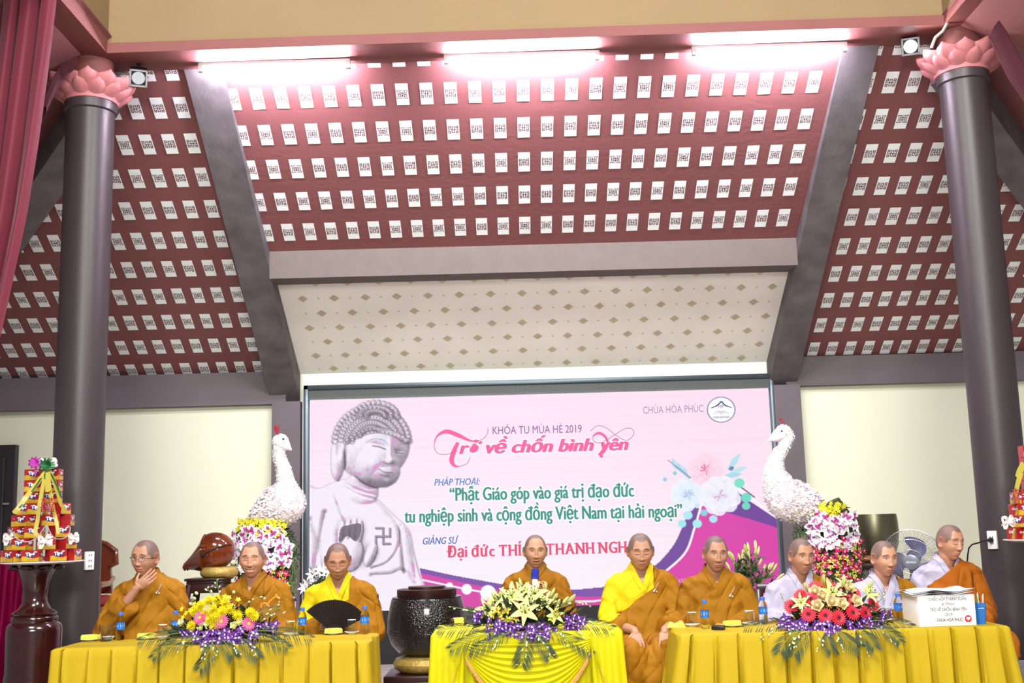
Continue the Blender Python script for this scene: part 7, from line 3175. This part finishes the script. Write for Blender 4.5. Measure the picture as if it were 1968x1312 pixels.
    # collar bands crossing over the chest
    def band(p, q, w0, w1, off, m_, nm, ymax=.03, zmin=None):
        n_, fn_ = linefn(p, q)
        p2, q2 = (p[0] + n_[0] * w0, p[1] + n_[1] * w0), (q[0] + n_[0] * w0, q[1] + n_[1] * w0)
        p3, q3 = (p[0] + n_[0] * w1, p[1] + n_[1] * w1), (q[0] + n_[0] * w1, q[1] + n_[1] * w1)
        def kp(c):
            s_ = fn_(c)
            return w0 < s_ < w1 and c[1] < ymax and (zmin is None or c[2] > zmin) and c[2] < nz + .02 and abs(c[0]) < .3
        me_ = region(g, [vplane(p2, q2), vplane(p3, q3)] + ([(Vector((0, 0, zmin)), Vector((0, 0, 1)))] if zmin else []), kp, off, 0.004)
        if len(me_.vertices):
            me_.materials.append(m_)
            return link(nm, me_, body)
    ext = P.get('collar_to', 0.80) + P['h']
    cm_ = P.get('collar_mat', P['robe'])
    dxz = (P.get('vx', 0.0) - rx) / (vz - nz)
    band((P.get('vx', 0.0) + dxz * (ext - vz), ext), (rx, nz), -0.036, 0.0, 0.007, cm_, 'collar', zmin=ext)
    dxl = (P.get('vx', 0.0) - lx) / (vz - nz)
    band((lx, nz), (P.get('vx', 0.0), vz), -0.034, 0.0, 0.002, cm_, 'collar', zmin=vz - .03)
    # standing collar round the neck
    cm = MB()
    cr = []
    for k in range(25):
        t = math.pi * (-0.08 + 1.16 * k / 24)
        cr.append((0.071 * math.cos(t), 0.030 + 0.068 * math.sin(t), t))
    vs = []
    for zo, rr in ((-0.045, 1.18), (-0.01, 1.04), (0.030, 1.0), (0.034, .95), (-0.03, .95)):
        for x_, y_, t in cr:
            dip = 0.040 * (1 - max(0, math.sin(t))) ** 2
            vs.append((x_ * rr, 0.030 + (y_ - .03) * rr, 1.122 + P['h'] + zo - dip))
    n = 25
    cm.add(vs, [(i * n + j, i * n + j + 1, (i + 1) * n + j + 1, (i + 1) * n + j) for i in range(4) for j in range(n - 1)])
    cm.build('neck_band', cm_, body)
    # shawl over the left shoulder
    if 'shawl' in P:
        sp = P['shawl']
        H_ = P['h']
        lines = [((a_[0], a_[1] + H_), (b_[0], b_[1] + H_)) for a_, b_ in sp['lines']]
        fns = [linefn(a_, b_)[1] for a_, b_ in lines]
        zlow = sp.get('low', 0.52)
        mode = sp.get('mode', 'any')
        if mode == 'any':
            kp = lambda c: any(fn(c) > 0 for fn in fns) and c[2] > zlow and not (math.hypot(c[0], c[1] - .03) < .085 and c[2] > 1.07 + H_) and (c[0] > -.20 or c[1] < .06) and (c[0] > -.245)
        else:
            kp = lambda c: all(fn(c) > 0 for fn in fns) and c[2] > zlow and not (math.hypot(c[0], c[1] - .03) < .085 and c[2] > 1.07 + H_) and (c[0] > -.245)
        ms = region(g, [vplane(a_, b_) for a_, b_ in lines] + [(Vector((0, 0, zlow)), Vector((0, 0, 1))), (Vector((-.245, 0, 0)), Vector((1, 0, 0)))], kp, 0.010, 0.005)
        ms.materials.append(sp['mat'])
        tag(link('shawl', ms, body), sp.get('label'))
    bpy.data.meshes.remove(g)
    PEOPLE.append((body, P, hc, Rm, piv, hx))
    # chair
    c = copy_tree(CHAIR)
    c.location = root_loc + Vector((0, 0.06, 0))
    tag(c, P['chair'], 'chair', 'dark wooden chairs behind the tables')
    return body


def pin(body, x, z, h, big=1.0):
    """white feather shaped brooch on the robe"""
    m = MB()
    d = Vector((0.45, -0.1, 0.9)).normalized()
    pts = [d * t for t in (0, .012, .03, .045, .058)]
    m.tube(pts, [.003, .007, .0075, .0055, .001], 8, flat=0.4)
    m.tube([(0, 0, 0), (-0.010, -.002, -.010)], [.003, .004], 8)
    m.ball((-0.012, -.004, -.014), .0065, 8)
    m.ball((0.006, -.004, -.016), .006, 8)
    # find the cloth surface in front
    best = -0.16
    for ch in body.children:
        if ch.name.split('.')[0] in ('shawl', 'robe', 'collar'):
            a = coords(ch.data)
            s_ = (np.hypot(a[:, 0] - x, a[:, 2] - z) < 0.02) & (a[:, 1] < 0.03)
            if s_.any():
                best = min(best if best > -0.5 and best != -0.16 else 1, float(a[s_, 1].min()))
    o = m.build('lapel_pin', M_PIN, body, loc=(x, best - 0.006, z))
    tag(o, 'white feather shaped pin')
    return o


LAP = lambda s_, x=.215, wx=.10, wy=-.24: ((s_ * x, .0, .745), (s_ * wx, wy, .735))
ARM0 = dict(armL=LAP(-1), armR=LAP(1))
DIAG = [((.10, 1.13), (-.25, .78))]

# 1 the monk with glasses, chin on his hand
b1 = person('monk in ochre robe wearing glasses, resting his chin on his hand, far left', (284, 1037), (276, 1107), 7.80, (-14, 4, 3),
            dict(robe=OCHRE, addh=True, armL=((-.245, -.10, .775), (-.010, -.190, 1.042), .74, .014, .074), armR=LAP(1, .225, .06), face=dict(eye=.55, smile=.35, wide=1.03),
                 hands=[((-.008, -.192, 1.046), (.74, -.06, .56), (-.20, .92, .25), .38, 1, .96, .03, 1.6)], vneck=1.04, skin=(178, 130, 104), stub=0.78, hairline=.075,
                 shawl=dict(lines=[((.085, 1.15), (-.16, .74))], mat=OCHRE2, low=.70, label='ochre shawl over the left shoulder'), chair='dark wooden chair behind the monk with glasses'))
pin(b1, .105, 1.005 + PEOPLE[-1][1]['h'], 0)
# his glasses
_, _, hc, Rm, piv, hx = PEOPLE[-1]
gm_ = MB()
for s_ in (-1, 1):
    lp = [hx((s_ * .0315 + .0205 * math.copysign(abs(math.cos(a)) ** .7, math.cos(a)), -.103 + .012 * abs(s_ * .0315 + .02 * math.cos(a)) / .05, .003 + .0135 * math.copysign(abs(math.sin(a)) ** .7, math.sin(a)))) for a in np.linspace(0, 2 * math.pi, 33)]
    gm_.tube(lp, 0.0013, 6, caps=False)
    gm_.tube([hx((s_ * .052, -.092, .008)), hx((s_ * .078, -.06, .010)), hx((s_ * .083, .008, .008))], 0.0015, 6)
gm_.tube([hx((-.011, -.104, .006)), hx((0, -.108, .009)), hx((.011, -.104, .006))], 0.0014, 6)
gm_.build('eyeglasses', mat('glasses_dark', (44, 36, 38), 0.3, 0.4), b1)

# 2 the smiling monk
b2_ = person('smiling monk in ochre robe behind the yellow chrysanthemums, second from left', (485, 1041), (485, 1110), 7.85, (1, 1, 0),
             dict(robe=OCHRE, **ARM0, face=dict(eye=.0, smile=1.0, open=.0042, teeth=True, wide=1.03), vneck=1.005, vx=-.012, skin=(188, 138, 110), stub=0.78, hairline=.078,
                  shawl=dict(lines=[((.085, 1.2), (.082, .6))], mat=OCHRE2, low=.6, label='ochre shawl over the left shoulder'), chair='dark wooden chair behind the smiling monk'))
# 3 the monk with the fan
b3 = person('monk in yellow and ochre robes looking down, holding the open black fan', (646, 1039), (651, 1110), 7.85, (8, 20, 0),
            dict(robe=YELLOW, armL=((-.215, .0, .745), (-.06, -.24, .79)), armR=LAP(1, .225, .05), face=dict(eye=.1, smile=.05), vneck=1.0, vx=.01, skin=(176, 128, 100), stub=0.78, hairline=.08, shoulder=-.01,
                 hands=[((.03, -.245, .77), (-.5, -.45, .45), (.3, -.3, .8), .75, 1, .95, .06, .4)],
                 shawl=dict(lines=[((.085, 1.15), (.080, .93)), ((.13, .99), (-.12, .86))], mat=OCHRE2, low=.50, label='ochre outer robe over the left shoulder'), chair='dark wooden chair behind the monk with the black fan'))
# 4 the speaker
b4 = person('monk in ochre robe speaking into the blue microphone behind the lilies', (1026, 1028), (1030, 1091), 8.45, (4, 3, 1),
            dict(robe=OCHRE, armL=((-.22, -.06, .80), (.0, -.33, .93), .85), armR=LAP(1, .225, .06), face=dict(eye=.35, smile=.25, open=.004, wide=1.0), vneck=1.065, skin=(182, 134, 106), stub=0.78, hairline=.092,
                 hands=[((-.012, -.325, .93), (.35, -.2, .75), (.55, -.45, .05), .85, -1, .95, .05, .5)],
                 chair='dark wooden chair behind the speaking monk'))
# 5 the monk between the tables
b5 = person('monk in bright yellow and ochre robes, hands on knees, between middle and right tables', (1232, 1025), (1229, 1092), 7.98, (0, 10, 0),
            dict(hs=1.03, robe=YELLOW, armL=((-.235, -.04, .745), (-.092, -.38, .715), .62, .02, .080), armR=((.235, -.04, .745), (.100, -.38, .715), .64, .02, .08), girth=1.06, knee=.12,
                 face=dict(eye=.15, smile=.0, wide=1.04), vneck=1.0, vx=.0, skin=(178, 130, 104), stub=0.78, hairline=.072, shoulder=.0,
                 hands=[((-.092, -.385, .708), (.10, -.70, -.58), (0, .5, -.85), .42, -1, .98, .10, .3), ((.100, -.385, .708), (-.10, -.70, -.58), (0, .5, -.85), .42, 1, .98, .10, .3)],
                 shawl=dict(lines=[((.082, 1.15), (.078, .94)), ((.13, 1.01), (-.17, .80))], mat=OCHRE2, low=.012, label='ochre outer robe over the left shoulder'), chair='dark wooden chair behind the monk in bright yellow'))
pin(b5, .085, .965 + PEOPLE[-1][1]['h'], 0)
# 6
b6 = person('monk in ochre robe with white pin, behind left end of the right table', (1372, 1031), (1375, 1096), 7.85, (4, 6, 2),
            dict(robe=OCHRE, **ARM0, face=dict(eye=.45, smile=.0, down=1, wide=.97), vneck=1.02, skin=(174, 126, 100), stub=0.80, hairline=.075,
                 shawl=dict(lines=[((.10, 1.12), (-.19, .80))], mat=OCHRE2, low=.6, label='ochre shawl over the left shoulder'), chair='dark wooden chair behind the monk with the pin on the right table'))
pin(b6, .085, .955 + PEOPLE[-1][1]['h'], 0)
NUN = dict(robe=GREYR, collar_mat=GREYR, lips=(168, 90, 86))
# 7-9 nuns in grey
b7 = person('nun in grey robe with ochre shawl, left of the red flower arrangement', (1535, 1036), (1540, 1101), 7.85, (12, 6, 1),
            dict(NUN, **ARM0, face=dict(eye=.45, down=1, wide=.93), vneck=1.01, skin=(182, 132, 104), stub=0.78, hairline=.072, girth=.95,
                 shawl=dict(lines=[((.075, 1.15), (.07, .92)), ((.13, .90), (-.25, .80))], mat=OCHRE2, low=.5, label='ochre shawl over the left shoulder'), chair='dark wooden chair behind the nun left of the red flowers'))
b8 = person('nun in grey robe with ochre shawl in front of the electric fan', (1693, 1040), (1700, 1107), 7.85, (13, 4, 1),
            dict(NUN, **ARM0, face=dict(eye=.45, wide=.95), vneck=1.0, skin=(192, 142, 114), stub=0.78, hairline=.072, girth=.93,
                 shawl=dict(lines=[((.085, 1.15), (.085, .92)), ((.13, .905), (-.25, .86))], mat=OCHRE2, low=.5, label='ochre shawl over the left shoulder'), chair='dark wooden chair behind the nun in front of the fan'))
b9 = person('nun in grey robe with orange shawl behind the white box, eyes closed', (1815, 1009), (1827, 1075), 7.95, (24, 6, 3),
            dict(NUN, **ARM0, face=dict(eye=.0, wide=.95), vneck=1.0, skin=(188, 136, 108), stub=0.78, hairline=.070, shoulder=.0,
                 shawl=dict(lines=[((.12, 1.13), (-.24, .87))], mat=ORANGE, low=.5, label='orange shawl over the left shoulder'), chair='dark wooden chair behind the nun by the white box'))
for ch in list(CHAIR.children):
    bpy.data.objects.remove(ch)
bpy.data.objects.remove(CHAIR)

# microphone
mt = empty('microphone', W(1029, 1150, 8.08), 'white microphone with a blue foam cover in front of the speaking monk', 'microphone')
m = MB()
a_, b_ = W(1029, 1150, 8.08) - mt.location, W(1028, 1112, 8.10) - mt.location
m.tube([a_ - (b_ - a_) * .6, a_, b_], [.014, .019, .021], 20)
m.build('handle', M_PLAST, mt)
m = MB()
c_ = W(1029, 1092, 8.11) - mt.location
dd_ = (c_ - b_)
m.tube([b_ + dd_ * t for t in (-.02, 0, .1, .3, .7, .92, 1.0)], [.028, .030, .027, .0265, .0275, .024, .012], 20)
m.build('foam_cover', mat('foam_blue', (30, 40, 150), 0.85, var=0.15, vscale=120, bump=0.3, bscale=200), mt)
